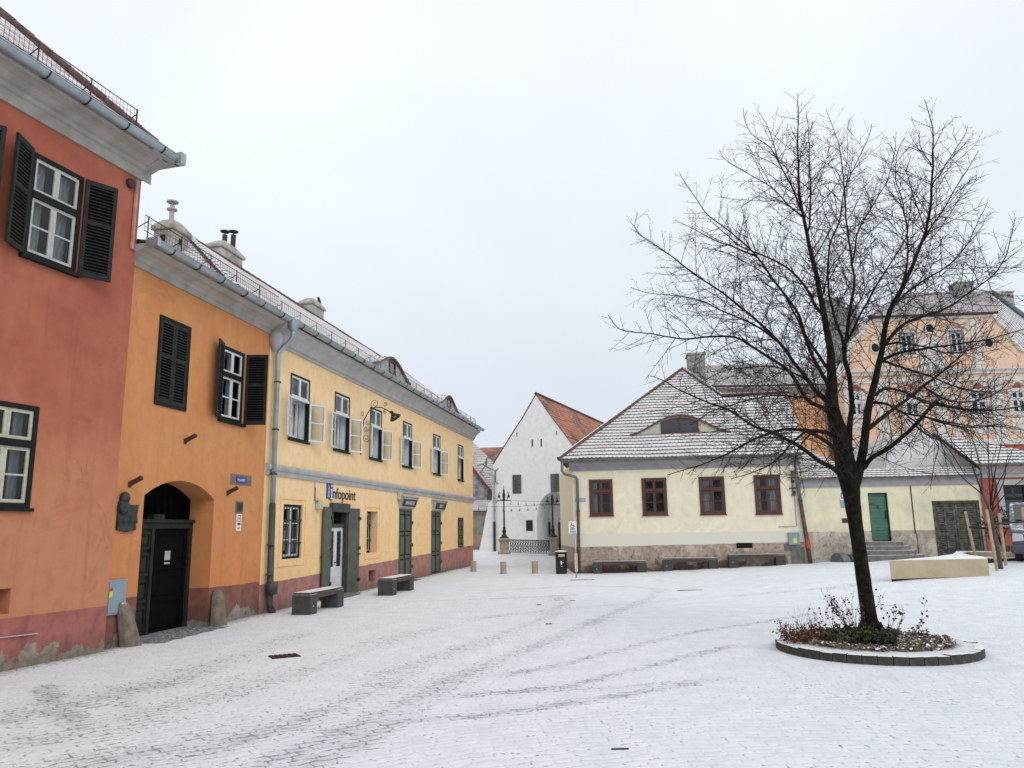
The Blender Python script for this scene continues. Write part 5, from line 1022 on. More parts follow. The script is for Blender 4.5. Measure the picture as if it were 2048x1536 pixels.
# ------------------------------------------------------------------ white firewall and its red neighbour on the right
FF = Frame(*FC.w(0, 1.4, 0).xy, 98); Fq = lambda px, py: FF.q(px, py)
H = thing('white_firewall_house', 'blank white gable wall rising behind the annexe roof', 'gable wall', FF.w(0, 0, 0), FF.rz)
ol = [Fq(*p) for p in ((1768, 950), (1790, 868), (1866, 866), (1957, 935), (1957, 960))]; ol = [(ol[0][0], 3.2)] + ol[:4] + [(ol[3][0], 3.2)]
mb = MB(); mb.prism(ol, 0, 6); part('wall', mb, M('pale firewall plaster', (.74, .74, .75), .9, .1, 1.5, bump=.2), H)
mb = MB(); mb.tube([(ol[3][0], -.02, ol[3][1]), (ol[4][0], -.02, ol[4][1])], .07, 6); part('verge', mb, mat['ridge'], H)
mat['redwall2'] = plaster('brick red plaster', (.36, .10, .07), (.40, .13, .10), drips=.25, peelh=.0)
FP = Frame(*FC.w(16.55, -.06, 0).xy, 96); Pq = lambda px, py, off=0: FP.q(px, py, off)
H = thing('red_shop_house', 'brick red house with a large dark shop window at the right edge', 'house', FP.w(0, 0, 0), FP.rz)
a, zt = Pq(1994, 962); b = a + 3.0; zb = Pq(1994, 1050)[1]; top = Pq(1975, 940)[1]
part('wall', wall_mb(0, 14, -.3, top, [(a + .15, b, zb, zt - .1, .25, 1.6)], 7), [mat['redwall2'], mat['room']], H)
mb = MB(); frame_boxes(mb, a - .05, b + .2, -.06, .02, zb - .1, zt + .05, .22); part('window_surround', mb, mat['stuccolight'], H)
mb = MB(); frame_boxes(mb, a + .15, b, .10, .18, zb, zt - .1, .07); mb.box(a + 1.0, a + 1.06, .1, .18, zb, zt - .1); mb.box(a + .15, b, .1, .18, zt - .75, zt - .69); W = part('shop_window', mb, mat['greenblack'], H); gb = MB(); gb.poly([(a + .2, .14, zb + .05), (b, .14, zb + .05), (b, .14, zt - .15), (a + .2, .14, zt - .15)]); part('pane', gb, mat['glass'], W)
mb = MB(); mb.box(a + .45, a + 1.15, .6, .62, zb + .1, zt - .75); mb.box(a + .4, a + 1.3, .5, .55, zt - .62, zt - .52); mb.box(a + .75, a + .85, .5, .55, zt - .75, zt - .25); part('display_screen', mb, M('grey display', (.22, .25, .26), .6), H)
cornice(H, -.08, 14, [(0, top - .32), (-.06, top - .32), (-.06, top - .2), (-.12, top - .16), (-.2, top - .02), (-.3, top + .04), (-.3, top + .10), (0, top + .10)], 'stuccolight')
gutter(H, -.1, 14, -.40, top + .20, .09, 'zincdark', 1.0)
RPR = math.radians(36); RY, RZ = -.36, top + .20; SR = lambda px, py: FP.slope(px, py, RY, RZ, RPR)
q0, q1, q2 = SR(1873, 870), SR(2048, 905), SR(1966, 918); mb = MB(); P0 = Vector((0, RY, RZ)); Vr = Vector((0, math.cos(RPR), math.sin(RPR)))
sl2 = (q1[1] - q0[1]) / (q1[0] - q0[0]); xr = q1[0] + 1.5
mb = MB(); roof_rows(mb, P0, U_, Vr, [(-.15, 0), (xr, 0), (xr, max(.3, q1[1] + sl2 * 1.5)), q0], .25, .022); part('roof', mb, mat['tilebrownsnow'], H)

# ------------------------------------------------------------------ orange wing and baroque mansion behind
FG = Frame(12.0, 46, 91); g2 = lambda px, py, off=0: FG.q(px, py, off)
mat['wingwall'] = plaster('orange wing plaster', (.70, .38, .21), (.66, .35, .19), drips=.25)
H = thing('orange_wing', 'long orange wing with a snowy roof behind the cream house', 'house wing', FG.w(0, 0, 0), FG.rz)
xa, zt = g2(1400, 783); xb, _ = g2(1668, 783); mb = MB(); mb.box(xa, xb, 0, 8, 1, zt); part('wall', mb, mat['wingwall'], H)
mb = MB(); mb.prism([(0, zt - .42), (-.10, zt - .42), (-.10, zt - .1), (-.35, zt + .05), (-.35, zt + .14), (0, zt + .14)], xa - .1, xb + .1, 'x'); part('cornice', mb, mat['stucco'], H)
rz_ = zt + .18; hyp = math.hypot(4.2, g2(1500, 728, 4.0)[1] - rz_); mb = MB(); roof_rows(mb, (xa - .2, -.4, rz_), (1, 0, 0), Vector((0, 4.4, g2(1500, 728, 4.0)[1] - rz_)).normalized(), [(0, 0), (xb - xa + .4, 0), (xb - xa + .2, hyp), (.9, hyp)], .25, .022); part('roof', mb, mat['tilefar'], H)
mb = MB(); mb.prism([(-.4, rz_ - .03), (-.52, rz_ - .03), (-.52, rz_ + .08), (-.4, rz_ + .08)], xa - .2, xb + .2, 'x'); part('gutter', mb, mat['rust'], H)
x_, _ = g2(1652, 800); mb = MB(); mb.tube([(x_, -.15, rz_), (x_ + .05, -.15, 2)], .09, 8); part('downpipe', mb, mat['brownpipe'], H)

mat['mansion'] = plaster('salmon orange plaster', (.77, .54, .40), (.73, .50, .37), plinth=(.40, .12, .075), pa=7.05, drips=.2, peelh=0)
mat['mstucco'] = M('weathered white stucco', (.66, .63, .58), .9, .14, 1.8, col2=(.72, .70, .66))
m2 = lambda px, py: FM.q(px, py)
H = thing('baroque_mansion', 'tall salmon orange baroque mansion with white stucco frames and curved gable', 'mansion', FM.w(0, 0, 0), FM.rz)
lowz = 3.0; X_l = m2(1688, 745)[0]; X_r = 19.0; zc = 12.0
lw = [m2(*p) for p in ((1700, 787), (1726, 832), (1807, 785), (1841, 832), (1938, 783), (1976, 829), (2020, 781), (2055, 826))]
lowin = [(lw[i][0], lw[i+1][0], lw[i+1][1], lw[i][1]) for i in (0, 2, 4, 6)]; lowin += [(lowin[3][0] + 2.7, lowin[3][1] + 2.7, lowin[3][2], lowin[3][3])]
up = [m2(1798, 668) + m2(1829, 708), m2(1898, 663) + m2(1929, 706)]; upwin = [(u[0], u[2], u[3], u[1]) for u in up]
part('wall', wall_mb(X_l, X_r, lowz, zc, [w_ + (.15, .6) for w_ in lowin], 12), [mat['mansion'], mat['room']], H)
go = [(1690, 745), (1697, 705), (1706, 680), (1722, 668), (1730, 655), (1742, 641), (1985, 631), (1997, 646), (2016, 660), (2026, 683), (2040, 700), (2062, 706), (2085, 738)]
gp_ = [m2(*p) for p in go]; gw = MB(); xs_ = sorted({p[0] for p in gp_} | {c for w_ in upwin for c in w_[:2]})
def gt(x):
    for (a, b), (c, d) in zip(gp_[:-1], gp_[1:]):
        if a <= x <= c: return b + (d - b) * (x - a) / max(1e-6, c - a)
    return zc
for a, b in zip(xs_[:-1], xs_[1:]):
    if b - a < 1e-4: continue
    w_ = [w for w in upwin if w[0] - 1e-6 <= a and b <= w[1] + 1e-6]
    if w_:
        w = w_[0]; gw.poly([(a, 0, zc), (b, 0, zc), (b, 0, w[2]), (a, 0, w[2])]); gw.poly([(a, 0, w[3]), (b, 0, w[3]), (b, 0, gt(b)), (a, 0, gt(a))]); gw.poly([(a, .3, w[2]), (b, .3, w[2]), (b, .3, w[3]), (a, .3, w[3])], 1)
    else: gw.poly([(a, 0, zc), (b, 0, zc), (b, 0, gt(b)), (a, 0, gt(a))])
for (a, b), (c, d) in zip(gp_[:-1], gp_[1:]): gw.poly([(a, 0, b), (c, 0, d), (c, .6, d), (a, .6, b)], 2)
part('gable', gw, [mat['mansion'], mat['room'], mat['mstucco']], H)
tr = MB()   # white trim: cornices, pilasters, hood moulds, panels
tr.prism([(0, zc - .1), (-.12, zc - .1), (-.15, zc + .05), (-.32, zc + .15), (-.32, zc + .24), (0, zc + .24)], X_l - .2, X_r, 'x'); tr.box(X_l - .1, X_r, -.08, 0, zc - .62, zc - .35); tr.prism([(0, 7.0), (-.15, 7.02), (-.18, 7.25), (-.05, 7.4), (0, 7.4)], X_l - .1, X_r, 'x')
for px0, px1 in ((1688, 1697), (1752, 1776), (1866, 1890), (1903, 1916), (1982, 2006), (2060, 2080)): a, b = m2(px0, 800)[0], m2(px1, 800)[0]; tr.box(a, b, -.07, 0, 7.4, zc - .6); tr.box(a - .06, b + .06, -.10, 0, zc - 1.0, zc - .62)
for px0, px1 in ((1765, 1776), (1946, 1963)): a, b = m2(px0, 700)[0], m2(px1, 700)[0]; tr.box(a, b, -.06, 0, zc + .24, gt(a) - .25)
a, z = m2(1838, 705); b, _ = m2(1886, 705); tr.box(a, b, -.04, 0, zc + .3, z + 1.0)
tr.tube([(a - .1, -.05, z + 1.0), ((a + b) / 2 - .3, -.08, z + 1.35), ((a + b) / 2 + .3, -.08, z + 1.35), (b + .1, -.05, z + 1.0)], .07, 6)
for (a, b), (c, d) in zip(gp_[:-1], gp_[1:]): tr.tube([(a, -.05, b), (c, -.05, d)], .12, 6)
for w in lowin + upwin:
    frame_boxes(tr, w[0] - .22, w[1] + .22, -.06, 0, w[2] - .18, w[3] + .16, .2); cx = (w[0] + w[1]) / 2; h0 = w[3] + .32
    tr.tube([(cx - .85, -.09, h0 - .25), (cx - .6, -.10, h0 + .02), (cx - .32, -.12, h0 + .05), (cx - .2, -.12, h0 + .26), (cx, -.12, h0 + .33), (cx + .2, -.12, h0 + .26), (cx + .32, -.12, h0 + .05), (cx + .6, -.10, h0 + .02), (cx + .85, -.09, h0 - .25)], .075, 6)
    if w in lowin: tr.box(w[0] - .15, w[1] + .15, -.05, 0, w[2] - 1.3, w[2] - .3)
part('stucco_trim', tr, mat['mstucco'], H)
rd = MB()
for w in lowin: cx = (w[0] + w[1]) / 2; rd.prism([(cx + .26 * math.cos(math.pi * j / 8), w[3] + .18 + .34 * math.sin(math.pi * j / 8)) for j in range(9)], -.03, -.0)
part('red_tympanum', rd, mat['redwall2'], H)
for w in lowin: glazed(H, w[0], w[1], w[2], w[3], .04, 'mwin', 'whitepaint', .62, .06, .07, 1, 0, curtain=[(0, .3), (.7, 1)]) if 'mwin' in mat else glazed(H, w[0], w[1], w[2], w[3], .04, 'whitepaint', 'whitepaint', .62, .06, .07, 1, 0, curtain=[(0, .3), (.7, 1)])
for w in upwin: glazed(H, w[0], w[1], w[2], w[3], .04, 'whitepaint', 'whitepaint', None, .07, .06, 2, 0)
mb = MB()
for w in upwin: frame_boxes(mb, w[0] - .08, w[1] + .08, -.075, -.03, w[2] - .05, w[3] + .08, .12)
part('grey_surround', mb, mat['zincdark'], H)
for px, py in ((1750, 696), (1859, 657), (1977, 686)):
    x, z = m2(px, py); mb = MB(); mb.lathe([(.0, 0), (.26, 0)], (0, 0, 0), 14); mb.v = [(p[0] + x, -.02, p[1] * 1.15 + z) for p in mb.v]; o = part('round_vent', mb, mat['room'], H)
    mb = MB(); mb.tube([(x + .31 * math.cos(q), -.03, z + .36 * math.sin(q)) for q in [2 * math.pi * j / 14 for j in range(15)]], .05, 5, caps=False); part('round_frame', mb, mat['mstucco'], o)
fb = MB(); x0, z0_ = m2(1742, 636); x1, z1_ = m2(1987, 627); fb.tube([(x0 - .3, -.25, z0_), (x1 + .15, -.25, z1_)], .09, 6); part('gutter', fb, mat['rust'], H)
rb = MB(); zr_ = FM.q(1800, 588, 5)[1]; xl_, xr_ = FM.q(1800, 588, 5)[0], FM.q(1977, 582, 5)[0]; za_ = (z0_ + z1_) / 2
e_ = Vector((0, 5.2, zr_ - za_)); l_ = e_.length; roof_rows(rb, (0, -.2, za_ + .05), (1, 0, 0), e_.normalized(), [(x0 - .2, 0), (x1 + .1, 0), (xr_ + 1, l_), (xl_, l_)], .25, .022)
hipd = Vector((xl_ - x0, 5.2, zr_ - za_)); rb.poly([(x0 - .2, -.2, za_), (xl_, 5, zr_), (xl_, 12, zr_ - .2), (x0 - 2.0, 12, zc + .5), (x0 - 2.0, 1, zc + .5)], 0, [(0, 0), (3, 0), (3, 3), (0, 3), (0, 1)])
qa, qb, qc, qd = FM.q(1983, 586, 3), FM.q(2062, 648, 3), FM.q(2062, 712, 1), FM.q(1998, 645, 1)
rb.faces([(qa[0], 3, qa[1]), (qb[0], 3, qb[1]), (qc[0], 1, qc[1]), (qd[0], 1, qd[1]), (xr_ - 1, 3, zr_ - .4)], [(4, 3, 2, 1, 0)]); rb.uv[-1] = [(0, 1), (1, 0), (4, 0), (4, 3), (1, 3)]
part('roof', rb, mat['tilefar'], H)
mb = MB(); mb.tube([(qa[0], 2.9, qa[1] + .05), (qb[0] + 2, 2.9, qb[1] - 1.6)], .16, 6); part('verge', mb, mat['zincdark'], H)
for (pl, pr_, pt, pb, off, mt) in ((1661, 1700, 598, 720, 4, 'oldchimney'), (1698, 1722, 614, 700, 5, 'oldchimney'), (1913, 1957, 566, 640, 3.5, 'oldchimney'), (2006, 2036, 585, 650, 6, 'chimney')):
    a, zt = FM.q(pl, pt, off); b, zb = FM.q(pr_, pb, off); chimney(H, a, b, off, off + 1.2, zb, zt, mt, cap=False)
# ------------------------------------------------------------------ street furniture
def bench(loc, rz, ln, lb, group):
    t = thing('bench', lb, 'bench', loc, rz, group); wd, h = .46, .45
    for x in (0, ln - .38):
        mb = MB(); mb.box(x, x + .38, 0, wd, -.06, h); part('end_block', mb, mat['benchgrey'], t, bevel=.01)
    for k in range(3):
        mb = MB(); y = .02 + k * .145; mb.box(.02, ln - .02, y, y + .13, h + .002, h + .05); part('slat', mb, mat['benchwood'], t, bevel=.005)
    mb = MB(); mb.box(.38, ln - .38, .02, .06, h - .10, h); mb.box(.38, ln - .38, wd - .06, wd - .02, h - .10, h); part('seat_rail', mb, mat['benchwood'], t)
    mb = MB(); mb.box(.14, .17, -.004, 0, .17, .20); part('bolt', mb, mat['white'], t); return t
for pa, pb, lb in (((583, 1230), (692, 1216), 'dark grey block bench with brown slats in front of the infopoint door'), ((753, 1192), (818, 1184), 'dark grey block bench further along the yellow house, by the cellar hatch')):
    A_, B_ = gp(*pa), gp(*pb); d = B_ - A_; a_ = math.atan2(d.x, d.y); F_ = Frame(A_.x, A_.y, 12)
    near_r = gp(620, 1232) if pa[0] < 600 else gp(785, 1194)
    p = FO.w(FO.loc(near_r)[0], FO.loc(near_r)[1], 0); p.z = gz(p.x, p.y)
    bench(p, FO.rz, 2.0 if pa[0] < 600 else 2.1, lb, 'benches along the yellow house')
for (xa, xb), lb in (((.80, 3.02), 'leftmost of the three benches against the cream house'), ((3.70, 5.94), 'middle one of the three benches against the cream house'), ((6.38, 8.63), 'rightmost of the three benches against the cream house, under the grated cellar opening')):
    p = FC.w(xa, -.55, 0); p.z = gz(*FC.w((xa + xb) / 2, -.4, 0).xy); t = bench(p, FC.rz, xb - xa, lb, 'benches along the cream house')
for (px, py), lb in (((947, 1146), 'short beige stone bollard nearest the corner of the yellow house'), ((1007, 1148), 'short beige stone bollard in the middle of the row of three'), ((1070, 1147), 'short beige stone bollard nearest the black bin')):
    p = gp(px, py); mb = MB(); mb.lathe([(.135, -.1), (.135, .27), (.128, .28), (.135, .29), (.135, .50), (.12, .53), (0, .535)], (0, 0, 0), 20)
    solo('bollard', mb, mat['sandstone'], lb, 'bollard', p, 0, 'three low stone bollards across the street')
p = gp(1123, 1147.5); t = thing('litter_bin', 'black cylindrical litter bin with a white crest at the corner of the cream house', 'litter bin', p)
mb = MB(); mb.lathe([(.22, 0), (.24, .02), (.24, .20), (.25, .21), (.25, .24), (.24, .25), (.24, .62), (.255, .63), (.255, .67), (.245, .68), (.245, .86), (.25, .88), (.10, .90), (0, .90)], (0, 0, 0), 24)
part('bin_body', mb, mat['black'], t, smooth=False); mb = MB(); mb.lathe([(.265, .86), (.265, .92), (.22, .96), (0, .98)], (0, 0, 0), 24); part('lid', mb, M('snowy bin lid', (.015, .015, .018), .4, snow=1.2), t)
def arcpatch(r, a0, a1, z0, z1, n=8):
    mb = MB()
    for i in range(n):
        a, b = a0 + (a1 - a0) * i / n, a0 + (a1 - a0) * (i + 1) / n; mb.poly([(r * math.cos(a), r * math.sin(a), z0), (r * math.cos(b), r * math.sin(b), z0), (r * math.cos(b), r * math.sin(b), z1), (r * math.cos(a), r * math.sin(a), z1)])
    return mb
part('slot', arcpatch(.252, -2.15, -1.0, .72, .82), M('beige slot plate', (.5, .44, .33), .6), t); part('crest', arcpatch(.246, -1.75, -1.5, .40, .54), mat['white'], t)
for a, b, z in ((-1.4, -1.32, .46), (-1.24, -1.18, .46), (-1.62, -1.52, .30)): part('small_mark', arcpatch(.246, a, b, z, z + .03, 2), mat['white'], t)
# sign post at the corner
p = gp(1153, 1156); t = thing('parking_sign_post', 'thin pale post with a white disabled parking sign at the corner of the cream house', 'sign', p)
mb = MB(); mb.tube([(0, 0, -.1), (-.02, 0, 1.95)], .03, 8); part('post', mb, mat['zinc'], t, smooth=True); mb = MB(); mb.box(-.06, .06, -.05, -.03, .25, .95); part('concrete_sleeve', mb, mat['creampaint'], t, bevel=.01)
zt = at(1143, 1043, p.y).z - p.z; xl = at(1138, 1060, p.y).x - p.x; mb = MB(); mb.box(xl - .02, xl + .30, -.06, -.045, zt - .46, zt); part('sign_board', mb, mat['white'], t, bevel=.004)
cx = xl + .14; mb = MB(); mb.tube([(cx - .05, -.065, zt - .08), (cx - .03, -.065, zt - .15), (cx + .05, -.065, zt - .155), (cx + .08, -.065, zt - .21)], .012, 5); mb.tube([(cx - .01 + .065 * math.cos(q), -.065, zt - .175 + .065 * math.sin(q)) for q in [2.2 + 4.4 * j / 10 for j in range(11)]], .009, 5); mb.lathe([(0, .02), (.018, 0), (0, -.02)], (cx - .06, -.065, zt - .055), 8)
mb.box(cx - .09, cx + .09, -.064, -.0605, zt - .31, zt - .27); mb.box(cx - .11, cx + .12, -.064, -.0605, zt - .43, zt - .35, 1); part('wheelchair_symbol', mb, [mat['black'], mat['bluegrey']], t)
# bridge end: two stone piers, iron railing, two street lamps
def pier(px0, px1, pt, pb, Y, lb):
    a, b = at(px0, pb, Y), at(px1, pb, Y); h = at(px0, pt, Y).z - b.z; r = (b.x - a.x) / 2; c = (a + b) / 2; mb = MB()
    for r0, z0, z1, sc_ in ((1.08, -.6, .12, 1), (1.0, .12, .18, 1), (.80, .18, h - .18, .95), (.92, h - .18, h - .12, 1), (1.06, h - .12, h, 1)):
        e = r * r0; mb.box(-e, e, -e, e, z0, z1)
    return solo('stone_pier', mb, mat['sandstone'], lb, 'stone pier', (c.x, Y, b.z), 0, 'piers of the bridge railing', bevel=.03), c, h, r
_, c1_, h1_, r1_ = pier(997, 1021, 1077, 1107, 44.0, 'left stone pier of the bridge railing, carrying the farther lamp')
_, c2_, h2_, r2_ = pier(1098, 1116, 1075, 1110, 42.0, 'right stone pier of the bridge railing behind the bin, carrying the nearer lamp')
def lamp(c, zb, pt, px, Y, lb, s_):
    t = thing('street_lamp', lb, 'street lamp', (c.x, Y, zb), 0, 'cast iron bridge lamps'); Hh = at(px, pt, Y).z - zb; mb = MB()
    mb.lathe([(.26, 0), (.26, .06), (.17, .1), (.12, .2), (.08, .26), (.11, .34), (.12, .42), (.07, .5), (.09, .56), (.055, .62), (.045, Hh * .5), (.065, Hh * .51), (.04, Hh * .53), (.035, Hh * .72), (.09, Hh * .73), (.05, Hh * .76), (.1, Hh * .82), (.05, Hh * .88), (.07, Hh * .91), (.02, Hh * .94), (.012, Hh)], (0, 0, 0), 12); part('post', mb, mat['blackiron'], t, smooth=True)
    mb = MB(); mb.tube([(-.42, 0, Hh * .72), (.42, 0, Hh * .72)], .025, 5)
    for k, a in enumerate((0, math.pi / 2, math.pi, 3 * math.pi / 2)):
        ca, sa = math.cos(a), math.sin(a); mb.tube([(0, 0, Hh * .74), (.16 * ca, .16 * sa, Hh * .72), (.24 * ca, .24 * sa, Hh * .78), (.28 * ca, .28 * sa, Hh * .86), (.22 * ca, .22 * sa, Hh * .89), (.22 * ca, .22 * sa, Hh * .86)], .02, 5)
    part('arm', mb, mat['blackiron'], t)
    for a in (0, math.pi / 2, math.pi, 3 * math.pi / 2):
        mb = MB(); mb.lathe([(.015, .15), (.04, .12), (.03, .08), (.075, .0), (.085, -.07), (.07, -.07), (.0, -.05)], (.27 * math.cos(a), .27 * math.sin(a), Hh * .80), 10); part('lamp_shade', mb, mat['blackiron'], t, smooth=True)
lamp(c1_, c1_.z + h1_, 972, 1005, 44.0, 'black cast iron multi arm street lamp on the left pier before the white gable', 1)
lamp(c2_, c2_.z + h2_, 984, 1107, 42.0, 'black cast iron multi arm street lamp on the right pier beside the cream house', 1)
A_, B_ = Vector((c1_.x + r1_, 44, c1_.z)), Vector((c2_.x - r2_, 42, c2_.z)); d = B_ - A_; L_ = d.length; ang = math.atan2(d.y, d.x)
def railing(A_, L_, ang, hz, lb, dz):
    t = thing('iron_railing', lb, 'railing', A_, ang, 'cast iron bridge railing'); mb = MB(); sh = lambda x: dz * x / L_
    for z in (.06, .42, hz): mb.tube([(0, 0, z), (L_, 0, z + dz)], .022 if z == hz else .015, 6)
    part('rail', mb, mat['blackiron'], t); mb = MB(); n = int(L_ / .19)
    for i in range(n + 1):
        x = i * L_ / n; mb.tube([(x, 0, .06 + sh(x)), (x, 0, hz + sh(x))], .014, 4)
        if i < n:
            xc = x + L_ / n / 2
            for zc_, r in ((.17, .06), (.32, .055), (.53, .065), (.68, .05)): mb.tube([(xc + r * math.cos(q), 0, zc_ + sh(x) + r * 1.1 * math.sin(q)) for q in [2 * math.pi * j / 8 + i % 2 for j in range(8)]], .016, 4)
            mb.tube([(x, 0, .24 + sh(x)), (xc, 0, .42 + sh(x)), (x + L_ / n, 0, .6 + sh(x))], .008, 4)
    part('scroll_panel', mb, mat['blackiron'], t)
railing(A_, L_, ang, h1_ - .08, 'black scrolled iron railing between the two stone piers', (c2_.z - c1_.z))
railing(Vector((c2_.x + r2_, 42, c2_.z)), 2.4, math.radians(-8), h2_ - .1, 'short black iron railing right of the right pier, running behind the cream house', -.1)
# string lights between the houses
def garland(P, Q_, sag, n, lb):
    t = thing('string_lights', lb, 'string lights', P, 0, 'string lights across the street'); d = Q_ - P; mb = MB(); cv = lambda s_: Vector((d.x * s_, d.y * s_, d.z * s_ - sag * 4 * s_ * (1 - s_)))
    mb.tube([cv(i / 24) for i in range(25)], .009, 4); part('wire', mb, mat['black'], t)
    for i in range(n):
        c = cv((i + .5) / n); mb = MB(); mb.tube([c, c - Vector((0, 0, .14))], .006, 4); mb.lathe([(.02, 0), (.035, -.05), (.03, -.11), (0, -.13)], tuple(c - Vector((0, 0, .14))), 6); part('bulb', mb, mat['zincdark'], t)
Pa = FO.w(27.9, 0, 0); garland(at(949, 1010, Pa.y), at(1140, 1000, 33.6) * 1 if 0 else Vector((at(1131, 1001, 40).x, 40, at(1131, 1001, 40).z)), .18, 11, 'lower string of small lights sagging in front of the white gable')
Pq_ = at(986, 997, 49); garland(Pq_, at(1131, 1001, 41), .1, 9, 'upper string of small lights in front of the white gable')
# rack of grey half discs by the annexe
t_x = FC.w(10.6, -.62, 0); t_x.z = gz(t_x.x, t_x.y); t = thing('bicycle_rack', 'low row of grey half disc bicycle stands behind the big tree trunk', 'bicycle rack', t_x, FC.rz)
for k, x in enumerate((0, .42, .55, .68, .81, .98, 1.38, 1.51, 1.64, 1.77, 1.94)):
    big = k in (0, 5, 10); w_ = .34 if big else .035; n = 12; r = .40 if big else .34; mb = MB(); mb.T = Matrix.Translation((x, 0, 0)) @ Matrix.Rotation(.45, 4, 'Z')
    mb.prism([(r * math.cos(math.pi * j / n), r * .95 * math.sin(math.pi * j / n) - .02) for j in range(n + 1)], 0, w_, 'x'); part('half_disc', mb, mat['rackgrey'] if 'rackgrey' in mat else mat['zincdark'], t, bevel=.006)
# curved concrete benches on the right
def curved(name, px_list, h, wd, lb):
    pass
p0 = gp(1783, 1152, .33); t = thing('concrete_bench', 'long beige concrete bench with a curved sweep, covered in snow', 'bench', (p0.x, p0.y, gz(p0.x, p0.y)), 0)
zt_ = .33 + .52
ol = [gp(*p, zt_) for p in ((1778, 1121), (1850, 1119), (1975, 1117), (1967, 1113), (1940, 1110), (1924, 1106), (1935, 1103.5), (1962, 1104), (2048, 1106), (2100, 1107), (2100, 1104), (2030, 1103), (1960, 1102), (1913, 1102), (1905, 1108), (1870, 1113), (1830, 1116.5))]
ol = [(q.x - p0.x, q.y - p0.y) for q in ol]; zb_ = gz(p0.x, p0.y)
mb = MB(); mb.prism(ol, zt_ - zb_ - .53, zt_ - zb_, 'z'); part('bench_body', mb, mat['concrete'], t, bevel=.012); mb = MB(); ol2 = [(a * .985 + .03, b * .985 + .03) for a, b in ol]; mb.prism(ol2, -.3, zt_ - zb_ - .53, 'z'); part('recessed_base', mb, mat['room'], t)  # near-black base colour paints the thin shade under the bench
# far snow covered tree bed
pc = gp(2030, 1134, .36); mb = MB(); pts = [(2.2 * math.cos(a), .8 * math.sin(a)) for a in [2 * math.pi * j / 24 for j in range(24)]]; mb.prism(pts, -.3, .06, 'z')
t = thing('tree_bed', 'gravel tree bed edged with a dark steel strip beside the concrete bench', 'tree bed', (pc.x, pc.y, gz(pc.x, pc.y)), 0); part('steel_edge', mb, mat['blackiron'], t); mb = MB(); mb.prism([(a * .985, b * .97) for a, b in pts], .0, .085, 'z'); part('gravel', mb, M('snowy gravel', (.45, .44, .42), .95, .5, 30, bump=1, snow=.55, grain=25), t)
# drains and covers
for (pa, pb, pc_, pd, lb, kind) in (((545, 1313), (597, 1308), (575, 1322), (560, 1306), 'rusty square drain grate in the snow near the left benches', 'grate'),):
    p = gp(570, 1313); mb = MB(); 
    for i in range(6):
        for j in range(4): mb.box(-.21 + i * .07, -.21 + i * .07 + .045, -.16 + j * .08, -.16 + j * .08 + .05, .0, .012)
    t = thing('drain_grate', lb, 'drain grate', (p.x, p.y, gz(p.x, p.y) + .006), .5); part('grate_bars', mb, mat['rust'], t); mb = MB(); mb.box(-.23, .21, -.18, .15, -.02, .002); part('grate_frame', mb, mat['room'], t)
for px, py, w_, l_, rz, lb in ((1165, 1161.5, .88, .22, .12, 'dark narrow slot drain just in front of the litter bin'), (1380, 1183, .75, .16, 0, 'dark slot drain cover lying in the snow right of the square'), (940, 1272, .0, 0, 0, None), (1240, 1499, .15, .02, .05, 'short dark metal strip between cobbles close to the viewer')):
    if not lb: continue
    p = gp(px, py); mb = MB(); mb.box(-w_ / 2, w_ / 2, -l_ / 2, l_ / 2, -.02, .008)
    solo('slot_drain', mb, mat['stone'] if 'strip' not in lb else mat['blackiron'], lb, 'drain cover', (p.x, p.y, gz(p.x, p.y) + .003), rz)
for px, py, lb in ((1075, 1211, 'small dark leaf clump on the snow, left one of the pair mid square'), (1142, 1203, 'small dark leaf clump on the snow, near the middle of the square'), (1094, 1250, 'small dark leaf clump on the snow, lower one mid square')):
    p = gp(px, py); mb = MB()
    for k in range(6): a = k * 1.1; mb.poly([(.05 * math.cos(a), .04 * math.sin(a), .01), (.05 * math.cos(a) + .06, .04 * math.sin(a) + .01, .02), (.05 * math.cos(a) + .04, .04 * math.sin(a) + .04, .03)])
    solo('leaf_clump', mb, mat['rust'], lb, 'leaves', (p.x, p.y, gz(p.x, p.y)), 0, 'leaf litter on the snow')
# parked van, mostly outside the right edge
mat['carpaint'] = M('silver grey car paint', (.13, .145, .16), .3, .05, 2, metal=.4, bump=0, snow=.35); mat['tyre'] = M('tyre rubber', (.02, .02, .02), .8)
p = at(2022, 1100, 26.0); t = thing('parked_van', 'silver grey van with a snowy bonnet parked at the right edge', 'van', (p.x, 26.0, gz(p.x, 26.4)), math.radians(-33))
prof = [(0, .35), (-.02, .55), (.04, .98), (.12, 1.06), (1.0, 1.22), (1.35, 1.35), (2.1, 1.92), (2.4, 2.0), (4.5, 2.0), (4.6, .4)]
mb = MB(); mb.prism(prof, .02, 1.86, 'x'); mb.v = [((p_[0] - .94) * (1 - .10 * max(0, (p_[2] - 1.1))) * (1 - .12 * max(0, .5 - p_[1])) + .94, p_[1], p_[2]) for p_ in mb.v]; part('body', mb, mat['carpaint'], t, bevel=.05, smooth=True)
mb = MB(); mb.prism([(1.33, 1.38), (2.06, 1.90), (2.04, 1.92), (1.31, 1.40)], .2, 1.68, 'x'); part('windscreen', mb, mat['darkpane'], t)
mb = MB(); mb.box(.42, 1.46, -.04, .06, .70, .92); G2 = part('grille', mb, mat['black'], t, bevel=.02); mb = MB()
for z in (.74, .81, .88): mb.box(.44, 1.44, -.055, -.04, z - .012, z + .012)
mb.tube([(.94 + .07 * math.cos(q), -.06, .81 + .07 * math.sin(q)) for q in [2 * math.pi * j / 12 for j in range(13)]], .014, 5); mb.box(.40, 1.48, -.05, .0, .92, .96); part('chrome_trim', mb, M('chrome', (.7, .7, .72), .15, .02, metal=1, bump=0), G2)
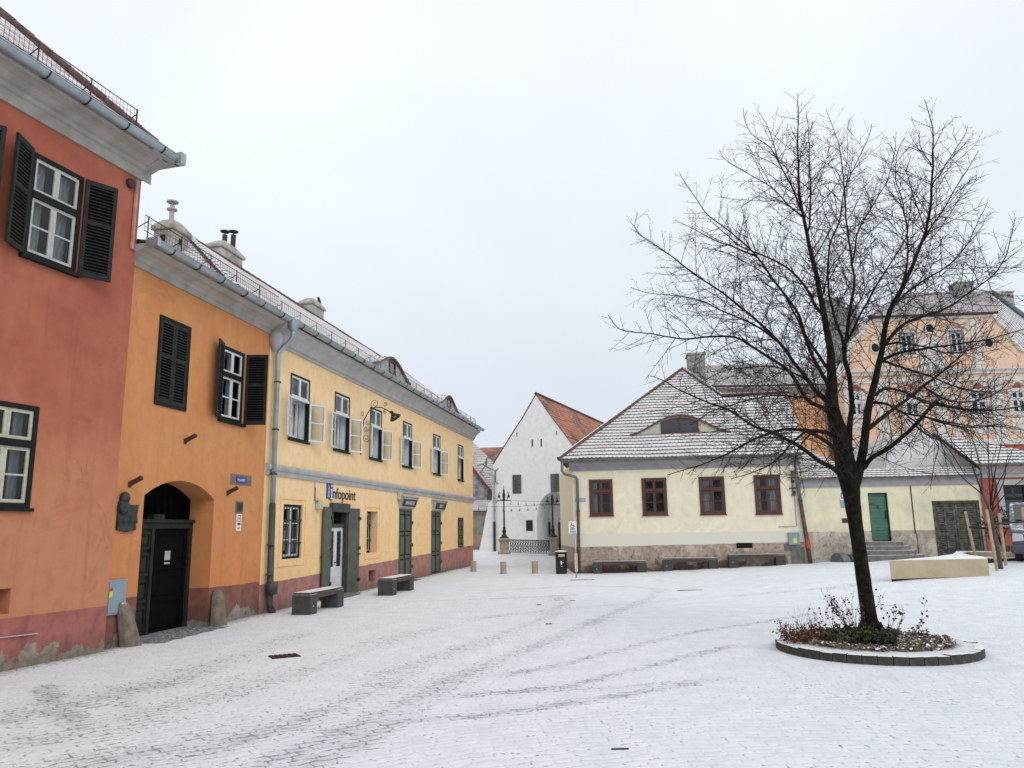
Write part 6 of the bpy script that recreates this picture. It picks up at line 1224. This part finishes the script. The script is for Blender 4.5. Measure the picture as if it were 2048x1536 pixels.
mb = MB(); mb.box(.0, 1.88, -.10, .2, .30, .58); part('bumper', mb, M('dark blue grey bumper', (.06, .075, .085), .5), t, bevel=.05); mb = MB(); mb.box(.66, 1.22, -.115, -.10, .40, .51); part('number_plate', mb, mat['white'], t)
for xa in (.06, 1.46): mb = MB(); mb.prism([(xa, .68), (xa + .34, .70), (xa + .34, .92), (xa + .04, .96)], -.03, .12); part('headlight', mb, M('headlight glass', (.55, .58, .6), .1, .05, bump=0), t, bevel=.03)
for xa in (.08, 1.60):
    for ya in (.75, 3.7):
        mb = MB(); mb.lathe([(.0, 0), (.33, 0), (.36, .03), (.36, .19), (.33, .22), (0, .22)], (0, 0, 0), 20); mb.v = [(xa + p_[2], ya + p_[0], .36 + p_[1]) for p_ in mb.v]; W = part('wheel', mb, mat['tyre'], t); mb = MB(); mb.lathe([(.0, -.01), (.2, -.01), (.21, .0)], (0, 0, 0), 14); mb.v = [(xa + p_[2] if xa < 1 else xa + .22 - p_[2], ya + p_[0], .36 + p_[1]) for p_ in mb.v]; part('rim', mb, mat['zinc'], W)
mb = MB(); mb.box(-.22, .02, 1.45, 1.55, 1.22, 1.45); part('wing_mirror', mb, mat['black'], t, bevel=.03)
# ------------------------------------------------------------------ the big bare tree
mat['bark'] = M('wet dark bark', (.009, .007, .006), .9, .5, 9, bump=1.0, col2=(.026, .022, .014), grain=40, spec=.15); mat['twig'] = M('dark reddish twigs', (.024, .014, .011), .9, .3, 5, bump=0)
c1 = lambda X, Y: (1200 + X / 2.048, 150 + Y / 2.048)
c8 = lambda X, Y: (1600 + X / 3.49, 520 + Y / 3.49)
TY = 12.35
base = gp(1745, 1291); TY = base.y
class Limb:
    def __init__(s, pts, r0, r1): s.P = pts; s.r0, s.r1 = r0, r1
def smooth_path(P, step=.10):
    P = [Vector(p) for p in P]; out = []
    for i in range(len(P) - 1):
        p0 = P[max(i - 1, 0)]; p1 = P[i]; p2 = P[i + 1]; p3 = P[min(i + 2, len(P) - 1)]; n = max(1, int((p2 - p1).length / step))
        for k in range(n):
            t = k / n; out.append(.5 * ((2 * p1) + (p2 - p0) * t + (2 * p0 - 5 * p1 + 4 * p2 - p3) * t * t + (3 * p1 - p0 - 3 * p2 + p3) * t ** 3))
    out.append(P[-1]); return out
PXM = TY / FPX   # metres per photo pixel at the tree
limbs = {}
def limb(name, pxs, depth, w0, w1, parent=None):
    """traced outline in the photo; depth = how far the tip reaches behind (+) or in front (-) of the trunk"""
    y0 = TY
    if parent:
        par = limbs[parent]; b = min(range(len(par['px'])), key=lambda i: (par['px'][i][0] - pxs[0][0]) ** 2 + (par['px'][i][1] - pxs[0][1]) ** 2); y0 = par['P'][b].y
    L_ = [0]
    for a, b in zip(pxs[:-1], pxs[1:]): L_.append(L_[-1] + math.hypot(b[0] - a[0], b[1] - a[1]))
    P = [at(p[0], p[1], y0 + (depth) * (l / L_[-1]) ** .9 + .06 * math.sin(l * .03 + w0)) for p, l in zip(pxs, L_)]
    S_ = smooth_path(P, .09); n = len(S_)
    for i in range(2, n - 1):
        if name == 'trunk' and S_[i].z < 4.0: continue
        t = i / n; S_[i] = S_[i] + mnoise.noise_vector(S_[i] * 2.6) * .018 + mnoise.noise_vector(S_[i] * 7) * .004
    px = []
    for p in S_:
        d = p - CP; wz = d.dot(cF); px.append((1024 + FPX * d.dot(cR) / wz, 768 - FPX * d.dot(cU) / wz))
    R = [PXM * .46 * (w0 + (w1 - w0) * (i / (n - 1)) ** .62) for i in range(n)]
    limbs[name] = dict(P=S_, R=R, px=px); return limbs[name]
limb('trunk', [(1750, 1310), (1744, 1270), (1733, 1200), (1720, 1110), (1707, 1020), (1699, 965), (1690, 925), (1683, 882), (1664, 809), (1664, 736), (1654, 663), (1642, 599), (1625, 516), (1610, 453), (1598, 370), (1595, 296), (1597, 240), (1596, 186)], .3, 44, 1.5)
R_ = limbs['trunk']['R']; n_ = len(R_); PX_ = limbs['trunk']['px']
prof_w = [(1330, 46), (1300, 36), (1270, 31), (1200, 28), (1100, 26), (1050, 27), (1000, 31), (965, 38), (940, 41), (910, 38), (870, 33), (830, 28), (780, 22), (736, 18), (700, 15), (663, 13), (599, 11), (516, 9), (453, 7), (370, 5), (296, 3.5), (240, 2.2), (186, 1.2)]
for i in range(n_):
    y_ = PX_[i][1]
    for (ya, wa), (yb, wb_) in zip(prof_w[:-1], prof_w[1:]):
        if yb <= y_ <= ya: R_[i] = PXM * .5 * (wb_ + (wa - wb_) * (y_ - yb) / (ya - yb)); break
limb('D', [(1704, 985), (1716, 948), (1726, 905), (1735, 835), (1749, 763), (1763, 706), (1769, 663), (1781, 618), (1810, 565), (1840, 492), (1857, 443), (1864, 370), (1866, 272), (1860, 235), (1849, 199)], -1.2, 24, 1.3, 'trunk')
limb('M', [(1694, 935), (1699, 860), (1703, 806), (1701, 763), (1690, 720), (1688, 692)], .5, 15, 10, 'trunk')
limb('A', [(1694, 975), (1678, 945), (1640, 922), (1601, 895), (1556, 869), (1507, 852), (1458, 820), (1413, 804), (1360, 781), (1330, 763), (1300, 752)], -2.2, 14, 1.3, 'trunk')
limb('A2', [(1690, 950), (1680, 915), (1655, 885), (1630, 868), (1612, 862)], -.9, 12, 7, 'trunk')
limb('B', [(1680, 880), (1650, 864), (1621, 861), (1572, 859), (1523, 872), (1458, 905), (1409, 927), (1334, 950)], 1.6, 12, 1.5, 'trunk')
limb('B2', [(1612, 862), (1580, 890), (1558, 915), (1530, 935), (1490, 950), (1462, 958)], -.8, 7, 1.2, 'A2')
limb('B3', [(1622, 866), (1600, 895), (1590, 920), (1592, 945)], -.3, 5, 1.2, 'A2')
limb('E', [(1728, 935), (1745, 915), (1783, 892), (1815, 864), (1843, 835), (1874, 803)], -1.8, 12, 6, 'D')
limb('E2', [(1872, 806), (1893, 812), (1929, 818), (1987, 820), (2047, 812), (2085, 800)], -.8, 7, 1.2, 'E')
limb('E3', [(1846, 833), (1886, 841), (1943, 852), (2001, 850), (2060, 862)], .6, 5, 1.2, 'E')
limb('F', [(1731, 862), (1750, 845), (1772, 829), (1815, 798), (1846, 772), (1886, 743), (1909, 723)], 1.6, 10.5, 5, 'D')
limb('F2', [(1909, 724), (1932, 700), (1952, 672), (1975, 640)], .5, 4, 1.1, 'F')
limb('F3', [(1846, 772), (1872, 790), (1901, 802), (1943, 803), (1990, 788), (2020, 760), (2038, 730)], -.7, 5.5, 1.1, 'F')
limb('G', [(1769, 718), (1800, 705), (1843, 698), (1886, 692), (1929, 686), (1972, 680), (2015, 669), (2062, 655)], -1.6, 8, 1.3, 'D')
limb('G2', [(1770, 690), (1800, 686), (1845, 694), (1900, 706), (1960, 694), (2005, 678)], 1.3, 6, 1.2, 'D')
limb('Hh', [(1766, 722), (1815, 738), (1858, 752), (1901, 769), (1944, 782), (1990, 783), (2050, 770)], 1.8, 7, 1.2, 'D')
limb('I', [(1752, 790), (1765, 778), (1790, 778), (1818, 788), (1850, 806), (1900, 812), (1960, 826), (2040, 835)], 2.2, 8, 1.2, 'D')
limb('J', [(1744, 805), (1772, 808), (1806, 826), (1849, 833), (1888, 845), (1944, 855), (2001, 852), (2050, 862)], -2.0, 7, 1.2, 'D')
limb('J2', [(1806, 826), (1840, 850), (1880, 882), (1900, 905), (1930, 950)], -.6, 4, 1.1, 'J')
limb('J3', [(1815, 838), (1850, 868), (1877, 888), (1868, 930), (1862, 980)], .2, 3.5, 1.0, 'J')
limb('K', [(1766, 690), (1776, 682), (1810, 648), (1884, 619), (1932, 589), (1981, 555), (2006, 521), (2024, 470), (2031, 435)], 1.0, 9, 1.2, 'D')
limb('K2', [(1786, 612), (1815, 585), (1859, 555), (1898, 531), (1932, 492), (1952, 453), (1967, 423), (1975, 405)], 1.5, 7, 1.2, 'D')
limb('L1', [(1672, 845), (1655, 820), (1615, 799), (1581, 746), (1542, 716), (1493, 687), (1469, 675), (1420, 672), (1371, 677), (1298, 668), (1239, 658), (1216, 630)], -1.6, 11.5, 1.2, 'trunk')
limb('L2', [(1668, 815), (1640, 790), (1600, 741), (1561, 687), (1493, 624), (1444, 585), (1386, 546), (1322, 497), (1273, 463), (1276, 425)], .8, 11.5, 1.2, 'trunk')
limb('L2b', [(1561, 687), (1510, 650), (1460, 630), (1400, 600), (1340, 590), (1290, 585), (1262, 575)], -.8, 6, 1.1, 'L2')
limb('L3', [(1664, 780), (1640, 740), (1620, 700), (1591, 619), (1542, 555), (1512, 511), (1469, 472), (1420, 433), (1386, 389), (1359, 345)], -1.0, 10.5, 1.2, 'trunk')
limb('L3b', [(1514, 513), (1480, 500), (1430, 480), (1385, 458), (1350, 440)], .6, 5, 1.1, 'L3')
limb('L4', [(1652, 640), (1630, 610), (1615, 580), (1580, 540), (1512, 505), (1473, 487), (1420, 440)], 1.8, 10, 2, 'trunk')
limb('L5', [(1605, 433), (1581, 414), (1542, 375), (1493, 345), (1449, 318), (1438, 300)], .9, 5.5, 1.1, 'trunk')
limb('L6', [(1602, 420), (1586, 379), (1561, 331), (1542, 296), (1532, 287), (1503, 267), (1488, 233), (1486, 215)], -.9, 5.5, 1.1, 'trunk')
limb('L6b', [(1560, 330), (1548, 290), (1535, 255), (1517, 225)], .4, 3, 1.0, 'L6')
limb('L7', [(1615, 465), (1620, 440), (1620, 370), (1618, 296), (1615, 248), (1612, 225)], .5, 5.5, 1.1, 'trunk')
limb('L8', [(1664, 745), (1640, 715), (1612, 672), (1580, 610), (1545, 560), (1500, 530), (1450, 505), (1400, 495)], 1.9, 9, 1.2, 'trunk')
limb('L9', [(1655, 800), (1610, 760), (1560, 735), (1500, 735), (1440, 745), (1390, 770), (1350, 790)], 2.2, 7, 1.1, 'trunk')
limb('L10', [(1660, 830), (1620, 800), (1560, 790), (1500, 800), (1430, 820), (1380, 850)], -2.4, 6, 1.1, 'trunk')
limb('M1', [(1688, 694), (1698, 638), (1708, 565), (1703, 521), (1693, 443), (1688, 370), (1679, 296), (1659, 238), (1652, 218)], .9, 10, 1.1, 'M')
limb('M2', [(1688, 692), (1668, 628), (1656, 575), (1659, 492), (1679, 443), (1688, 384), (1703, 345), (1737, 272), (1743, 248)], -.9, 8, 1.1, 'M')
limb('M3', [(1705, 525), (1717, 463), (1747, 409), (1776, 355), (1791, 296), (1786, 272)], .8, 5.5, 1.1, 'M1')
limb('M4', [(1692, 685), (1708, 655), (1747, 580), (1786, 521), (1815, 467), (1806, 423), (1786, 360)], -.9, 7, 1.2, 'M')
limb('M5', [(1698, 638), (1720, 600), (1740, 560), (1775, 540), (1820, 528)], 1.2, 4, 1.0, 'M1')
limb('N', [(1808, 570), (1816, 492), (1806, 409), (1791, 355), (1797, 300), (1810, 275)], .9, 5.5, 1.1, 'D')
limb('D2', [(1840, 490), (1884, 423), (1918, 365), (1947, 321), (1957, 301)], -.7, 5, 1.1, 'D')
limb('D3', [(1862, 375), (1903, 311), (1928, 272), (1935, 252)], .5, 3.5, 1.0, 'D')
limb('D4', [(1863, 330), (1840, 290), (1838, 260)], .3, 3, 1.0, 'D')
limb('D5', [(1850, 460), (1830, 400), (1815, 350), (1822, 310)], .8, 3.5, 1.0, 'D')
limb('O1', [(1642, 600), (1660, 540), (1690, 500), (1700, 470)], 1.2, 5, 1.1, 'trunk'); limb('O2', [(1625, 520), (1650, 480), (1672, 430), (1668, 390)], -1.0, 4, 1.0, 'trunk')
T = thing('bare_tree', 'large bare dark tree with spreading limbs in the round kerbed bed', 'tree', base)
mbT = MB(); mbL = MB(); bo = Vector(base)
def add(mb, P, R, n): mb.tube([p - bo for p in P], list(R), n, caps=True)
for k_, l_ in limbs.items():
    n = 14 if k_ == 'trunk' else (10 if l_['R'][0] > .04 else 6); R = list(l_['R'])
    if R[0] > .035: R = [r * (1 + .015 * math.sin(i * 1.7 + len(k_))) for i, r in enumerate(R)]
    add(mbT if k_ in ('trunk', 'D') else mbL, l_['P'], R, n)
for a in (0.4, 1.9, 3.1, 4.4, 5.6): mbT.tube([(.10 * math.cos(a), .10 * math.sin(a), .35), (.20 * math.cos(a), .20 * math.sin(a), .10), (.36 * math.cos(a), .36 * math.sin(a), -.06)], [.07, .08, .04], 8)
part('trunk', mbT, mat['bark'], T, smooth=True); part('limb', mbL, mat['bark'], T, smooth=True)
rs = random.Random(11); tw = MB()
def shoot(p, d, L_, r, lvl):
    """a slightly zigzag shoot that bends upward, with its own side twigs"""
    n = max(3, int(L_ / .085)); st = L_ / n; pts = [p.copy()]; dirs = []; side = d.cross(Vector((0, 0, 1))); side = side.normalized() if side.length > .1 else Vector((1, 0, 0))
    for i in range(n):
        d = (d + Vector((0, 0, .022 if lvl == 1 else .015)) + Vector((rs.gauss(0, 1), rs.gauss(0, 1), rs.gauss(0, 1))) * .055 + side * (.06 if i % 2 else -.06)).normalized(); p = p + d * st; pts.append(p.copy()); dirs.append(d.copy())
    tw.tube([q - bo for q in pts], [r * (1 - .68 * i / n) for i in range(n + 1)], 4 if lvl == 1 else 3, caps=False)
    if lvl < 3:
        for i in range(1, n):
            if rs.random() < (.9 if lvl == 1 else .5):
                ax = Vector((rs.gauss(0, 1), rs.gauss(0, 1), rs.gauss(0, 1))).cross(dirs[i]).normalized(); q = (dirs[i] * math.cos(.75) + ax * math.sin(.75)).normalized()
                f = 1 - .55 * i / n; shoot(pts[i], q, (L_ * .42 if lvl == 1 else L_ * .5) * f * rs.uniform(.5, 1.1), max(.0031, r * .66), lvl + 1)
for k_, l_ in limbs.items():
    P, R = l_['P'], l_['R']; n = len(P); acc = rs.random() * .1; phi = rs.random() * 6; minr = .05 if k_ in ('trunk', 'D') else .045
    for i in range(2, n - 1):
        acc += (P[i] - P[i - 1]).length; t = i / n
        if R[i] > minr and rs.random() < .8: continue
        sp_ = .055 if R[i] < .03 else .075
        if acc < sp_: continue
        if P[i].z < base.z + 2.15: continue
        acc = 0; d = (P[i + 1] - P[i - 1]).normalized(); o = d.orthogonal().normalized(); b = d.cross(o); phi += 2.4 + rs.uniform(-.4, .4)
        q = (o * math.cos(phi) + b * math.sin(phi)); an = rs.uniform(.75, 1.15); q = (d * math.cos(an) + q * math.sin(an)).normalized()
        rem = sum((P[j + 1] - P[j]).length for j in range(i, n - 1)); L_ = min(1.3, .24 + .46 * rem) * rs.uniform(.5, 1.2)
        shoot(P[i], q, L_, min(R[i] * .6, .0072), 1)
part('twigs', tw, mat['twig'], T)

# ------------------------------------------------------------------ round tree bed
C_ = Vector((5.52, 12.38, 0)); Rr = 1.45; Rn = 46
t = thing('round_tree_bed', 'round tree bed ringed with dark kerb stones under snow', 'tree bed', C_)
km = M('dark kerb stone', (.045, .042, .036), .9, .4, 6, bump=.8, snow=1.3, col2=(.09, .083, .068)); first = None
for i in range(Rn):
    a = 2 * math.pi * i / Rn; w2 = math.pi * Rr / Rn - .004; mb = MB(); mb.box(-.13, .0, -w2, w2, -.15, .125); 
    if first is None: first = part('kerb_stone', mb, km, t, bevel=.012); o = first
    else: o = first.copy(); SC.collection.objects.link(o); o.parent = t
    o.location = (Rr * math.cos(a), Rr * math.sin(a), rs.uniform(-.008, .008)); o.rotation_euler = (rs.uniform(-.03, .03), rs.uniform(-.03, .03), a)
g = G('leaf litter under patchy snow'); P_ = g.sep(g.co); rad = g.math('SQRT', g.math('ADD', g.math('POWER', P_[0], 2.0), g.math('POWER', P_[1], 2.0)))
n1 = g.noise(5, 6, .7); n2 = g.noise(34, 5, .7); li = g.mix(g.ramp(n1, .3, .7), (.055, .035, .022), (.16, .125, .075)); li = g.mix(g.ramp(n2, .4, .7), li, (.26, .23, .18))
smk = g.ramp(g.math('ADD', rad, g.math('MULTIPLY', g.math('SUBTRACT', n1, .5), .45)), 1.04, 1.2); smk = g.math('MAXIMUM', smk, g.math('MULTIPLY', g.ramp(n2, .52, .62), g.ramp(P_[0], -.8, 1.1, .25, .75)))
g.bump(n2, 1.0, .03); lm = g.fin(g.mix(smk, li, SNOW), .95)
mb = MB(); nr, na = 16, 64
V = [(0, 0, .16)] + [(Rr * .94 * i / nr * math.cos(2 * math.pi * j / na), Rr * .94 * i / nr * math.sin(2 * math.pi * j / na), .115 + .06 * (1 - (i / nr) ** 2) + .018 * mnoise.noise(Vector((i * .6, j * .4, 3)))) for i in range(1, nr + 1) for j in range(na)]
F = [(0, 1 + j, 1 + (j + 1) % na) for j in range(na)] + [(1 + (i - 1) * na + j, 1 + i * na + j, 1 + i * na + (j + 1) % na, 1 + (i - 1) * na + (j + 1) % na) for i in range(1, nr) for j in range(na)]
mb.faces(V, F); part('soil', mb, lm, t, smooth=True)
def leafmat(name, a, b): return M(name, a, .7, .3, 14, bump=0, col2=b)
rl = random.Random(5)
def leaf(mb, p, s_, d=None):
    d = d or Vector((rl.gauss(0, 1), rl.gauss(0, 1), rl.gauss(0, .7))).normalized(); o = d.orthogonal().normalized(); b = (o * math.cos(rl.random() * 6) + d.cross(o) * math.sin(rl.random() * 6)) * s_ * .45
    mb.poly([p, p + d * s_ * .5 + b, p + d * s_, p + d * s_ * .5 - b])
lit = MB()
for k in range(3600):
    a, r = rl.random() * 6.283, 1.12 * math.sqrt(rl.random()); x, y = r * math.cos(a) - .05, r * math.sin(a); leaf(lit, Vector((x, y, .155 + .03 * rl.random())), rl.uniform(.03, .075), Vector((rl.gauss(0, 1), rl.gauss(0, 1), rl.gauss(0, .25))).normalized())
o = part('leaf_litter', lit, M('dead leaves and dry grass', (.13, .085, .05), .9, .4, 20, bump=0, col2=(.28, .23, .16), snow=.6), None); o.location = C_; tag(o, 'brown dead leaves and dry grass lying in the round tree bed', 'leaf litter', kind='stuff')
def bush(name, lb, cat, x, y, n, h, spread, lm_, leafn, ls, stemr=.004, group=None, lean=(0, 0), stemm='twig', top=False):
    t = thing(name, lb, cat, C_ + Vector((x, y, .13)), 0, group); sm = MB(); lv = MB()
    for i in range(n):
        a = rl.random() * 6.283; r0 = spread * .35 * math.sqrt(rl.random()); p = Vector((r0 * math.cos(a), r0 * math.sin(a), 0)); d = Vector((math.cos(a) * spread * .8 + lean[0], math.sin(a) * spread * .8 + lean[1], 1.0 * rl.uniform(.6, 1.1))).normalized(); L_ = h * rl.uniform(.5, 1.05); k = 8; pts = [p.copy()]
        for j in range(k):
            d = (d + Vector((rl.gauss(0, .12), rl.gauss(0, .12), .04))).normalized(); p = p + d * L_ / k; pts.append(p.copy())
            for _ in range(leafn if not top or j > k * .5 else 0): leaf(lv, p + Vector((rl.gauss(0, .02), rl.gauss(0, .02), rl.gauss(0, .02))), ls * rl.uniform(.6, 1.2))
            if rl.random() < .4:
                q = (d + Vector((rl.gauss(0, .6), rl.gauss(0, .6), .2))).normalized(); sm.tube([p, p + q * L_ * .12, p + q * L_ * .2 + Vector((0, 0, .01))], [stemr * .6, stemr * .5, stemr * .3], 3, caps=False)
                for _ in range(leafn): leaf(lv, p + q * L_ * .2 * rl.random(), ls * rl.uniform(.5, 1.1))
        sm.tube(pts, [stemr * (1 - .6 * j / k) for j in range(k + 1)], 3, caps=False)
    part('stems', sm, mat[stemm], t); part('leaves', lv, lm_, t); return t
rustleaf = leafmat('rust brown leaves', (.15, .045, .02), (.22, .09, .04)); redleaf = leafmat('dark red leaves', (.055, .022, .024), (.10, .04, .035)); greenleaf = leafmat('dull evergreen leaves', (.03, .05, .02), (.09, .11, .04))
bush('dry_bush', 'low rust brown dry bush at the left side of the round tree bed', 'shrub', -1.08, .0, 60, .34, .75, rustleaf, 2, .035, .003)
bush('dry_grass_tuft', 'pale dry grass tuft poking out behind the rust brown bush', 'grass tuft', -1.0, .25, 34, .52, .35, rustleaf, 0, .02, .0022)
bush('evergreen_bush', 'olive green leafy plant in the middle left of the round tree bed', 'shrub', -.52, -.25, 46, .26, .9, greenleaf, 4, .05, .003)
bush('evergreen_bush', 'dark green leafy plant right at the foot of the big trunk', 'shrub', -.22, -.45, 44, .26, .7, leafmat('dark green leaves', (.018, .035, .015), (.045, .07, .03)), 4, .055, .003)
bush('leafy_stems', 'tall dark red leafy stems left of the big trunk', 'shrub', -.18, .1, 24, .78, .32, redleaf, 2, .04, .0045, lean=(-.18, 0), top=True)
bush('leafy_stems', 'thin dark red stems at the far left of the taller stems', 'shrub', -.62, .15, 7, .66, .2, redleaf, 2, .04, .004, lean=(-.12, 0), top=True)
bush('leafy_stems', 'dark leafy stems just right of the big trunk', 'shrub', .34, .1, 6, .66, .18, redleaf, 2, .045, .004, lean=(.10, 0), top=True)
bush('leafy_stems', 'single arching leafy stem well right of the big trunk', 'shrub', .62, .05, 3, .62, .1, redleaf, 2, .045, .004, lean=(.35, 0), top=True)
bush('leafy_stems', 'small dark leafy sprig at the right back of the round tree bed', 'shrub', .95, .3, 3, .20, .5, greenleaf, 2, .05, .003)

# ------------------------------------------------------------------ young staked tree on the right
YT = 25.6; b2 = at(2004, 1138, YT); b2.z = gz(b2.x, b2.y); c4 = lambda X, Y: (1900 + X / 4.264, 800 + Y / 4.267)
T2 = thing('young_tree', 'slender young bare tree tied to wooden stakes at the right edge', 'tree', b2); m1 = MB(); m2_ = MB(); bo2 = Vector(b2); K2 = YT / FPX * .5; tw2 = MB()
st = [[(435, 1450), (405, 1250), (370, 1090), (345, 960), (300, 850), (280, 800), (265, 620), (225, 430), (190, 330), (160, 200), (120, 60)], [(345, 960), (345, 850), (332, 600), (325, 330), (330, 150), (335, 20)], [(350, 900), (360, 780), (382, 620), (420, 450), (440, 300), (430, 200)], [(360, 930), (400, 730), (450, 640), (520, 470), (530, 440)], [(350, 960), (450, 830), (540, 740), (640, 660), (700, 600)],
      [(278, 805), (210, 750), (150, 700), (60, 610), (0, 510), (-60, 450)], [(270, 780), (225, 660), (185, 540), (180, 400), (150, 260), (100, 180)], [(262, 600), (180, 520), (120, 450), (20, 360)], [(345, 860), (365, 700), (352, 560), (400, 400)], [(345, 900), (430, 760), (470, 640), (480, 520), (560, 380)]]
for k, s_ in enumerate(st):
    pts = smooth_path([at(*c4(*p), YT + (0 if k == 0 else (.6 * math.sin(k * 2.1)) * i / len(s_))) for i, p in enumerate(s_)], .15); n = len(pts); w0 = 9.5 if k == 0 else 3.4
    R = [K2 * (w0 + (.8 - w0) * (i / (n - 1)) ** .8) for i in range(n)]; (m1 if k == 0 else m2_).tube([p - bo2 for p in pts], R, 8 if k == 0 else 5)
    for i in range(6 if k == 0 else 2, n - 1):
        if rs.random() < .75 and pts[i].z > b2.z + 1.5:
            d = (pts[i] - pts[i - 1]).normalized(); q = (d + Vector((rs.gauss(0, .7), rs.gauss(0, .7), rs.gauss(0, .4)))).normalized(); e_ = pts[i] + q * rs.uniform(.15, .5); f_ = e_ + (q + Vector((rs.gauss(0, .3), rs.gauss(0, .3), .3))).normalized() * rs.uniform(.15, .4)
            tw2.tube([pts[i] - bo2, e_ - bo2, f_ - bo2], [.006, .0045, .003], 3, caps=False)
part('trunk', m1, M('grey young bark', (.09, .075, .065), .85, .3, 8), T2, smooth=True); part('limb', m2_, mat['twig'], T2, smooth=True); part('twigs', tw2, mat['twig'], T2)
mat['stake'] = M('pale peeled stake wood', (.42, .34, .20), .7, .2, 5, col2=(.50, .42, .27))
for (a, b, y_, lb) in (((1930.5, 1023), (1951, 1114), 26.4, 'leftmost pale wooden stake, leaning over the concrete bench'), ((1973, 1019), (1994, 1141), 25.2, 'pale wooden stake just left of the young trunk'), ((1998, 1026), (2013, 1137), 25.9, 'pale wooden stake just right of the young trunk'), ((2044, 1014), (2060, 1130), 26.2, 'pale wooden stake at the very edge in front of the van')):
    p0, p1 = at(*b, y_), at(*a, y_); g0 = gz(p0.x, p0.y); mb = MB(); mb.tube([Vector((0, 0, g0 - p0.z - .1)) if 0 else (p0 - p0) - (p1 - p0).normalized() * .25, p1 - p0], .045, 8); solo('wooden_stake', mb, mat['stake'], lb, 'stake', p0, 0, 'stakes around the young tree', smooth=False)
for a, b, ya, yb, lb in (((1936, 1054), (1992, 1058), 26.4, 25.6, 'left black tie strap from the leftmost stake to the young trunk'), ((1974, 1049), (2060, 1042), 25.2, 26.2, 'right black tie strap running from the young trunk past the van')):
    p, q = at(*a, ya), at(*b, yb); mb = MB(); mb.box(0, (q - p).length, -.008, .008, -.035, .035); o = solo('tie_strap', mb, mat['black'], lb, 'strap', p, 0); dd = (q - p); o.rotation_euler = (0, -math.asin(dd.z / dd.length), math.atan2(dd.y, dd.x))
pp = at(2006, 1106, 28.2); t = thing('potted_shrub', 'leafy shrub in a beige pot between the young tree and the van', 'potted plant', (pp.x, pp.y, gz(pp.x, pp.y))); mb = MB(); mb.lathe([(.16, 0), (.24, .42), (.26, .46), (.22, .46), (.2, .4), (0, .4)], (0, 0, 0), 16); part('pot', mb, mat['sandstone'], t, smooth=False)
lv = MB(); sm = MB()
for k in range(900):
    u = Vector((rl.gauss(0, 1), rl.gauss(0, 1), rl.gauss(0, 1))).normalized() * rl.random() ** .4; p = Vector((u.x * .62 - .1, u.y * .45, 1.25 + u.z * .42 + .25 * math.sin(u.x * 5))); 
    if mnoise.noise(p * 3.2) > -.12: leaf(lv, p, rl.uniform(.05, .10))
for k in range(12): a = k * .52; sm.tube([(0, 0, .35), (.12 * math.cos(a), .1 * math.sin(a), .8), (.5 * math.cos(a) - .1, .35 * math.sin(a), 1.3)], [.012, .009, .004], 4)
part('leaves', lv, leafmat('shrub leaves', (.05, .055, .03), (.12, .09, .05)), t); part('stems', sm, mat['twig'], t)
